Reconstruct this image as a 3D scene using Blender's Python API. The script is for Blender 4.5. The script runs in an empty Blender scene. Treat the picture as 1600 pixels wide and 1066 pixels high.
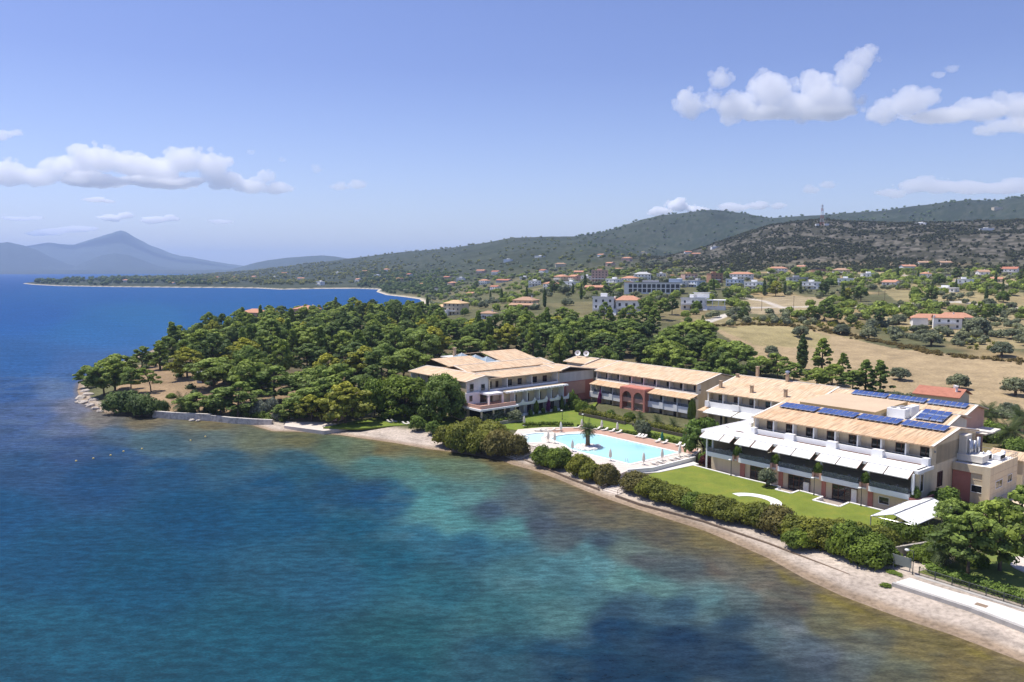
import bpy, math, random
import numpy as np
from mathutils import Matrix, Vector
random.seed(7); RNG = np.random.default_rng(11)
SC = bpy.context.scene
COL = SC.collection
R = math.radians

# ------------------------------------------------------------------ camera
CAM_H, FPX, HORIZ = 44.0, 1220.0, 421.0           # metres, focal length and horizon row of a 1600 px wide frame
PITCH = math.atan((533.0 - HORIZ) / FPX)
cd = bpy.data.cameras.new('camera'); cam = bpy.data.objects.new('camera', cd); COL.objects.link(cam)
cam.location = (0, 0, CAM_H); cam.rotation_euler = (R(90) - PITCH, 0, 0)
cd.sensor_fit = 'HORIZONTAL'; cd.sensor_width = 36.0; cd.lens = 36.0 * FPX / 1600.0
cd.clip_start = 1.0; cd.clip_end = 150000.0
SC.camera = cam

# ------------------------------------------------------------------ sky, sun, exposure
SUN_AZ, SUN_EL = R(-66), R(67)                     # azimuth from +Y towards +X
w = bpy.data.worlds.new('World'); SC.world = w; w.use_nodes = True
nt = w.node_tree; bg = nt.nodes['Background']
sky = nt.nodes.new('ShaderNodeTexSky'); sky.sky_type = 'NISHITA'; sky.sun_disc = False
sky.sun_elevation = SUN_EL; sky.sun_rotation = SUN_AZ; sky.altitude = 100
sky.air_density = 1.0; sky.dust_density = 1.0; sky.ozone_density = 2.2
tint = nt.nodes.new('ShaderNodeMix'); tint.data_type = 'RGBA'; tint.blend_type = 'MULTIPLY'; tint.inputs[0].default_value = 1.0; 
tco = nt.nodes.new('ShaderNodeTexCoord'); sxyz = nt.nodes.new('ShaderNodeSeparateXYZ'); grad = nt.nodes.new('ShaderNodeValToRGB')   # clearer, bluer air overhead, paler towards the horizon
grad.color_ramp.elements[0].position = 0.0; grad.color_ramp.elements[0].color = (0.80, 0.76, 0.86, 1); grad.color_ramp.elements[1].position = 0.24; grad.color_ramp.elements[1].color = (0.535, 0.520, 0.715, 1)
nt.links.new(tco.outputs['Generated'], sxyz.inputs[0]); nt.links.new(sxyz.outputs['Z'], grad.inputs['Fac']); nt.links.new(grad.outputs['Color'], tint.inputs[7])
nt.links.new(sky.outputs['Color'], tint.inputs[6]); nt.links.new(tint.outputs[2], bg.inputs['Color']); bg.inputs['Strength'].default_value = 0.15
sd = bpy.data.lights.new('sun', 'SUN'); sd.energy = 4.3; sd.angle = R(0.5); sd.color = (1.0, 0.95, 0.87)
so = bpy.data.objects.new('sun', sd); COL.objects.link(so)
sdir = Vector((math.sin(SUN_AZ) * math.cos(SUN_EL), math.cos(SUN_AZ) * math.cos(SUN_EL), math.sin(SUN_EL)))
so.rotation_euler = (-sdir).to_track_quat('-Z', 'Y').to_euler(); so.location = (0, 0, 900)
SC.view_settings.view_transform = 'Standard'; SC.view_settings.look = 'None'
SC.view_settings.exposure = 0.45; SC.view_settings.gamma = 1.0
SC.render.engine = 'CYCLES'
cy = SC.cycles
cy.use_denoising = True; cy.denoiser = 'OPENIMAGEDENOISE'
cy.max_bounces = 26; cy.diffuse_bounces = 3; cy.glossy_bounces = 3; cy.transmission_bounces = 4; cy.transparent_max_bounces = 12
cy.volume_bounces = 24; cy.volume_step_rate = 1.0; cy.caustics_reflective = False; cy.caustics_refractive = False
cy.use_adaptive_sampling = True; cy.adaptive_threshold = 0.015

# ------------------------------------------------------------------ pixel <-> ground helpers (1600 px photograph frame)
_c, _s = math.cos(PITCH), math.sin(PITCH)
def ray(px, py):
    d = np.array([px - 800.0, FPX, -(py - 533.0)])
    return np.array([d[0], d[1]*_c + d[2]*_s, -d[1]*_s + d[2]*_c])
def P(px, py, z=0.0):
    d = ray(px, py); t = (z - CAM_H) / d[2]
    return np.array([d[0]*t, d[1]*t, z])
def proj(x, y, z):
    Y = y*_c - (z-CAM_H)*_s; Z = y*_s + (z-CAM_H)*_c
    Y = np.where(Y < 1, 1, Y)
    return 800 + FPX*x/Y, 533 - FPX*Z/Y
# the hotel's own axes: a along its wings, b inland
TH = R(-50.5); UA = np.array([math.cos(TH), math.sin(TH)]); VB = np.array([-math.sin(TH), math.cos(TH)]); OS = np.array([41.3, 167.7])
def W(a, b): return OS + UA*a + VB*b
def AB(x, y):
    dx = np.asarray(x) - OS[0]; dy = np.asarray(y) - OS[1]
    return dx*UA[0] + dy*UA[1], dx*VB[0] + dy*VB[1]
def PS(px, py, z):
    q = P(px, py, z); a, b = AB(q[0], q[1]); return float(a), float(b)

# ------------------------------------------------------------------ noise in numpy
def _hash(i, j, seed):
    h = (i.astype(np.int64)*374761393 + j.astype(np.int64)*668265263 + seed*974634777) & 0xffffffff
    h = ((h ^ (h >> 13)) * 1274126177) & 0xffffffff
    return ((h ^ (h >> 16)) & 0xffff) / 65535.0
def vnoise(x, y, seed=0):
    i = np.floor(x); j = np.floor(y); fx = x - i; fy = y - j
    fx = fx*fx*(3-2*fx); fy = fy*fy*(3-2*fy); i = i.astype(np.int64); j = j.astype(np.int64)
    return (_hash(i, j, seed)*(1-fx) + _hash(i+1, j, seed)*fx)*(1-fy) + (_hash(i, j+1, seed)*(1-fx) + _hash(i+1, j+1, seed)*fx)*fy
def fbm(x, y, seed=0, o=4):
    s = 0; a = 0.5; n = 0
    for k in range(o):
        s = s + a*vnoise(x*2**k, y*2**k, seed+k); n += a; a *= 0.5
    return s/n
def sstep(e0, e1, x):
    t = np.clip((x-e0)/(e1-e0), 0, 1); return t*t*(3-2*t)

# ------------------------------------------------------------------ object helpers
def tag(o, label=None, cat=None, group=None, kind=None):
    if label: o['label'] = label
    if cat: o['category'] = cat
    if group: o['group'] = group
    if kind: o['kind'] = kind
    return o
def empty(name, loc, rz=0.0):
    o = bpy.data.objects.new(name, None); COL.objects.link(o); o.empty_display_size = 0.5
    o.location = loc; o.rotation_euler = (0, 0, rz); return o
def mesh_np(name, V, F, mats, smooth=False, col=None, mi=None):
    V = np.asarray(V, np.float32); F = np.asarray(F, np.int32)
    me = bpy.data.meshes.new(name); k = F.shape[1]
    me.vertices.add(len(V)); me.vertices.foreach_set('co', V.ravel())
    me.loops.add(F.size); me.loops.foreach_set('vertex_index', F.ravel())
    me.polygons.add(len(F)); me.polygons.foreach_set('loop_start', np.arange(0, F.size, k, dtype=np.int32))
    me.polygons.foreach_set('loop_total', np.full(len(F), k, np.int32))
    if mi is not None: me.polygons.foreach_set('material_index', np.asarray(mi, np.int32))
    me.polygons.foreach_set('use_smooth', np.full(len(F), smooth, bool))
    if col is not None:
        at = me.color_attributes.new('Col', 'FLOAT_COLOR', 'POINT')
        c4 = np.ones((len(V), 4), np.float32); c4[:, :3] = col; at.data.foreach_set('color', c4.ravel())
    for m in (mats if isinstance(mats, (list, tuple)) else [mats]): me.materials.append(m)
    me.update(calc_edges=True); me.validate()
    return me
def link(name, me, parent=None, loc=(0, 0, 0), rz=0.0):
    o = bpy.data.objects.new(name, me); COL.objects.link(o); o.location = loc; o.rotation_euler = (0, 0, rz)
    if parent is not None: o.parent = parent
    return o
def copy_tree(o, parent=None):
    n = o.copy(); COL.objects.link(n)
    if parent is not None: n.parent = parent
    for ch in list(o.children): copy_tree(ch, n)
    return n
class MB:
    """collects boxes, prisms, tubes and quads and links them as ONE mesh object"""
    def __init__(s): s.v = []; s.f = []; s.m = []; s.cuts = []
    def add(s, vs, fs, m=0):
        n = len(s.v); s.cuts.append((n, len(s.f))); s.v += [tuple(map(float, q)) for q in vs]; s.f += [tuple(n+i for i in f) for f in fs]; s.m += [m]*len(fs); return s
    def box(s, x0, x1, y0, y1, z0, z1, m=0):
        x0, x1 = sorted((x0, x1)); y0, y1 = sorted((y0, y1)); z0, z1 = sorted((z0, z1))
        return s.add([(x0,y0,z0),(x1,y0,z0),(x1,y1,z0),(x0,y1,z0),(x0,y0,z1),(x1,y0,z1),(x1,y1,z1),(x0,y1,z1)],
                     [(0,3,2,1),(4,5,6,7),(0,1,5,4),(1,2,6,5),(2,3,7,6),(3,0,4,7)], m)
    def hexa(s, b, t, m=0):
        n = len(b); return s.add(list(b)+list(t), [tuple(range(n))[::-1], tuple(range(n, 2*n))] + [(i, (i+1) % n, n+(i+1) % n, n+i) for i in range(n)], m)
    def prism(s, poly, z0, z1, m=0):
        A = sum(poly[i][0]*poly[(i+1) % len(poly)][1]-poly[(i+1) % len(poly)][0]*poly[i][1] for i in range(len(poly)))
        if A < 0: poly = poly[::-1]
        return s.hexa([(x, y, z0) for x, y in poly], [(x, y, z1) for x, y in poly], m)
    def quad(s, *q, m=0): return s.add(q, [tuple(range(len(q)))], m)
    def slab(s, q, t, m=0):
        """four-cornered plate of thickness t under the corners q (counter-clockwise from above)"""
        return s.hexa([(x, y, z-t) for x, y, z in q], q, m)
    def tube(s, p, q, r0, r1=None, n=8, m=0):
        r1 = r0 if r1 is None else r1; p = Vector(p); q = Vector(q); d = (q-p)
        if d.length < 1e-6: return s
        d.normalize(); u = d.orthogonal().normalized(); v = d.cross(u)
        A = [p + (u*math.cos(2*math.pi*i/n) + v*math.sin(2*math.pi*i/n))*r0 for i in range(n)]
        B = [q + (u*math.cos(2*math.pi*i/n) + v*math.sin(2*math.pi*i/n))*r1 for i in range(n)]
        return s.hexa(A, B, m)
    def lathe(s, prof, c=(0, 0, 0), n=12, m=0):
        vs = []; fs = []
        for r, z in prof: vs += [(c[0]+r*math.cos(2*math.pi*i/n), c[1]+r*math.sin(2*math.pi*i/n), c[2]+z) for i in range(n)]
        for k in range(len(prof)-1):
            for i in range(n): fs.append((k*n+i, k*n+(i+1) % n, (k+1)*n+(i+1) % n, (k+1)*n+i))
        fs.append(tuple(range(n))[::-1]); fs.append(tuple((len(prof)-1)*n+i for i in range(n)))
        return s.add(vs, fs, m)
    def build(s, name, mats, parent=None, o=(0, 0, 0), smooth=False):
        me = bpy.data.meshes.new(name)
        me.from_pydata([(x-o[0], y-o[1], z-o[2]) for x, y, z in s.v], [], s.f)
        for m in (mats if isinstance(mats, (list, tuple)) else [mats]): me.materials.append(m)
        me.polygons.foreach_set('material_index', np.array(s.m, np.int32))
        if smooth: me.polygons.foreach_set('use_smooth', np.ones(len(s.f), bool))
        me.update()
        return link(name, me, parent)
def sthing(name, a, b, z, label, cat, group=None):
    """an Empty in the hotel's axes; its parts are built in a, b, z"""
    q = W(a, b); o = empty(name, (q[0], q[1], z), TH); tag(o, label, cat, group); o['_o'] = (a, b, z); return o
def spart(mb, name, mats, T, smooth=False): return mb.build(name, mats, T, tuple(T['_o']), smooth)
def spieces(mb, name, mats, T, par=None):
    """every piece added to the builder becomes a part of its own"""
    ends = mb.cuts + [(len(mb.v), len(mb.f))]
    for (v0, f0), (v1, f1) in zip(ends[:-1], ends[1:]):
        q = MB(); q.v = mb.v[v0:v1]; q.f = [tuple(i-v0 for i in f) for f in mb.f[f0:f1]]; q.m = mb.m[f0:f1]; q.build(name, mats, par or T, tuple(T['_o']))
def sflat(mb, name, mats, o=(0, 0, 0), smooth=False):
    """one-mesh top-level object given in a, b, z"""
    q = W(o[0], o[1]); ob = mb.build(name, mats, None, o, smooth); ob.location = (q[0], q[1], o[2]); ob.rotation_euler = (0, 0, TH); return ob

# ------------------------------------------------------------------ materials
def lin(r, g, b):
    f = lambda c: (c/255/12.92) if c/255 <= 0.04045 else ((c/255+0.055)/1.055)**2.4
    return (f(r), f(g), f(b))
class NT:
    def __init__(s, name):
        s.m = bpy.data.materials.new(name); s.m.use_nodes = True; s.t = s.m.node_tree; s.b = s.t.nodes['Principled BSDF']; s.out = s.t.nodes['Material Output']
    def n(s, typ, **kw):
        q = s.t.nodes.new(typ)
        for k, v in kw.items():
            if k in q.bl_rna.properties: setattr(q, k, v)
        return q
    def l(s, a, b): s.t.links.new(a, b)
    def pos(s): 
        g = s.n('ShaderNodeNewGeometry'); return g.outputs['Position']
    def objc(s): return s.n('ShaderNodeTexCoord').outputs['Object']
    def noise(s, vec, scale, detail=4, rough=0.55, stretch=None):
        if stretch is not None:
            mp = s.n('ShaderNodeMapping'); mp.inputs['Scale'].default_value = stretch[:3]
            if len(stretch) > 3: mp.inputs['Rotation'].default_value = (0, 0, stretch[3])
            s.l(vec, mp.inputs['Vector']); vec = mp.outputs['Vector']
        q = s.n('ShaderNodeTexNoise'); q.inputs['Scale'].default_value = scale; q.inputs['Detail'].default_value = detail; q.inputs['Roughness'].default_value = rough
        s.l(vec, q.inputs['Vector']); return q.outputs['Fac']
    def ramp(s, fac, stops):
        q = s.n('ShaderNodeValToRGB'); e = q.color_ramp.elements
        while len(e) < len(stops): e.new(0.5)
        for el, (p, c) in zip(e, stops): el.position = p; el.color = (c[0], c[1], c[2], 1) if not isinstance(c, (int, float)) else (c, c, c, 1)
        s.l(fac, q.inputs['Fac']); return q.outputs['Color']
    def mix(s, fac, a, b, mode='MIX'):
        q = s.n('ShaderNodeMix', data_type='RGBA', blend_type=mode)
        for i, v in ((0, fac), (6, a), (7, b)):
            if hasattr(v, 'is_linked') or hasattr(v, 'links'): s.l(v, q.inputs[i])
            elif i == 0: q.inputs[0].default_value = v
            else: q.inputs[i].default_value = (v[0], v[1], v[2], 1)
        return q.outputs[2]
    def math(s, op, a, b=None):
        q = s.n('ShaderNodeMath', operation=op)
        for i, v in ((0, a), (1, b)):
            if v is None: continue
            if hasattr(v, 'links'): s.l(v, q.inputs[i])
            else: q.inputs[i].default_value = v
        return q.outputs[0]
    def attr(s, name='Col'):
        q = s.n('ShaderNodeAttribute'); q.attribute_name = name; return q.outputs['Color']
    def bump(s, h, strength=0.4, dist=0.1):
        q = s.n('ShaderNodeBump'); q.inputs['Strength'].default_value = strength; q.inputs['Distance'].default_value = dist
        s.l(h, q.inputs['Height']); s.l(q.outputs['Normal'], s.b.inputs['Normal']); return q
    def fin(s, color=None, rough=0.8, spec=0.3, metal=0.0):
        if color is not None:
            if hasattr(color, 'links'): s.l(color, s.b.inputs['Base Color'])
            else: s.b.inputs['Base Color'].default_value = (*color, 1)
        s.b.inputs['Roughness'].default_value = rough; s.b.inputs['Specular IOR Level'].default_value = spec; s.b.inputs['Metallic'].default_value = metal
        return s.m
def plain(name, c, rough=0.8, var=0.12, scale=0.6, spec=0.25, metal=0.0, bump=0.0, streak=None):
    """a colour with weathering noise in object space"""
    t = NT(name); oc = t.objc()
    f = t.noise(oc, scale, 5, 0.6, streak); d = tuple(x*(1-var*1.6) for x in c); u = tuple(min(1, x*(1+var)) for x in c)
    col = t.ramp(f, [(0.3, d), (0.5, c), (0.72, u)])
    f2 = t.noise(oc, scale*9, 3, 0.6); col = t.mix(0.25, col, t.ramp(f2, [(0.3, d), (0.7, u)]))
    if bump: t.bump(f2, bump, 0.05)
    return t.fin(col, rough, spec, metal)
# ------------------------------------------------------------------ the coast (outline of the land at sea level, in the photograph's frame)
COAST_PX = [(1900,1190),(1740,1095),(1600,1035),(1540,1012),(1487,992),(1438,976),(1384,957),(1315,931),(1257,904),(1200,872),(1150,850),(1100,829),(1044,811),
 (988,793),(950,780),(912,766),(875,750),(837,736),(800,726),(785,720),(747,713),(705,706),(672,702),(616,692),(560,684),(530,679.5),(502,677),(465,674.5),(427,674),(405,668),(390,663),(372,661),(316,656.5),
 (280,654),(241,651.5),(205,649.5),(175,647.5),(151,641),(138,634),(129,628),(124,619),(121,611),(123,600),(138,586),(175,570),(215,557),(265,536),(330,516),(420,501),(500,493),(580,489),
 (640,488),(664,481),(661,472),(655,467.5),(630,464),(603,461),(588,456),(592,452.4),(560,451.2),(500,451.4),(440,452.6),(400,450.6),(350,450),(290,449.6),(180,448.6),(90,447),(52,445),(35,443.2),(60,440.8),(130,438),
 (200,436),(260,434.2),(330,431.6),(420,429)]
coast = [P(x, y)[:2] for x, y in COAST_PX]
q0, q1 = coast[-1], coast[0]
coast += [np.array([500., 30000.]), np.array([30000., 30000.]), np.array([30000., 0.]), np.array([160., 20.])]
coast = np.array(coast)
def signed(x, y, poly):
    """signed distance to a closed outline, positive inside"""
    x = np.asarray(x, float); y = np.asarray(y, float); sh = x.shape; x = x.ravel(); y = y.ravel()
    d2 = np.full(x.size, 1e18); ins = np.zeros(x.size, bool); n = len(poly)
    for i in range(n):
        ax, ay = poly[i]; bx, by = poly[(i+1) % n]; ex, ey = bx-ax, by-ay
        t = np.clip(((x-ax)*ex + (y-ay)*ey)/(ex*ex+ey*ey+1e-9), 0, 1)
        d2 = np.minimum(d2, (x-ax-t*ex)**2 + (y-ay-t*ey)**2)
        c = ((ay > y) != (by > y)); xi = (bx-ax)*(y-ay)/((by-ay) if by != ay else 1e-9)+ax
        ins ^= c & (x < xi)
    return np.where(ins, np.sqrt(d2), -np.sqrt(d2)).reshape(sh)
def lerp(px, tab):
    xs, ys = zip(*tab); return np.interp(px, xs, ys)
CREST_FRONT = [(850,425),(960,420),(1040,408),(1100,390),(1130,379),(1170,366),(1200,357),(1240,352),(1283,349),(1330,352),(1380,353),(1430,352),(1500,350),(1560,350),(1600,348),(1900,350)]
CREST_BACK = [(300,430),(350,427),(400,424),(450,418),(500,412),(545,406),(620,397),(680,392),(740,385),(800,375),(850,374),(900,372),(935,366),(960,360),(1000,347),(1030,340),(1060,337),(1090,333),(1115,332),(1160,337),(1200,345),(1240,342.5),(1280,341),(1320,337),(1350,335),(1380,333),(1430,325),(1470,321),(1500,318),(1550,318),(1600,309),(1800,300)]
def height(x, y):
    """ground height; below zero under the sea"""
    x = np.asarray(x, float); y = np.asarray(y, float)
    d = signed(x, y, coast); r = np.hypot(x, y); px = 800 + FPX*x/np.maximum(y, 1)
    px = np.where(y < 1, 3000, px)
    wob = fbm(x/9, y/9, 3, 3)-0.5
    beach = np.where(d < 0, np.maximum(d*0.09, -4), np.where(d < 12, d*0.105, 1.26 + np.clip(d-12, 0, 40)*0.001))
    s = lerp(px, [(300,0.0),(560,0.002),(700,0.012),(820,0.030),(1000,0.045),(2200,0.045)])
    a, b = AB(x, y)
    inl = np.clip((d-40)/120, 0, 1)
    plainz = s*np.clip(r-262, 0, 760)*inl
    plainz = plainz + np.clip(d-60, 0, 700)*0.006*np.clip((700-px)/200, 0, 1) 
    hold = sstep(0, 12, np.maximum(np.maximum(a-58, -132-a), np.maximum(b-66, -40-b)))   # flat ground where the hotel stands
    plainz = plainz*hold + 0.8*sstep(18, 34, b)*(1-hold)*sstep(40, 60, a+0*b+20)
    # wooded point: a bank behind the rocks
    tip = sstep(-95, -130, a)*sstep(3, 14, d)*(1.6 + 2.5*sstep(14, 60, d))
    roll = (fbm(x/60, y/60, 5, 3)-0.5)*2.2*sstep(60, 200, d)*hold
    base = beach + plainz + tip + roll + wob*0.5*sstep(2, 30, d)*hold
    # hills
    r0 = lerp(px, [(300,3000),(560,1900),(800,1250),(1000,1020),(2200,1000)])
    r2 = lerp(px, [(300,5600),(545,4600),(800,3900),(2200,3700)])
    pf = lerp(px, CREST_FRONT); pb = lerp(px, CREST_BACK)
    cs = 1/np.hypot((px-800)/FPX, 1)
    zb = CAM_H + (HORIZ-pb)/FPX*r2*cs; r1 = 1900.0
    zf = np.minimum(CAM_H + (HORIZ-pf)/FPX*r1*cs, 1e9); hasf = sstep(900, 1060, px)
    b0 = 1.3 + s*760 + (1-sstep(300, 700, px))*3
    t = np.clip((r-r0)/(r2-r0), 0, 1.0); hb = (zb-b0)*(0.35*t + 0.65*t*t*(3-2*t))
    t1 = np.clip((r-r0)/(r1-r0), 0, 1); hf = (zf-b0)*(0.3*t1 + 0.7*t1*t1*(3-2*t1))
    dip = zf-b0 - 45*sstep(r1, r1+250, r)
    hfull = np.where(r < r1, hf, np.where(r < 2400, dip, np.maximum(dip, 0) + ((zb-b0)-np.maximum(dip, 0))*sstep(2400, r2, r)))
    hill = hb*(1-hasf) + hfull*hasf
    hill = np.where(r > r2, (zb-b0)*(1-0.35*sstep(r2, r2+1500, r)), hill)
    rug = (fbm(x/170, y/170, 21, 4)-0.5)*2
    hill = np.where(r > r0, hill + rug*sstep(r0, r0+700, r)*lerp(px, [(500,3),(900,10),(1100,16),(2200,14)])*(1-0.75*np.exp(-((r-r1)/160.)**2)*hasf)*(1-0.7*np.exp(-((r-r2)/350.)**2)), hill)
    land = base + np.where(d > 0, np.maximum(hill, 0)*(r > r0), 0)
    # opposite shore and its mountains
    far = np.where(d > 0, -50, -6.0)
    ridge = lambda R0, wd, tab: (CAM_H + (HORIZ-lerp(px, tab))/FPX*R0*cs)*np.exp(-np.abs((r-R0)/wd)**1.5)
    mt = ridge(16500, 2600, [(-600,400),(-60,396),(10,392),(60,385),(80,383),(100,386),(120,386),(150,377),(175,369),(188,364.5),(195,363),(203,365.5),(220,376),(245,388),(262,394),(285,401),(305,403),(330,407.5),(360,413),(420,421),(480,424),(1000,424),(1001,424)])
    mt = np.maximum(mt, ridge(12500, 1500, [(-600,390),(-60,384),(0,381.5),(18,380),(40,385),(60,391),(80,401),(110,414),(140,421),(1000,424)]))
    mt = np.maximum(mt, ridge(12000, 1300, [(-600,424),(110,423),(135,411),(160,402),(183,398.5),(205,401),(225,408),(250,417),(290,423),(1000,424)]))
    mt = np.maximum(mt, ridge(9600, 900, [(-600,424),(360,423),(400,412),(420,408),(450,404),(480,401.5),(505,400.5),(525,402),(545,405),(600,410),(700,420),(1000,424)]))
    mt = mt + (fbm(x/900, y/900, 31, 4)-0.5)*120*sstep(60, 400, mt)
    shore = 8300 + 500*(fbm(px/60, px*0+3.3, 9, 3)-0.5)*2
    farland = np.where(r > shore, 3 + np.clip(r-shore, 0, 1500)*0.004 + np.where(px < 700, mt, 0), -6)
    z = np.where(d > 0, land, np.where(d > -30, beach, np.maximum(far, -6)))
    z = np.where(r > 8000, np.maximum(np.where(d > 0, land, -6), farland), z)
    # the ground under the hotel's front wing lies lower: its terrace strip is dug in
    dig = (a > -5) & (a < 44.2) & (b > -9) & (b < 20)
    return np.where(dig, 0.4, z), d
# ------------------------------------------------------------------ ground sheet: a fan of rows that widens with distance
NCOL, NROW = 960, 760
pxs = np.linspace(-420, 2020, NCOL); rr = np.concatenate([np.geomspace(60, 520, 330, endpoint=False), np.geomspace(520, 30000, NROW-330)])
dirx = (pxs-800)/FPX; nrm = np.hypot(dirx, 1); GX = np.outer(rr, dirx/nrm); GY = np.outer(rr, 1/nrm)
GZ, GD = height(GX, GY)
GPX, GPY = proj(GX, GY, GZ)
def inpoly(px, py, poly):
    ins = np.zeros(np.shape(px), bool); n = len(poly)
    for i in range(n):
        ax, ay = poly[i]; bx, by = poly[(i+1) % n]
        if ay == by: continue
        ins ^= ((ay > py) != (by > py)) & (px < (bx-ax)*(py-ay)/(by-ay)+ax)
    return ins
def grid_faces(nr, nc):
    i = np.arange(nr-1)[:, None]*nc + np.arange(nc-1)[None, :]
    return np.stack([i, i+1, i+nc+1, i+nc], -1).reshape(-1, 4)
def ground(px, py):
    """where the line of sight through a picture point meets the ground"""
    d = ray(px, py); t = np.geomspace(40, 30000, 2600)/np.hypot(d[0], d[1])
    z, _ = height(d[0]*t, d[1]*t); hit = np.nonzero(CAM_H + d[2]*t < np.maximum(z, 0))[0]
    if len(hit) == 0: return None
    k = hit[0]; t0, t1 = t[max(k-1, 0)], t[k]
    tt = np.linspace(t0, t1, 24); z, _ = height(d[0]*tt, d[1]*tt); h = np.nonzero(CAM_H + d[2]*tt <= np.maximum(z, 0)+1e-6)[0]
    k = h[0] if len(h) else 23
    return np.array([d[0]*tt[k], d[1]*tt[k], max(float(z[k]), 0.0)])
def gz(x, y): return float(height(np.array([x]), np.array([y]))[0][0])
# ---- land cover: real colours of the soil, sand, dry grass and scrub
def cover():
    X, Y, D, px, py = GX, GY, GD, GPX, GPY
    n1 = fbm(X/14, Y/14, 41, 4)[..., None]; n2 = fbm(X/70, Y/70, 43, 4)[..., None]; n3 = fbm(X/3, Y/3, 47, 2)[..., None]
    a, b = AB(X, Y); r = np.hypot(X, Y)
    A = np.array
    scrub = A((.105,.105,.05))*(0.7+0.6*n1) ; dry = A((.30,.225,.115))*(0.8+0.4*n1)
    kd = sstep(.46,.64,n2)*(.22+.78*sstep(1000,1150,px))[..., None]; c = scrub*(1-kd) + dry*kd
    soil = A((.24,.17,.10))*(.75+.5*n1)
    def put(poly, col, k=1.0):
        nonlocal c
        m = inpoly(px + (n1[..., 0]-.5)*10, py + (n1[..., 0]-.5)*3, poly)[..., None]*k
        c = c*(1-m) + col*m
    field = A((.345,.262,.15))*(0.85+0.3*n2)*(0.93+.14*n3)
    put([(1120,517),(1180,508),(1250,512),(1400,545),(1600,566),(1700,580),(1700,660),(1600,640),(1400,615),(1250,600),(1180,560)], field)
    put([(1120,512),(1180,508),(1250,512),(1300,527),(1280,545),(1180,540)], A((.27,.235,.105))*(.85+.3*n2), .7)
    put([(1390,612),(1600,640),(1600,655),(1400,628)], A((.36,.29,.17)), .7)
    put([(1150,470),(1230,462),(1300,466),(1262,486),(1200,492),(1150,488)], A((.31,.25,.15))*(.85+.3*n1))
    put([(1060,500),(1120,492),(1230,500),(1280,510),(1150,508),(1080,512)], A((.24,.20,.10))*(.8+.4*n1))
    put([(1370,478),(1600,492),(1600,545),(1540,545),(1420,520),(1350,500)], A((.30,.245,.13))*(.75+.5*n1))
    put([(1300,425),(1440,425),(1600,432),(1600,446),(1440,438),(1330,440)], A((.36,.29,.16))*(.8+.4*n1), .8)
    put([(1360,440),(1480,448),(1600,458),(1600,480),(1400,470)], A((.28,.23,.115))*(.7+.6*n1), .8)
    put([(1060,395),(1120,390),(1160,400),(1100,425),(1030,428)], A((.22,.19,.10))*(.7+.6*n1), .8)
    put([(150,650),(215,570),(300,560),(330,575),(420,640),(400,652),(250,645)], soil*1.15)
    put([(395,655),(430,585),(540,580),(560,640),(520,660)], soil)
    put([(200,446),(590,444),(590,452),(60,448)], A((.30,.27,.13))*(.7+.6*n1), .7)
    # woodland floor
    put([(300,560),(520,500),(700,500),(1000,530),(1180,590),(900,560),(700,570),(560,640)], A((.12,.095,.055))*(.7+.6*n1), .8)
    # hills: maquis with pale limestone showing through
    hz = GZ[..., None]; rk = fbm(X/9, Y/9, 61, 3)[..., None]; rk2 = fbm(X/110, Y/110, 67, 4)[..., None]
    maq = A((.042,.041,.026))*(.7+.7*n1); rock = A((.25,.225,.195))*(.8+.4*n3)
    mm = sstep(.57,.70, rk*0.85+rk2*0.32)*0.42
    hillc = maq*(1-mm) + rock*mm
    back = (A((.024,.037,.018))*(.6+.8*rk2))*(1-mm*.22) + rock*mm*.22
    isf = sstep(900,1090,px)[..., None]*(r < 2150)[..., None]
    hillc = hillc*isf + back*(1-isf)
    hm = (sstep(1050,1250,r)*sstep(1000,1100,px) + sstep(1150,1750,r)*(1-sstep(1000,1100,px))*.92)[..., None]
    hm = np.clip(hm*(D > 0)[..., None], 0, 1)
    c = c*(1-hm) + hillc*hm
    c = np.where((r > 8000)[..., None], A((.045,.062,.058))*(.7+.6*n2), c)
    # tracks
    def track(pts, wd, col):
        nonlocal c
        q = [ground(*p) for p in pts]; q = [p for p in q if p is not None]
        dd = np.full(X.shape, 1e9)
        for p0, p1 in zip(q[:-1], q[1:]):
            ex, ey = p1[0]-p0[0], p1[1]-p0[1]; t = np.clip(((X-p0[0])*ex+(Y-p0[1])*ey)/(ex*ex+ey*ey+1e-6), 0, 1)
            dd = np.minimum(dd, np.hypot(X-p0[0]-t*ex, Y-p0[1]-t*ey))
        m = sstep(wd*1.5, wd*.7, dd)[..., None]; c = c*(1-m)+A(col)*m
    track([(1090,508),(1170,481),(1225,480),(1300,478),(1400,480),(1440,473),(1500,472),(1600,481)], 3.0, (.50,.46,.40))
    track([(1222,481),(1190,470),(1150,462)], 2.2, (.48,.43,.36))
    track([(1400,428),(1480,440),(1600,446)], 4, (.45,.40,.33))
    # beach: pale shingle, greyer and wetter at the edge, a dry weed line
    sand = A((.43,.365,.30))*(.9+.2*n3)*(.92+.16*n1)
    bw = lerp(px, [(100,3),(300,4),(420,7),(520,9),(560,13),(700,12),(900,12),(1200,15),(1330,20),(1420,26),(1600,18)])
    m = (sstep(bw*1.1, bw*.8, D+(n1[...,0]-.5)*4)*(D > -8)*(r < 520))[..., None]; c = c*(1-m)+sand*m
    wet = (sstep(3.2, .8, D+(n1[..., 0]-.5)*2)*(r < 900))[..., None]; c = c*(1-wet)+c*A((.62,.55,.46))*wet
    weed = (np.exp(-((D-3.6-(n1[...,0]-.5)*3)/.8)**2)*sstep(.5,.7,fbm(X/5,Y/5,71,2)))[..., None]; c = c*(1-.3*weed)
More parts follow.
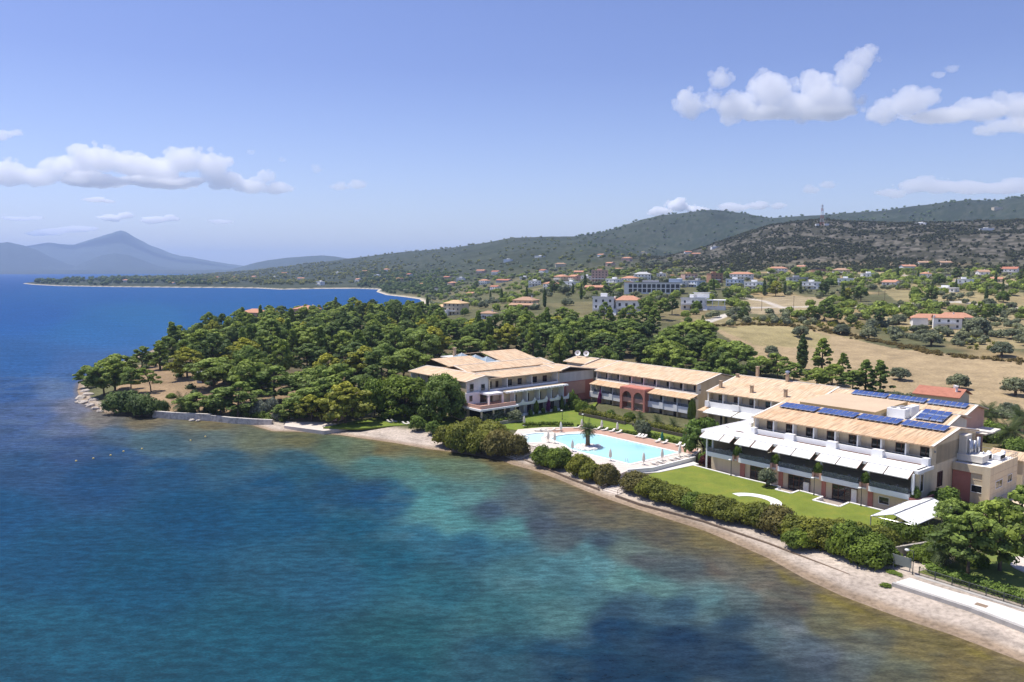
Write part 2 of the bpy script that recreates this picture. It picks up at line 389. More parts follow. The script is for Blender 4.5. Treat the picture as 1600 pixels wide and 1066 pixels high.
    farb = (sstep(9, 3, D)*(D > -9)*(r > 900)*(r < 3000))[..., None]; c = c*(1-farb)+A((.50,.44,.34))*farb
    return np.clip(c, 0, 1)
GC = cover()
t = NT('ground_cover'); ps = t.pos(); at = t.attr()
n_f = t.noise(ps, 1.4, 4, .65); n_m = t.noise(ps, 0.11, 5, .6)
c_ = t.mix(1.0, at, t.ramp(n_f, [(.28, .62), (.5, 1.0), (.75, 1.32)]), 'MULTIPLY')
c_ = t.mix(1.0, c_, t.ramp(n_m, [(.3, .78), (.5, 1.0), (.7, 1.2)]), 'MULTIPLY')
t.bump(n_f, .5, .12); M_GROUND = t.fin(c_, .95, .1)
V = np.stack([GX, GY, GZ], -1).reshape(-1, 3)
F = grid_faces(NROW, NCOL)
keep = (np.maximum.reduce(GZ.reshape(-1)[F], axis=1) > -3.2)
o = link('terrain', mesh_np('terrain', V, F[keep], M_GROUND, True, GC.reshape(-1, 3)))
tag(o, 'coastal land with beach, dry fields and scrub hills beyond', None, None, 'structure')

# ------------------------------------------------------------------ the sea
SEA_PX = [ # picture point, colour seen there
 (0,440,62,110,180),(150,455,62,114,182),(300,460,62,115,182),(500,465,58,114,182),(600,470,56,112,182),(38,496,62,112,182),(152,515,65,118,180),(228,496,68,122,182),(350,490,64,118,182),(38,572,58,105,165),(114,583,72,110,165),(19,610,60,98,155),(95,610,92,118,160),(125,636,125,130,150),(152,655,128,125,125),(228,663,130,122,106),(57,648,80,105,150),(23,686,70,98,142),(114,667,95,112,145),(190,678,85,110,135),(228,686,85,112,125),(114,705,60,88,130),(190,705,52,88,130),(247,693,75,105,120),(38,724,50,85,125),(152,742,38,80,122),(266,742,40,85,122),
 (300,800,25,80,115),(200,900,30,85,115),(100,1000,40,90,115),(500,900,45,92,118),(400,1000,40,90,112),(300,1060,38,86,108),(0,1060,38,85,110),(0,800,35,85,125),(100,860,32,84,118),(450,800,32,85,118),(350,720,55,95,120),(450,720,60,100,118),(400,690,108,116,102),(330,680,95,112,115),(330,664,125,118,98),(460,688,112,114,92),(520,700,98,118,104),(420,760,38,84,118),(520,760,42,86,118),(480,740,48,94,118),
 (560,701,110,122,104),(603,697,118,112,85),(690,708,116,112,86),(770,722,120,112,88),(862,740,120,110,88),(948,788,115,105,92),(582,722,80,120,120),(646,738,86,126,120),(690,724,95,120,105),(740,735,98,118,104),(582,766,40,80,115),(603,788,40,90,122),(625,770,48,94,120),(560,810,35,88,115),(668,792,86,140,142),(660,762,84,132,132),(732,775,95,138,138),(711,818,88,142,145),(797,827,90,140,142),(760,760,92,126,122),
 (801,766,80,96,106),(767,796,72,92,112),(840,822,77,90,105),(820,790,84,96,106),(939,852,70,84,100),(890,838,80,92,102),(905,809,108,108,101),(862,766,110,110,98),(668,835,56,106,128),(732,852,50,100,125),(793,852,62,108,126),(862,887,80,125,135),(926,861,95,140,145),(818,887,75,120,130),(603,874,40,92,115),(690,917,48,98,115),(775,960,60,105,115),(862,938,72,115,122),(883,964,78,120,125),(646,1003,45,92,105),(775,1025,46,86,105),(603,1046,40,88,105),
 (948,982,38,68,98),(883,1025,42,75,100),(926,1046,35,65,92),(932,892,85,130,138),(980,908,90,135,135),(919,940,72,115,125),(1028,924,92,130,130),(980,863,108,126,120),(1005,879,87,94,99),(1060,892,90,100,105),(1108,933,92,125,130),(1124,953,85,110,115),(1156,933,95,112,115),(964,956,40,72,100),(1060,946,46,80,106),(1060,1004,40,65,92),(1140,965,50,74,98),(1156,1020,45,68,92),(996,1052,35,65,90),(1010,940,60,95,115),
 (1204,988,85,105,115),(1251,1004,90,105,116),(1235,978,104,114,120),(1283,1036,88,100,114),(1267,1052,72,87,102),(1204,1052,52,74,94),(1124,892,105,100,95),(1188,908,110,105,98),(1219,933,97,97,93),(1251,940,97,94,89),(1283,972,106,106,88),(1296,940,124,115,82),(1092,844,120,112,84),(1156,876,118,108,86),(1028,834,106,101,87),(964,812,112,108,92),(916,812,106,106,98),(932,796,112,108,92),(1340,960,124,115,80),(1350,1000,106,108,98),(1420,1010,122,114,80),(1330,1040,96,104,106),(1400,1055,104,106,92),(1500,1040,124,114,82),(1560,1062,118,110,86)]
SEA = np.array(SEA_PX, float)
def sea_colour(px, py, X, Y, D):
    sx = px + (fbm(X/16, Y/16, 81, 4)-.5)*34*np.clip((py-520)/200, 0, 1); sy = py + (fbm(X/16, Y/16, 87, 4)-.5)*22*np.clip((py-520)/200, 0, 1)
    num = np.zeros(px.shape + (3,)); den = np.zeros(px.shape)
    f = np.vectorize(lambda c: (c/255/12.92) if c/255 <= .04045 else ((c/255+.055)/1.055)**2.4)
    tl = f(SEA[:, 2:5])
    ly = lambda v: v*.9 + 110*np.log(np.clip(v, 424, 1400)-418.)      # rows bunch up towards the horizon
    for (qx, qy), cc in zip(SEA[:, :2], tl):
        d2 = ((sx-qx)*.75)**2 + ((ly(sy)-ly(qy))*1.15)**2 + 120
        wgt = 1/d2**2.4; num += wgt[..., None]*cc; den += wgt
    return num/den[..., None]
wx = np.linspace(-700, 2300, 720); wr = np.concatenate([np.geomspace(28, 480, 420, endpoint=False), np.geomspace(480, 60000, 240)])
dx = (wx-800)/FPX; nn = np.hypot(dx, 1); SX = np.outer(wr, dx/nn); SY = np.outer(wr, 1/nn)
SPX, SPY = proj(SX, SY, 0*SX); SD = signed(SX, SY, coast)
SCOL = sea_colour(SPX, SPY, SX, SY, SD)
# eelgrass patches and the brown-green algae fringe along the shingle
patch = fbm(SX/7, SY/7, 91, 5); near = sstep(-75, -12, SD)*sstep(-1.5, -6, SD)*(SY < 330)
pm = (sstep(.55, .66, patch)*near*.30)[..., None]; SCOL = SCOL*(1-pm) + np.array(lin(58, 74, 84))*pm
pl = (sstep(.48, .36, patch)*near*.12)[..., None]; SCOL = SCOL*(1-pl) + np.array(lin(130, 150, 140))*pl
alg = (np.exp(-((SD+2.2)/1.3)**2)*sstep(.35, .6, fbm(SX/4, SY/4, 95, 3))*sstep(1120, 1230, SPX))[..., None]*.75; SCOL = SCOL*(1-alg)+np.array(lin(134, 124, 66))*alg
fr = (sstep(-2.2, 0.2, SD)*(np.hypot(SX, SY) < 900))[..., None]*.55; SCOL = SCOL*(1-fr)+np.array(lin(150, 132, 106))*fr
SEA_GAIN = 0.57
t = NT('sea_water'); ps = t.pos(); at = t.attr()
big = t.noise(ps, .035, 4, .6, (1, 2.6, 1, R(12))); mid = t.noise(ps, .42, 3, .6, (1, 2.2, 1, R(-8))); sm = t.noise(ps, 2.3, 4, .65, (1, 1.8, 1, R(10)))
c_ = t.mix(1.0, at, t.ramp(big, [(.3, .93), (.5, 1.0), (.7, 1.06)]), 'MULTIPLY')
c_ = t.mix(1.0, c_, t.ramp(mid, [(.36, .72), (.5, .98), (.64, 1.30)]), 'MULTIPLY')  # wave shading painted into the colour: lighter crests, darker troughs, here and below
swl = t.noise(ps, .11, 3, .5, (.35, 2.4, 1, R(14))); c_ = t.mix(1.0, c_, t.ramp(swl, [(.35, .88), (.65, 1.10)]), 'MULTIPLY'); c_ = t.mix(1.0, c_, t.ramp(sm, [(.36, .78), (.64, 1.22)]), 'MULTIPLY')
h = t.math('ADD', t.math('MULTIPLY', mid, .55), t.math('MULTIPLY', sm, .16))
t.bump(h, .8, .28)
t.fin(c_, .9, 0.0)
gl = t.n('ShaderNodeBsdfGlossy'); gl.inputs['Roughness'].default_value = .22; ms = t.n('ShaderNodeMixShader'); ms.inputs['Fac'].default_value = .055
t.l(t.b.inputs['Normal'].links[0].from_socket, gl.inputs['Normal']); t.l(t.b.outputs[0], ms.inputs[1]); t.l(gl.outputs[0], ms.inputs[2]); t.l(ms.outputs[0], t.out.inputs['Surface']); M_SEA = t.m
o = link('sea', mesh_np('sea', np.stack([SX, SY, 0*SX], -1).reshape(-1, 3), grid_faces(*SX.shape), M_SEA, True, np.clip(SCOL*SEA_GAIN - np.minimum(np.array([.006, .0085, .020])*(1+1.9*sstep(250, 900, np.hypot(SX, SY)))[..., None], SCOL*SEA_GAIN*np.array([.5, .3, .3])), 0, 1).reshape(-1, 3)))
tag(o, 'blue bay turning turquoise over sand near the beach', None, None, 'structure')
# ------------------------------------------------------------------ materials of the hotel
def tile_mat(name, c, along):
    """sun-bleached half-round roof tiles; their rows run down the slope"""
    t = NT(name); oc = t.objc(); st = (3.2, .3, .3) if along == 'a' else (.3, 3.2, .3)
    f1 = t.noise(oc, .9, 3, .5, st); f2 = t.noise(oc, .28, 5, .65); f3 = t.noise(oc, 2.6, 3, .6)
    d = tuple(x*.66 for x in c); u = tuple(min(1, x*1.2) for x in c)
    col = t.ramp(f1, [(.36, d), (.52, c), (.66, u)])
    col = t.mix(t.ramp(f2, [(.45, 0), (.7, .55)]), col, (c[0]*.92, c[1]*.72, c[2]*.56))
    col = t.mix(t.ramp(f3, [(.55, 0), (.75, .4)]), col, (min(1, c[0]*1.2), min(1, c[1]*1.24), min(1, c[2]*1.3)))
    t.bump(f1, .6, .12); return t.fin(col, .9, .15)
TILE_A = tile_mat('roof_tiles', (.60, .45, .30), 'a'); TILE_B = tile_mat('roof_tiles_cross', (.60, .45, .30), 'b')
TILE_OA = tile_mat('roof_tiles_ochre', (.58, .41, .26), 'a')
CREAM = plain('cream_render', (.68, .57, .40), .9, .12, .5, .1, streak=(1.6, 1.6, .25))
PALE = plain('pale_render', (.70, .66, .58), .9, .11, .5, .1, streak=(1.6, 1.6, .25))
WHITE = plain('white_paint', (.80, .80, .79), .7, .05, .5, .25)
SLABW = plain('white_roof_coating', (.80, .79, .77), .75, .07, .25, .2)
GREYW = plain('grey_white_render', (.62, .61, .58), .9, .12, .5, .1, streak=(1.6, 1.6, .25))
PINK = plain('terracotta_render', (.50, .21, .16), .9, .1, .4, .1)
PINKL = plain('salmon_render', (.60, .36, .27), .9, .08, .4, .1)
BROWN = plain('brown_timber', (.11, .045, .025), .6, .2, 1.5, .3)
DARKIN = plain('shaded_room', (.045, .04, .036), .9, .2, .8, .1)
GLASS = NT('window_glass').fin((.022, .024, .028), .06, .6)
def screen_glass():
    t = NT('smoked_glass_balustrade'); t.fin((.22, .24, .26), .2, .5); tr = t.n('ShaderNodeBsdfTransparent'); tr.inputs['Color'].default_value = (.75, .8, .82, 1); ms = t.n('ShaderNodeMixShader'); ms.inputs['Fac'].default_value = .62
    t.l(t.b.outputs[0], ms.inputs[1]); t.l(tr.outputs[0], ms.inputs[2]); t.l(ms.outputs[0], t.out.inputs['Surface']); return t.m
GLASSR = screen_glass()
RAIL = plain('grey_metal_rail', (.30, .29, .28), .5, .08, 2, .4)
AWN = plain('cream_awning_cloth', (.82, .80, .74), .9, .04, .5, .1)
TAN = plain('tan_membrane_roof', (.55, .42, .29), .9, .06, .22, .1)
FASC = plain('ochre_fascia', (.50, .36, .18), .9, .08, .5, .1)
STONEB = plain('buff_brick', (.48, .36, .24), .9, .12, 2.2, .1)
CHROME = plain('steel_duct', (.55, .56, .58), .35, .08, 1, .5, .7)
PVMAT = None
def pv_mat():
    t = NT('solar_cells'); oc = t.objc(); f = t.noise(oc, .8, 3, .5)
    col = t.ramp(f, [(.3, (.045, .075, .21)), (.7, (.065, .11, .30))]); return t.fin(col, .18, .5)
PVMAT = pv_mat(); PVF = plain('panel_frame', (.20, .24, .34), .4, .05, 2, .5)
def gable(mb, a0, a1, b0, br, b1, z0, zr, z1, th=.22, axis='a'):
    """two roof slopes meeting at a ridge; axis says along which of the hotel's axes the ridge runs"""
    f = (lambda u, d, z: (u, d, z)) if axis == 'a' else (lambda u, d, z: (d, u, z))
    A = [f(a0, b0, z0), f(a1, b0, z0), f(a1, br, zr), f(a0, br, zr)]; B = [f(a0, br, zr), f(a1, br, zr), f(a1, b1, z1), f(a0, b1, z1)]
    for q in (A, B):
        if axis == 'b': q = q[::-1]
        mb.slab(q, th)
def trim(mb, a0, a1, b0, br, b1, z0, zr, z1, axis='a', w=.28, ends=(1, 1), ridge=True):
    """pale mortar along ridge and verges, standing a little proud of the tiles"""
    f = (lambda u, d, z: (u, d, z)) if axis == 'a' else (lambda u, d, z: (d, u, z))
    def strip(p, q, wd):
        p = Vector(f(*p)); q = Vector(f(*q)); n = (q-p).normalized(); s_ = n.cross(Vector((0, 0, 1))).normalized()*wd/2; up = Vector((0, 0, .07)); dn = Vector((0, 0, -.03))
        mb.hexa([p-s_+dn, p+s_+dn, q+s_+dn, q-s_+dn], [p-s_+up, p+s_+up, q+s_+up, q-s_+up])
    if ridge: strip((a0, br, zr), (a1, br, zr), .42)
    for e, a in zip(ends, (a0+w/2, a1-w/2)):
        if e:
            strip((a, b0, z0), (a, br, zr), w)
            if b1 is not None and b1-br > 2: strip((a, br, zr), (a, b1, z1), w)
ID = lambda x, y, z: (x, y, z)
def face_a(a0): return lambda u, d, z: (a0-d, u, z)          # a facade that looks along +a: u runs along b, d goes inward
def face_b(b0): return lambda u, d, z: (u, b0+d, z)          # a facade that looks along -b
def xbox(mb, fm, u0, u1, d0, d1, z0, z1, m=0):
    p = fm(u0, d0, z0); q = fm(u1, d1, z1); return mb.box(p[0], q[0], p[1], q[1], p[2], q[2], m)
def door(T, fm, u0, u1, z0, z1, d, frame=BROWN, name='balcony_door', mull=2, pane=GLASS):
    f = MB(); w_ = .11
    xbox(f, fm, u0, u0+w_, d-.05, d+.1, z0, z1); xbox(f, fm, u1-w_, u1, d-.05, d+.1, z0, z1); xbox(f, fm, u0+w_, u1-w_, d-.05, d+.1, z1-w_, z1)
    for k in range(1, mull):
        u = u0+(u1-u0)*k/mull; xbox(f, fm, u-.06, u+.06, d-.04, d+.1, z0, z1-w_)
    fo = spart(f, name, frame, T)
    g = MB(); xbox(g, fm, u0+w_, u1-w_, d+.02, d+.08, z0, z1-w_)
    spart(g, 'pane', pane, fo) if False else None
    q = g.build('pane', pane, fo, tuple(T['_o'])); return fo
def window(T, fm, u0, u1, z0, z1, d=-.03, frame=WHITE, name='window', mull=1):
    f = MB(); w_ = .1
    xbox(f, fm, u0-w_, u0, d-.04, d+.12, z0-w_, z1+w_); xbox(f, fm, u1, u1+w_, d-.04, d+.12, z0-w_, z1+w_); xbox(f, fm, u0, u1, d-.04, d+.12, z1, z1+w_); xbox(f, fm, u0, u1, d-.07, d+.12, z0-w_, z0)
    for k in range(1, mull): xbox(f, fm, u0+(u1-u0)*k/mull-.04, u0+(u1-u0)*k/mull+.04, d-.03, d+.1, z0, z1)
    fo = spart(f, name, frame, T); g = MB(); xbox(g, fm, u0, u1, d, d+.08, z0, z1); g.build('pane', GLASS, fo, tuple(T['_o'])); return fo
def loggias(T, fm, us, d0, d1, z0, z1, doors, doorh=2.25, back=CREAM, div=WHITE, rail=True, railh=1.0, divw=.24, drail=None, endw=True, frame=BROWN, mull=2):
    """a row of recessed balconies: back wall, dividers, and per bay a door and a balustrade"""
    b = MB(); xbox(b, fm, us[0], us[-1], d1, d1+.3, z0, z1); spart(b, 'balcony_back_wall', back, T)
    dv = MB()
    for u in us: xbox(dv, fm, u-divw/2, u+divw/2, d0, d1, z0, z1)
    spieces(dv, 'divider_wall', div, T)
    for k in range(len(us)-1):
        u0, u1 = us[k]+divw/2, us[k+1]-divw/2
        for (f0, f1) in doors: door(T, fm, u0+(u1-u0)*f0, u0+(u1-u0)*f1, z0, z0+doorh, d1-.06, frame, mull=mull)
        if rail:
            dr = d0+.12 if drail is None else drail
            r_ = MB(); xbox(r_, fm, u0, u1, dr, dr+.07, z0+railh-.07, z0+railh)
            n = max(3, int((u1-u0)/.55))
            for i in range(n+1):
                u = u0+.03+(u1-u0-.06)*i/n; xbox(r_, fm, u-.02, u+.02, dr+.01, dr+.06, z0+.08, z0+railh-.07)
            ro = spart(r_, 'railing', RAIL, T); g = MB(); xbox(g, fm, u0, u1, dr+.02, dr+.04, z0+.1, z0+railh-.1); g.build('rail_panel', GLASSR, ro, tuple(T['_o']))

# ------------------------------------------------------------------ front wing with the restaurant terrace
T = sthing('hotel_wing', 22, 9, 0.4, 'long cream hotel wing with white restaurant terrace, striped awnings and solar roof beside the lawn', 'hotel wing', 'wings of the seaside hotel')
FB = face_b(0)
m = MB(); m.box(2.0, 45, 1.0, 1.4, .4, 4.15)                                   # ground floor wall; its openings sit proud of it
m.box(44.6, 45, 1.4, 6.8, .4, 9.0); m.box(2.0, 2.4, 1.4, 17, .4, 8.4)
spart(m, 'ground_floor_wall', CREAM, T)
m = MB(); m.box(8.6, 45, 8.65, 26.5, 8.9, 12.3); m.box(44.6, 45.0, 6.8, 8.9, .4, 12.5); m.box(8.4, 8.7, 6.8, 8.9, 8.9, 12.5)
m.hexa([(44.7, 6.9, 12.5), (45.0, 6.9, 12.5), (45.0, 26.5, 12.5), (44.7, 26.5, 12.5)], [(44.7, 6.9, 12.52), (45.0, 6.9, 12.52), (45.0, 17.8, 14.2), (44.7, 17.8, 14.2)])
m.box(44.6, 45.0, 8.9, 26.5, .4, 12.5); m.box(2.0, 44.6, 17, 17.3, .4, 8.9)
spart(m, 'upper_wall', CREAM, T)
m = MB(); gable(m, 8.2, 45.5, 6.2, 17.8, 26.8, 12.6, 14.4, 12.9); rf = spart(m, 'roof', TILE_OA, T)
m = MB(); trim(m, 8.2, 45.5, 6.2, 17.8, 26.8, 12.6, 14.4, 12.9, w=.5); m.build('ridge_trim', PALE, rf, tuple(T['_o']))
us = [8.6+4.53*k for k in range(9)]; us[0] += .1; us[-1] -= .2
loggias(T, FB, us, 6.9, 8.3, 9.3, 12.35, [(.47, .97)], 2.5, CREAM, WHITE, True, 1.0)
m = MB(); m.box(8.5, 44.9, 6.3, 6.75, 9.0, 10.0); m.box(8.5, 44.9, 6.75, 8.9, 9.05, 9.28)
for k in (0, 2, 4, 6, 8): 
    a = 8.6+4.53*k; m.box(max(a-1.0, 8.5), min(a+1.0, 44.95), 5.5, 6.3, 9.0, 10.35); m.box(max(a-.9, 8.5), min(a+.9, 44.9), 6.3, 6.9, 10.0, 10.34)
spart(m, 'upper_parapet', WHITE, T)
m = MB(); m.box(-.4, 45.4, .5, 6.5, 8.62, 9.0); m.box(-.4, 8.4, 6.5, 18.5, 8.62, 9.0); m.box(-.4, 45.4, .42, .6, 8.5, 9.06); m.box(45.3, 45.5, .6, 6.7, 8.45, 9.06)
m.box(-.5, -.2, .6, 18.5, 8.5, 9.12); m.box(-.2, 8.3, 18.2, 18.5, 9.0, 9.75); m.box(3.2, 3.5, 12.0, 18.2, 9.0, 9.5); m.box(3.5, 4.6, 11.6, 12.2, 9.0, 9.9)
for k in range(1, 10): m.box(-.2+4.6*k, -.12+4.6*k, .7, 6.4, 9.0, 9.05)
spart(m, 'terrace_roof_slab', SLABW, T)
m = MB()
for k in range(4): m.box(10.2+9.06*k, 16.4+9.06*k, 5.55, 6.2, 9.01, 9.05)
m.box(5.0, 7.0, 5.0, 5.8, 9.01, 9.05); m.box(.9, 1.8, 7.2, 7.9, 9.01, 9.05)
spieces(m, 'roof_slot', BROWN, T)
m = MB(); m.box(3.5, 8.0, 12.2, 16.0, 9.01, 9.06); spart(m, 'plant_bed', plain('dry_roof_planting', (.20, .20, .11), .95, .3, 1.2), T)
for g0, g1 in ((.65, 5.5), (5.75, 8.2), (9.4, 13.0), (13.35, 17.15), (18.3, 22.2), (22.4, 26.3), (27.4, 31.3), (31.5, 35.5), (36.6, 40.2), (40.4, 44.6)):
    m = MB(); m.slab([(g0, -1.45, 7.97), (g1, -1.45, 7.97), (g1, .38, 8.92), (g0, .38, 8.92)], .05); m.box(g0, g1, -1.5, -1.4, 7.82, 7.99); aw = spart(m, 'awning', AWN, T)
    m = MB()
    for a in (g0-.1, g1+.1): m.hexa([(a-.06, -1.5, 7.87), (a+.06, -1.5, 7.87), (a+.06, .4, 8.8), (a-.06, .4, 8.8)], [(a-.06, -1.5, 8.0), (a+.06, -1.5, 8.0), (a+.06, .4, 8.98), (a-.06, .4, 8.98)])
    spieces(m, 'awning_arm', BROWN, T, aw)
m = MB(); m.box(2.0, 44.6, 1.4, 16.9, 4.15, 4.45); m.box(2.0, 44.6, -.55, 1.4, 4.12, 4.42); spart(m, 'terrace_floor', PALE, T)
for s0, s1 in ((2.1, 8.5), (10.0, 17.35), (19.1, 26.4), (28.3, 35.6), (37.4, 44.5)):
    m = MB(); m.box(s0, s1, -.75, -.55, 4.0, 4.95); m.box(s0, s0+.2, -.55, .9, 4.0, 4.95); m.box(s1-.2, s1, -.55, .9, 4.0, 4.95); p_ = spart(m, 'balcony_parapet', WHITE, T)
    m = MB(); m.box(s0+.1, s1-.1, -.68, -.64, 4.95, 5.95); m.box(s0+.1, s0+.14, -.64, .6, 4.95, 5.95); m.build('glass_screen', GLASSR, p_, tuple(T['_o']))
m = MB()
for s0, s1 in ((8.5, 10.0), (17.35, 19.1), (26.4, 28.3), (35.6, 37.4)): m.box(s0+.02, s1-.02, -.2, .9, 4.0, 5.25); m.box(s0+.02, s0+.4, -.7, -.2, 4.0, 5.3); m.box(s1-.4, s1-.02, -.7, -.2, 4.0, 5.3)
spieces(m, 'pier_block', PINKL, T)
m = MB()
for a in (2.3, 9.25, 18.2, 27.35, 36.5, 44.3): m.box(a-.18, a+.18, .9, 1.25, 4.45, 8.6)
spieces(m, 'terrace_post', WHITE, T)
m = MB(); m.box(2.4, 44.6, 11.0, 11.3, 4.45, 8.6); spart(m, 'terrace_back_wall', STONEB, T)
for s0, s1 in ((9.4, 10.5), (18.4, 19.3), (27.6, 28.4), (36.6, 37.5)):
    m = MB(); m.box(s0, s1, .82, 1.0, .4, 3.85); spart(m, 'pilaster', PINK, T)
for (u0, u1, z0, z1, n) in ((11.8, 17.0, .5, 3.5, 4), (20.5, 25.2, .5, 3.45, 4), (29.7, 34.6, .5, 3.45, 4)):
    fo = door(T, FB, u0, u1, z0, z1, .93, BROWN, 'terrace_door', n)
    m = MB(); m.box(u0+.1, u1-.1, .90, .96, 2.5, 2.6); m.build('transom', BROWN, fo, tuple(T['_o']))
m = MB(); m.box(24.0, 25.1, .5, .9, .5, 2.6); m.box(33.6, 34.6, .6, .9, .5, 3.3); spieces(m, 'curtain', AWN, T)
window(T, FB, 38.65, 40.4, 1.8, 3.0, .95, WHITE); window(T, FB, 42.9, 43.8, 1.9, 2.9, .95, WHITE)
window(T, face_a(45.0), 2.4, 3.6, 5.0, 8.0, -.04, WHITE)
door(T, face_a(45.0), 9.5, 11.6, 4.5, 7.3, -.08, BROWN, 'side_door', 2)
m = MB(); m.box(44.3, 46.4, -.6, 1.0, .4, 4.4); m.box(46.1, 46.4, 1.0, 8.0, .4, 4.3); spart(m, 'stair_wall', PINK, T)
m = MB(); m.box(44.9, 45.2, -.5, -.2, 5.0, 8.6); m.box(1.5, 1.8, -.3, 0, .4, 8.5); spieces(m, 'corner_post', WHITE, T)
# chimney shaft with pipes at its inland corner
m = MB(); m.box(45.1, 46.4, 18.2, 20.6, 8.0, 12.9); m.box(44.9, 49.4, 17.8, 21.0, 8.4, 9.6); m.box(45.05, 46.45, 18.1, 20.7, 12.9, 13.1); sh_ = spart(m, 'flue_shaft', PALE, T)
m = MB()
for b, z in ((19.0, 12.4), (19.8, 12.0), (21.3, 11.8)): m.tube((46.8, b, 8.6), (46.8, b, z), .24, n=10)
m.tube((46.9, 22.6, 8.6), (46.9, 22.6, 12.3), .32, n=10); m.tube((48.6, 20.5, 8.6), (48.6, 20.5, 10.2), .1, n=8)
m.build('flue_pipe', CHROME, sh_, tuple(T['_o']), True)
# wall lamp on the gable end
m = MB(); m.box(45.0, 45.25, 7.6, 8.1, 11.2, 11.4); spart(m, 'wall_lamp', RAIL, T)
def solar(a0, a1, b0, b1, zf, n, rows, label):
    q = W((a0+a1)/2, b0); T_ = sthing('solar_array', (a0+a1)/2, b0, zf(b0), label, 'solar panels', 'solar arrays on the hotel roof')
    for r_ in range(rows):
        c0, c1 = b0+(b1-b0)*r_/rows+.04, b0+(b1-b0)*(r_+1)/rows-.04
        for k in range(n):
            x0, x1 = a0+(a1-a0)*k/n+.05, a0+(a1-a0)*(k+1)/n-.05
            m = MB(); m.slab([(x0, c0, zf(c0)+.42), (x1, c0, zf(c0)+.42), (x1, c1, zf(c1)+.5), (x0, c1, zf(c1)+.5)], .05); po = spart(m, 'panel', PVF, T_)
            m = MB(); m.slab([(x0+.05, c0+.05, zf(c0)+.428), (x1-.05, c0+.05, zf(c0)+.428), (x1-.05, c1-.05, zf(c1)+.507), (x0+.05, c1-.05, zf(c1)+.507)], .004); m.build('cells', PVMAT, po, tuple(T_['_o']))
    m = MB()
    for x in (a0+.3, (a0+a1)/2, a1-.3): m.box(x-.04, x+.04, b0+.1, b1-.1, zf((b0+b1)/2)+.1, zf((b0+b1)/2)+.25); m.tube((x, b1-.2, zf(b1)-.05), (x, b1-.2, zf(b1)+.42), .04, n=6); m.tube((x, b0+.2, zf(b0)-.05), (x, b0+.2, zf(b0)+.38), .04, n=6)
    spart(m, 'rack', RAIL, T_)
zM = lambda b: 12.6+(b-6.2)*1.8/11.6; zR = lambda b: 12.5+(b-43.8)*1.5/6.2; zG = lambda b: 12.1+(b-30.5)*1.5/5.8
for (a0, a1), tx in zip(((10, 18.2), (18.8, 26.8), (27.3, 35.5), (36, 44.1)), ('blue solar array at the pool end of the front wing roof ridge', 'blue solar array second from the pool end on the front wing roof', 'blue solar array third from the pool end on the front wing roof', 'blue solar array at the gable end of the front wing roof nearest the flue shaft')):
    solar(a0, a1, 13.8, 16.9, zM, 7, 1, tx)
for (a0, a1), tx in zip(((9.4, 17.9), (18.3, 26.7), (27.2, 35.5)), ('blue solar array on the rear roof behind the tan membrane roof', 'blue solar array in the middle of the rear hotel roof by the field', 'blue solar array on the rear roof beside its open gable end')):
    solar(a0, a1, 46.6, 49.2, zR, 7, 1, tx)
solar(31.4, 37, 31.0, 36.2, zG, 4, 2, 'square blue solar array in two rows on the short middle roof')

# ------------------------------------------------------------------ kitchen block at the gable end
T = sthing('service_block', 48.5, 22, 2.0, 'flat roofed cream service block with ribbon window beside the driveway', 'building')
m = MB(); m.box(48.3, 51.5, 15.9, 16.2, .6, 8.0); m.box(51.2, 51.5, 16.2, 29.5, .6, 8.3); m.box(45.1, 51.2, 29.2, 29.5, .6, 8.0); m.box(45.1, 51.5, 15.7, 16.0, 6.9, 8.3); m.box(50.3, 51.6, 15.6, 15.9, .6, 8.4)
spart(m, 'wall', CREAM, T)
m = MB(); m.box(45.1, 48.3, 16.0, 16.25, .6, 6.9); spart(m, 'pink_wall', PINK, T)
m = MB(); m.box(45.1, 51.2, 16.2, 29.2, 7.9, 8.1); spart(m, 'roof', SLABW, T)
m = MB()
for z in (3.2, 4.4, 5.6, 6.8): m.box(51.49, 51.52, 16.2, 29.5, z, z+.05); m.box(48.3, 50.3, 15.87, 15.9, z, z+.05)
spieces(m, 'groove', TAN, T)
fw = face_b(15.9); window(T, fw, 48.5, 50.2, 3.4, 4.6, -.04, WHITE, 'ribbon_window')
window(T, face_a(51.5), 18.6, 21.8, 4.0, 5.3, -.04, WHITE, mull=2); window(T, face_a(51.5), 24.6, 26.6, 4.2, 5.5, -.04, WHITE, mull=2)
m = MB()
for b in np.linspace(21, 29.3, 9): m.box(51.35, 51.41, b-.03, b+.03, 8.1, 9.1)
m.box(51.35, 51.41, 21, 29.3, 9.05, 9.12); m.box(45.2, 51.4, 29.3, 29.36, 9.05, 9.12); m.box(51.36, 51.4, 21, 29.3, 8.55, 8.6)
spart(m, 'roof_railing', RAIL, T)
for i, (a, b, l, wd, h, tx) in enumerate(((48.0, 23.2, 1.6, 2.0, 1.1, 'white air handling unit with open dark grille on the service block roof'), (49.6, 25.4, 1.3, 2.6, 1.0, 'white boxed air unit with bent duct near the roof railing'))):
    T_ = sthing('air_unit', a, b, 8.1, tx, 'air conditioner', 'air units on the service block roof')
    m = MB(); m.box(a-l/2, a+l/2, b-wd/2, b+wd/2, 8.2, 8.1+h); spart(m, 'casing', WHITE, T_)
    m = MB(); m.box(a+l/2, a+l/2+.04, b-wd/2+.2, b+wd/2-.2, 8.35, 8.0+h); spart(m, 'grille', DARKIN, T_)
    m = MB(); m.tube((a, b+wd/2, 8.75), (a, b+wd/2+.9, 9.2), .38, .42, 10); spart(m, 'duct', WHITE, T_, True)

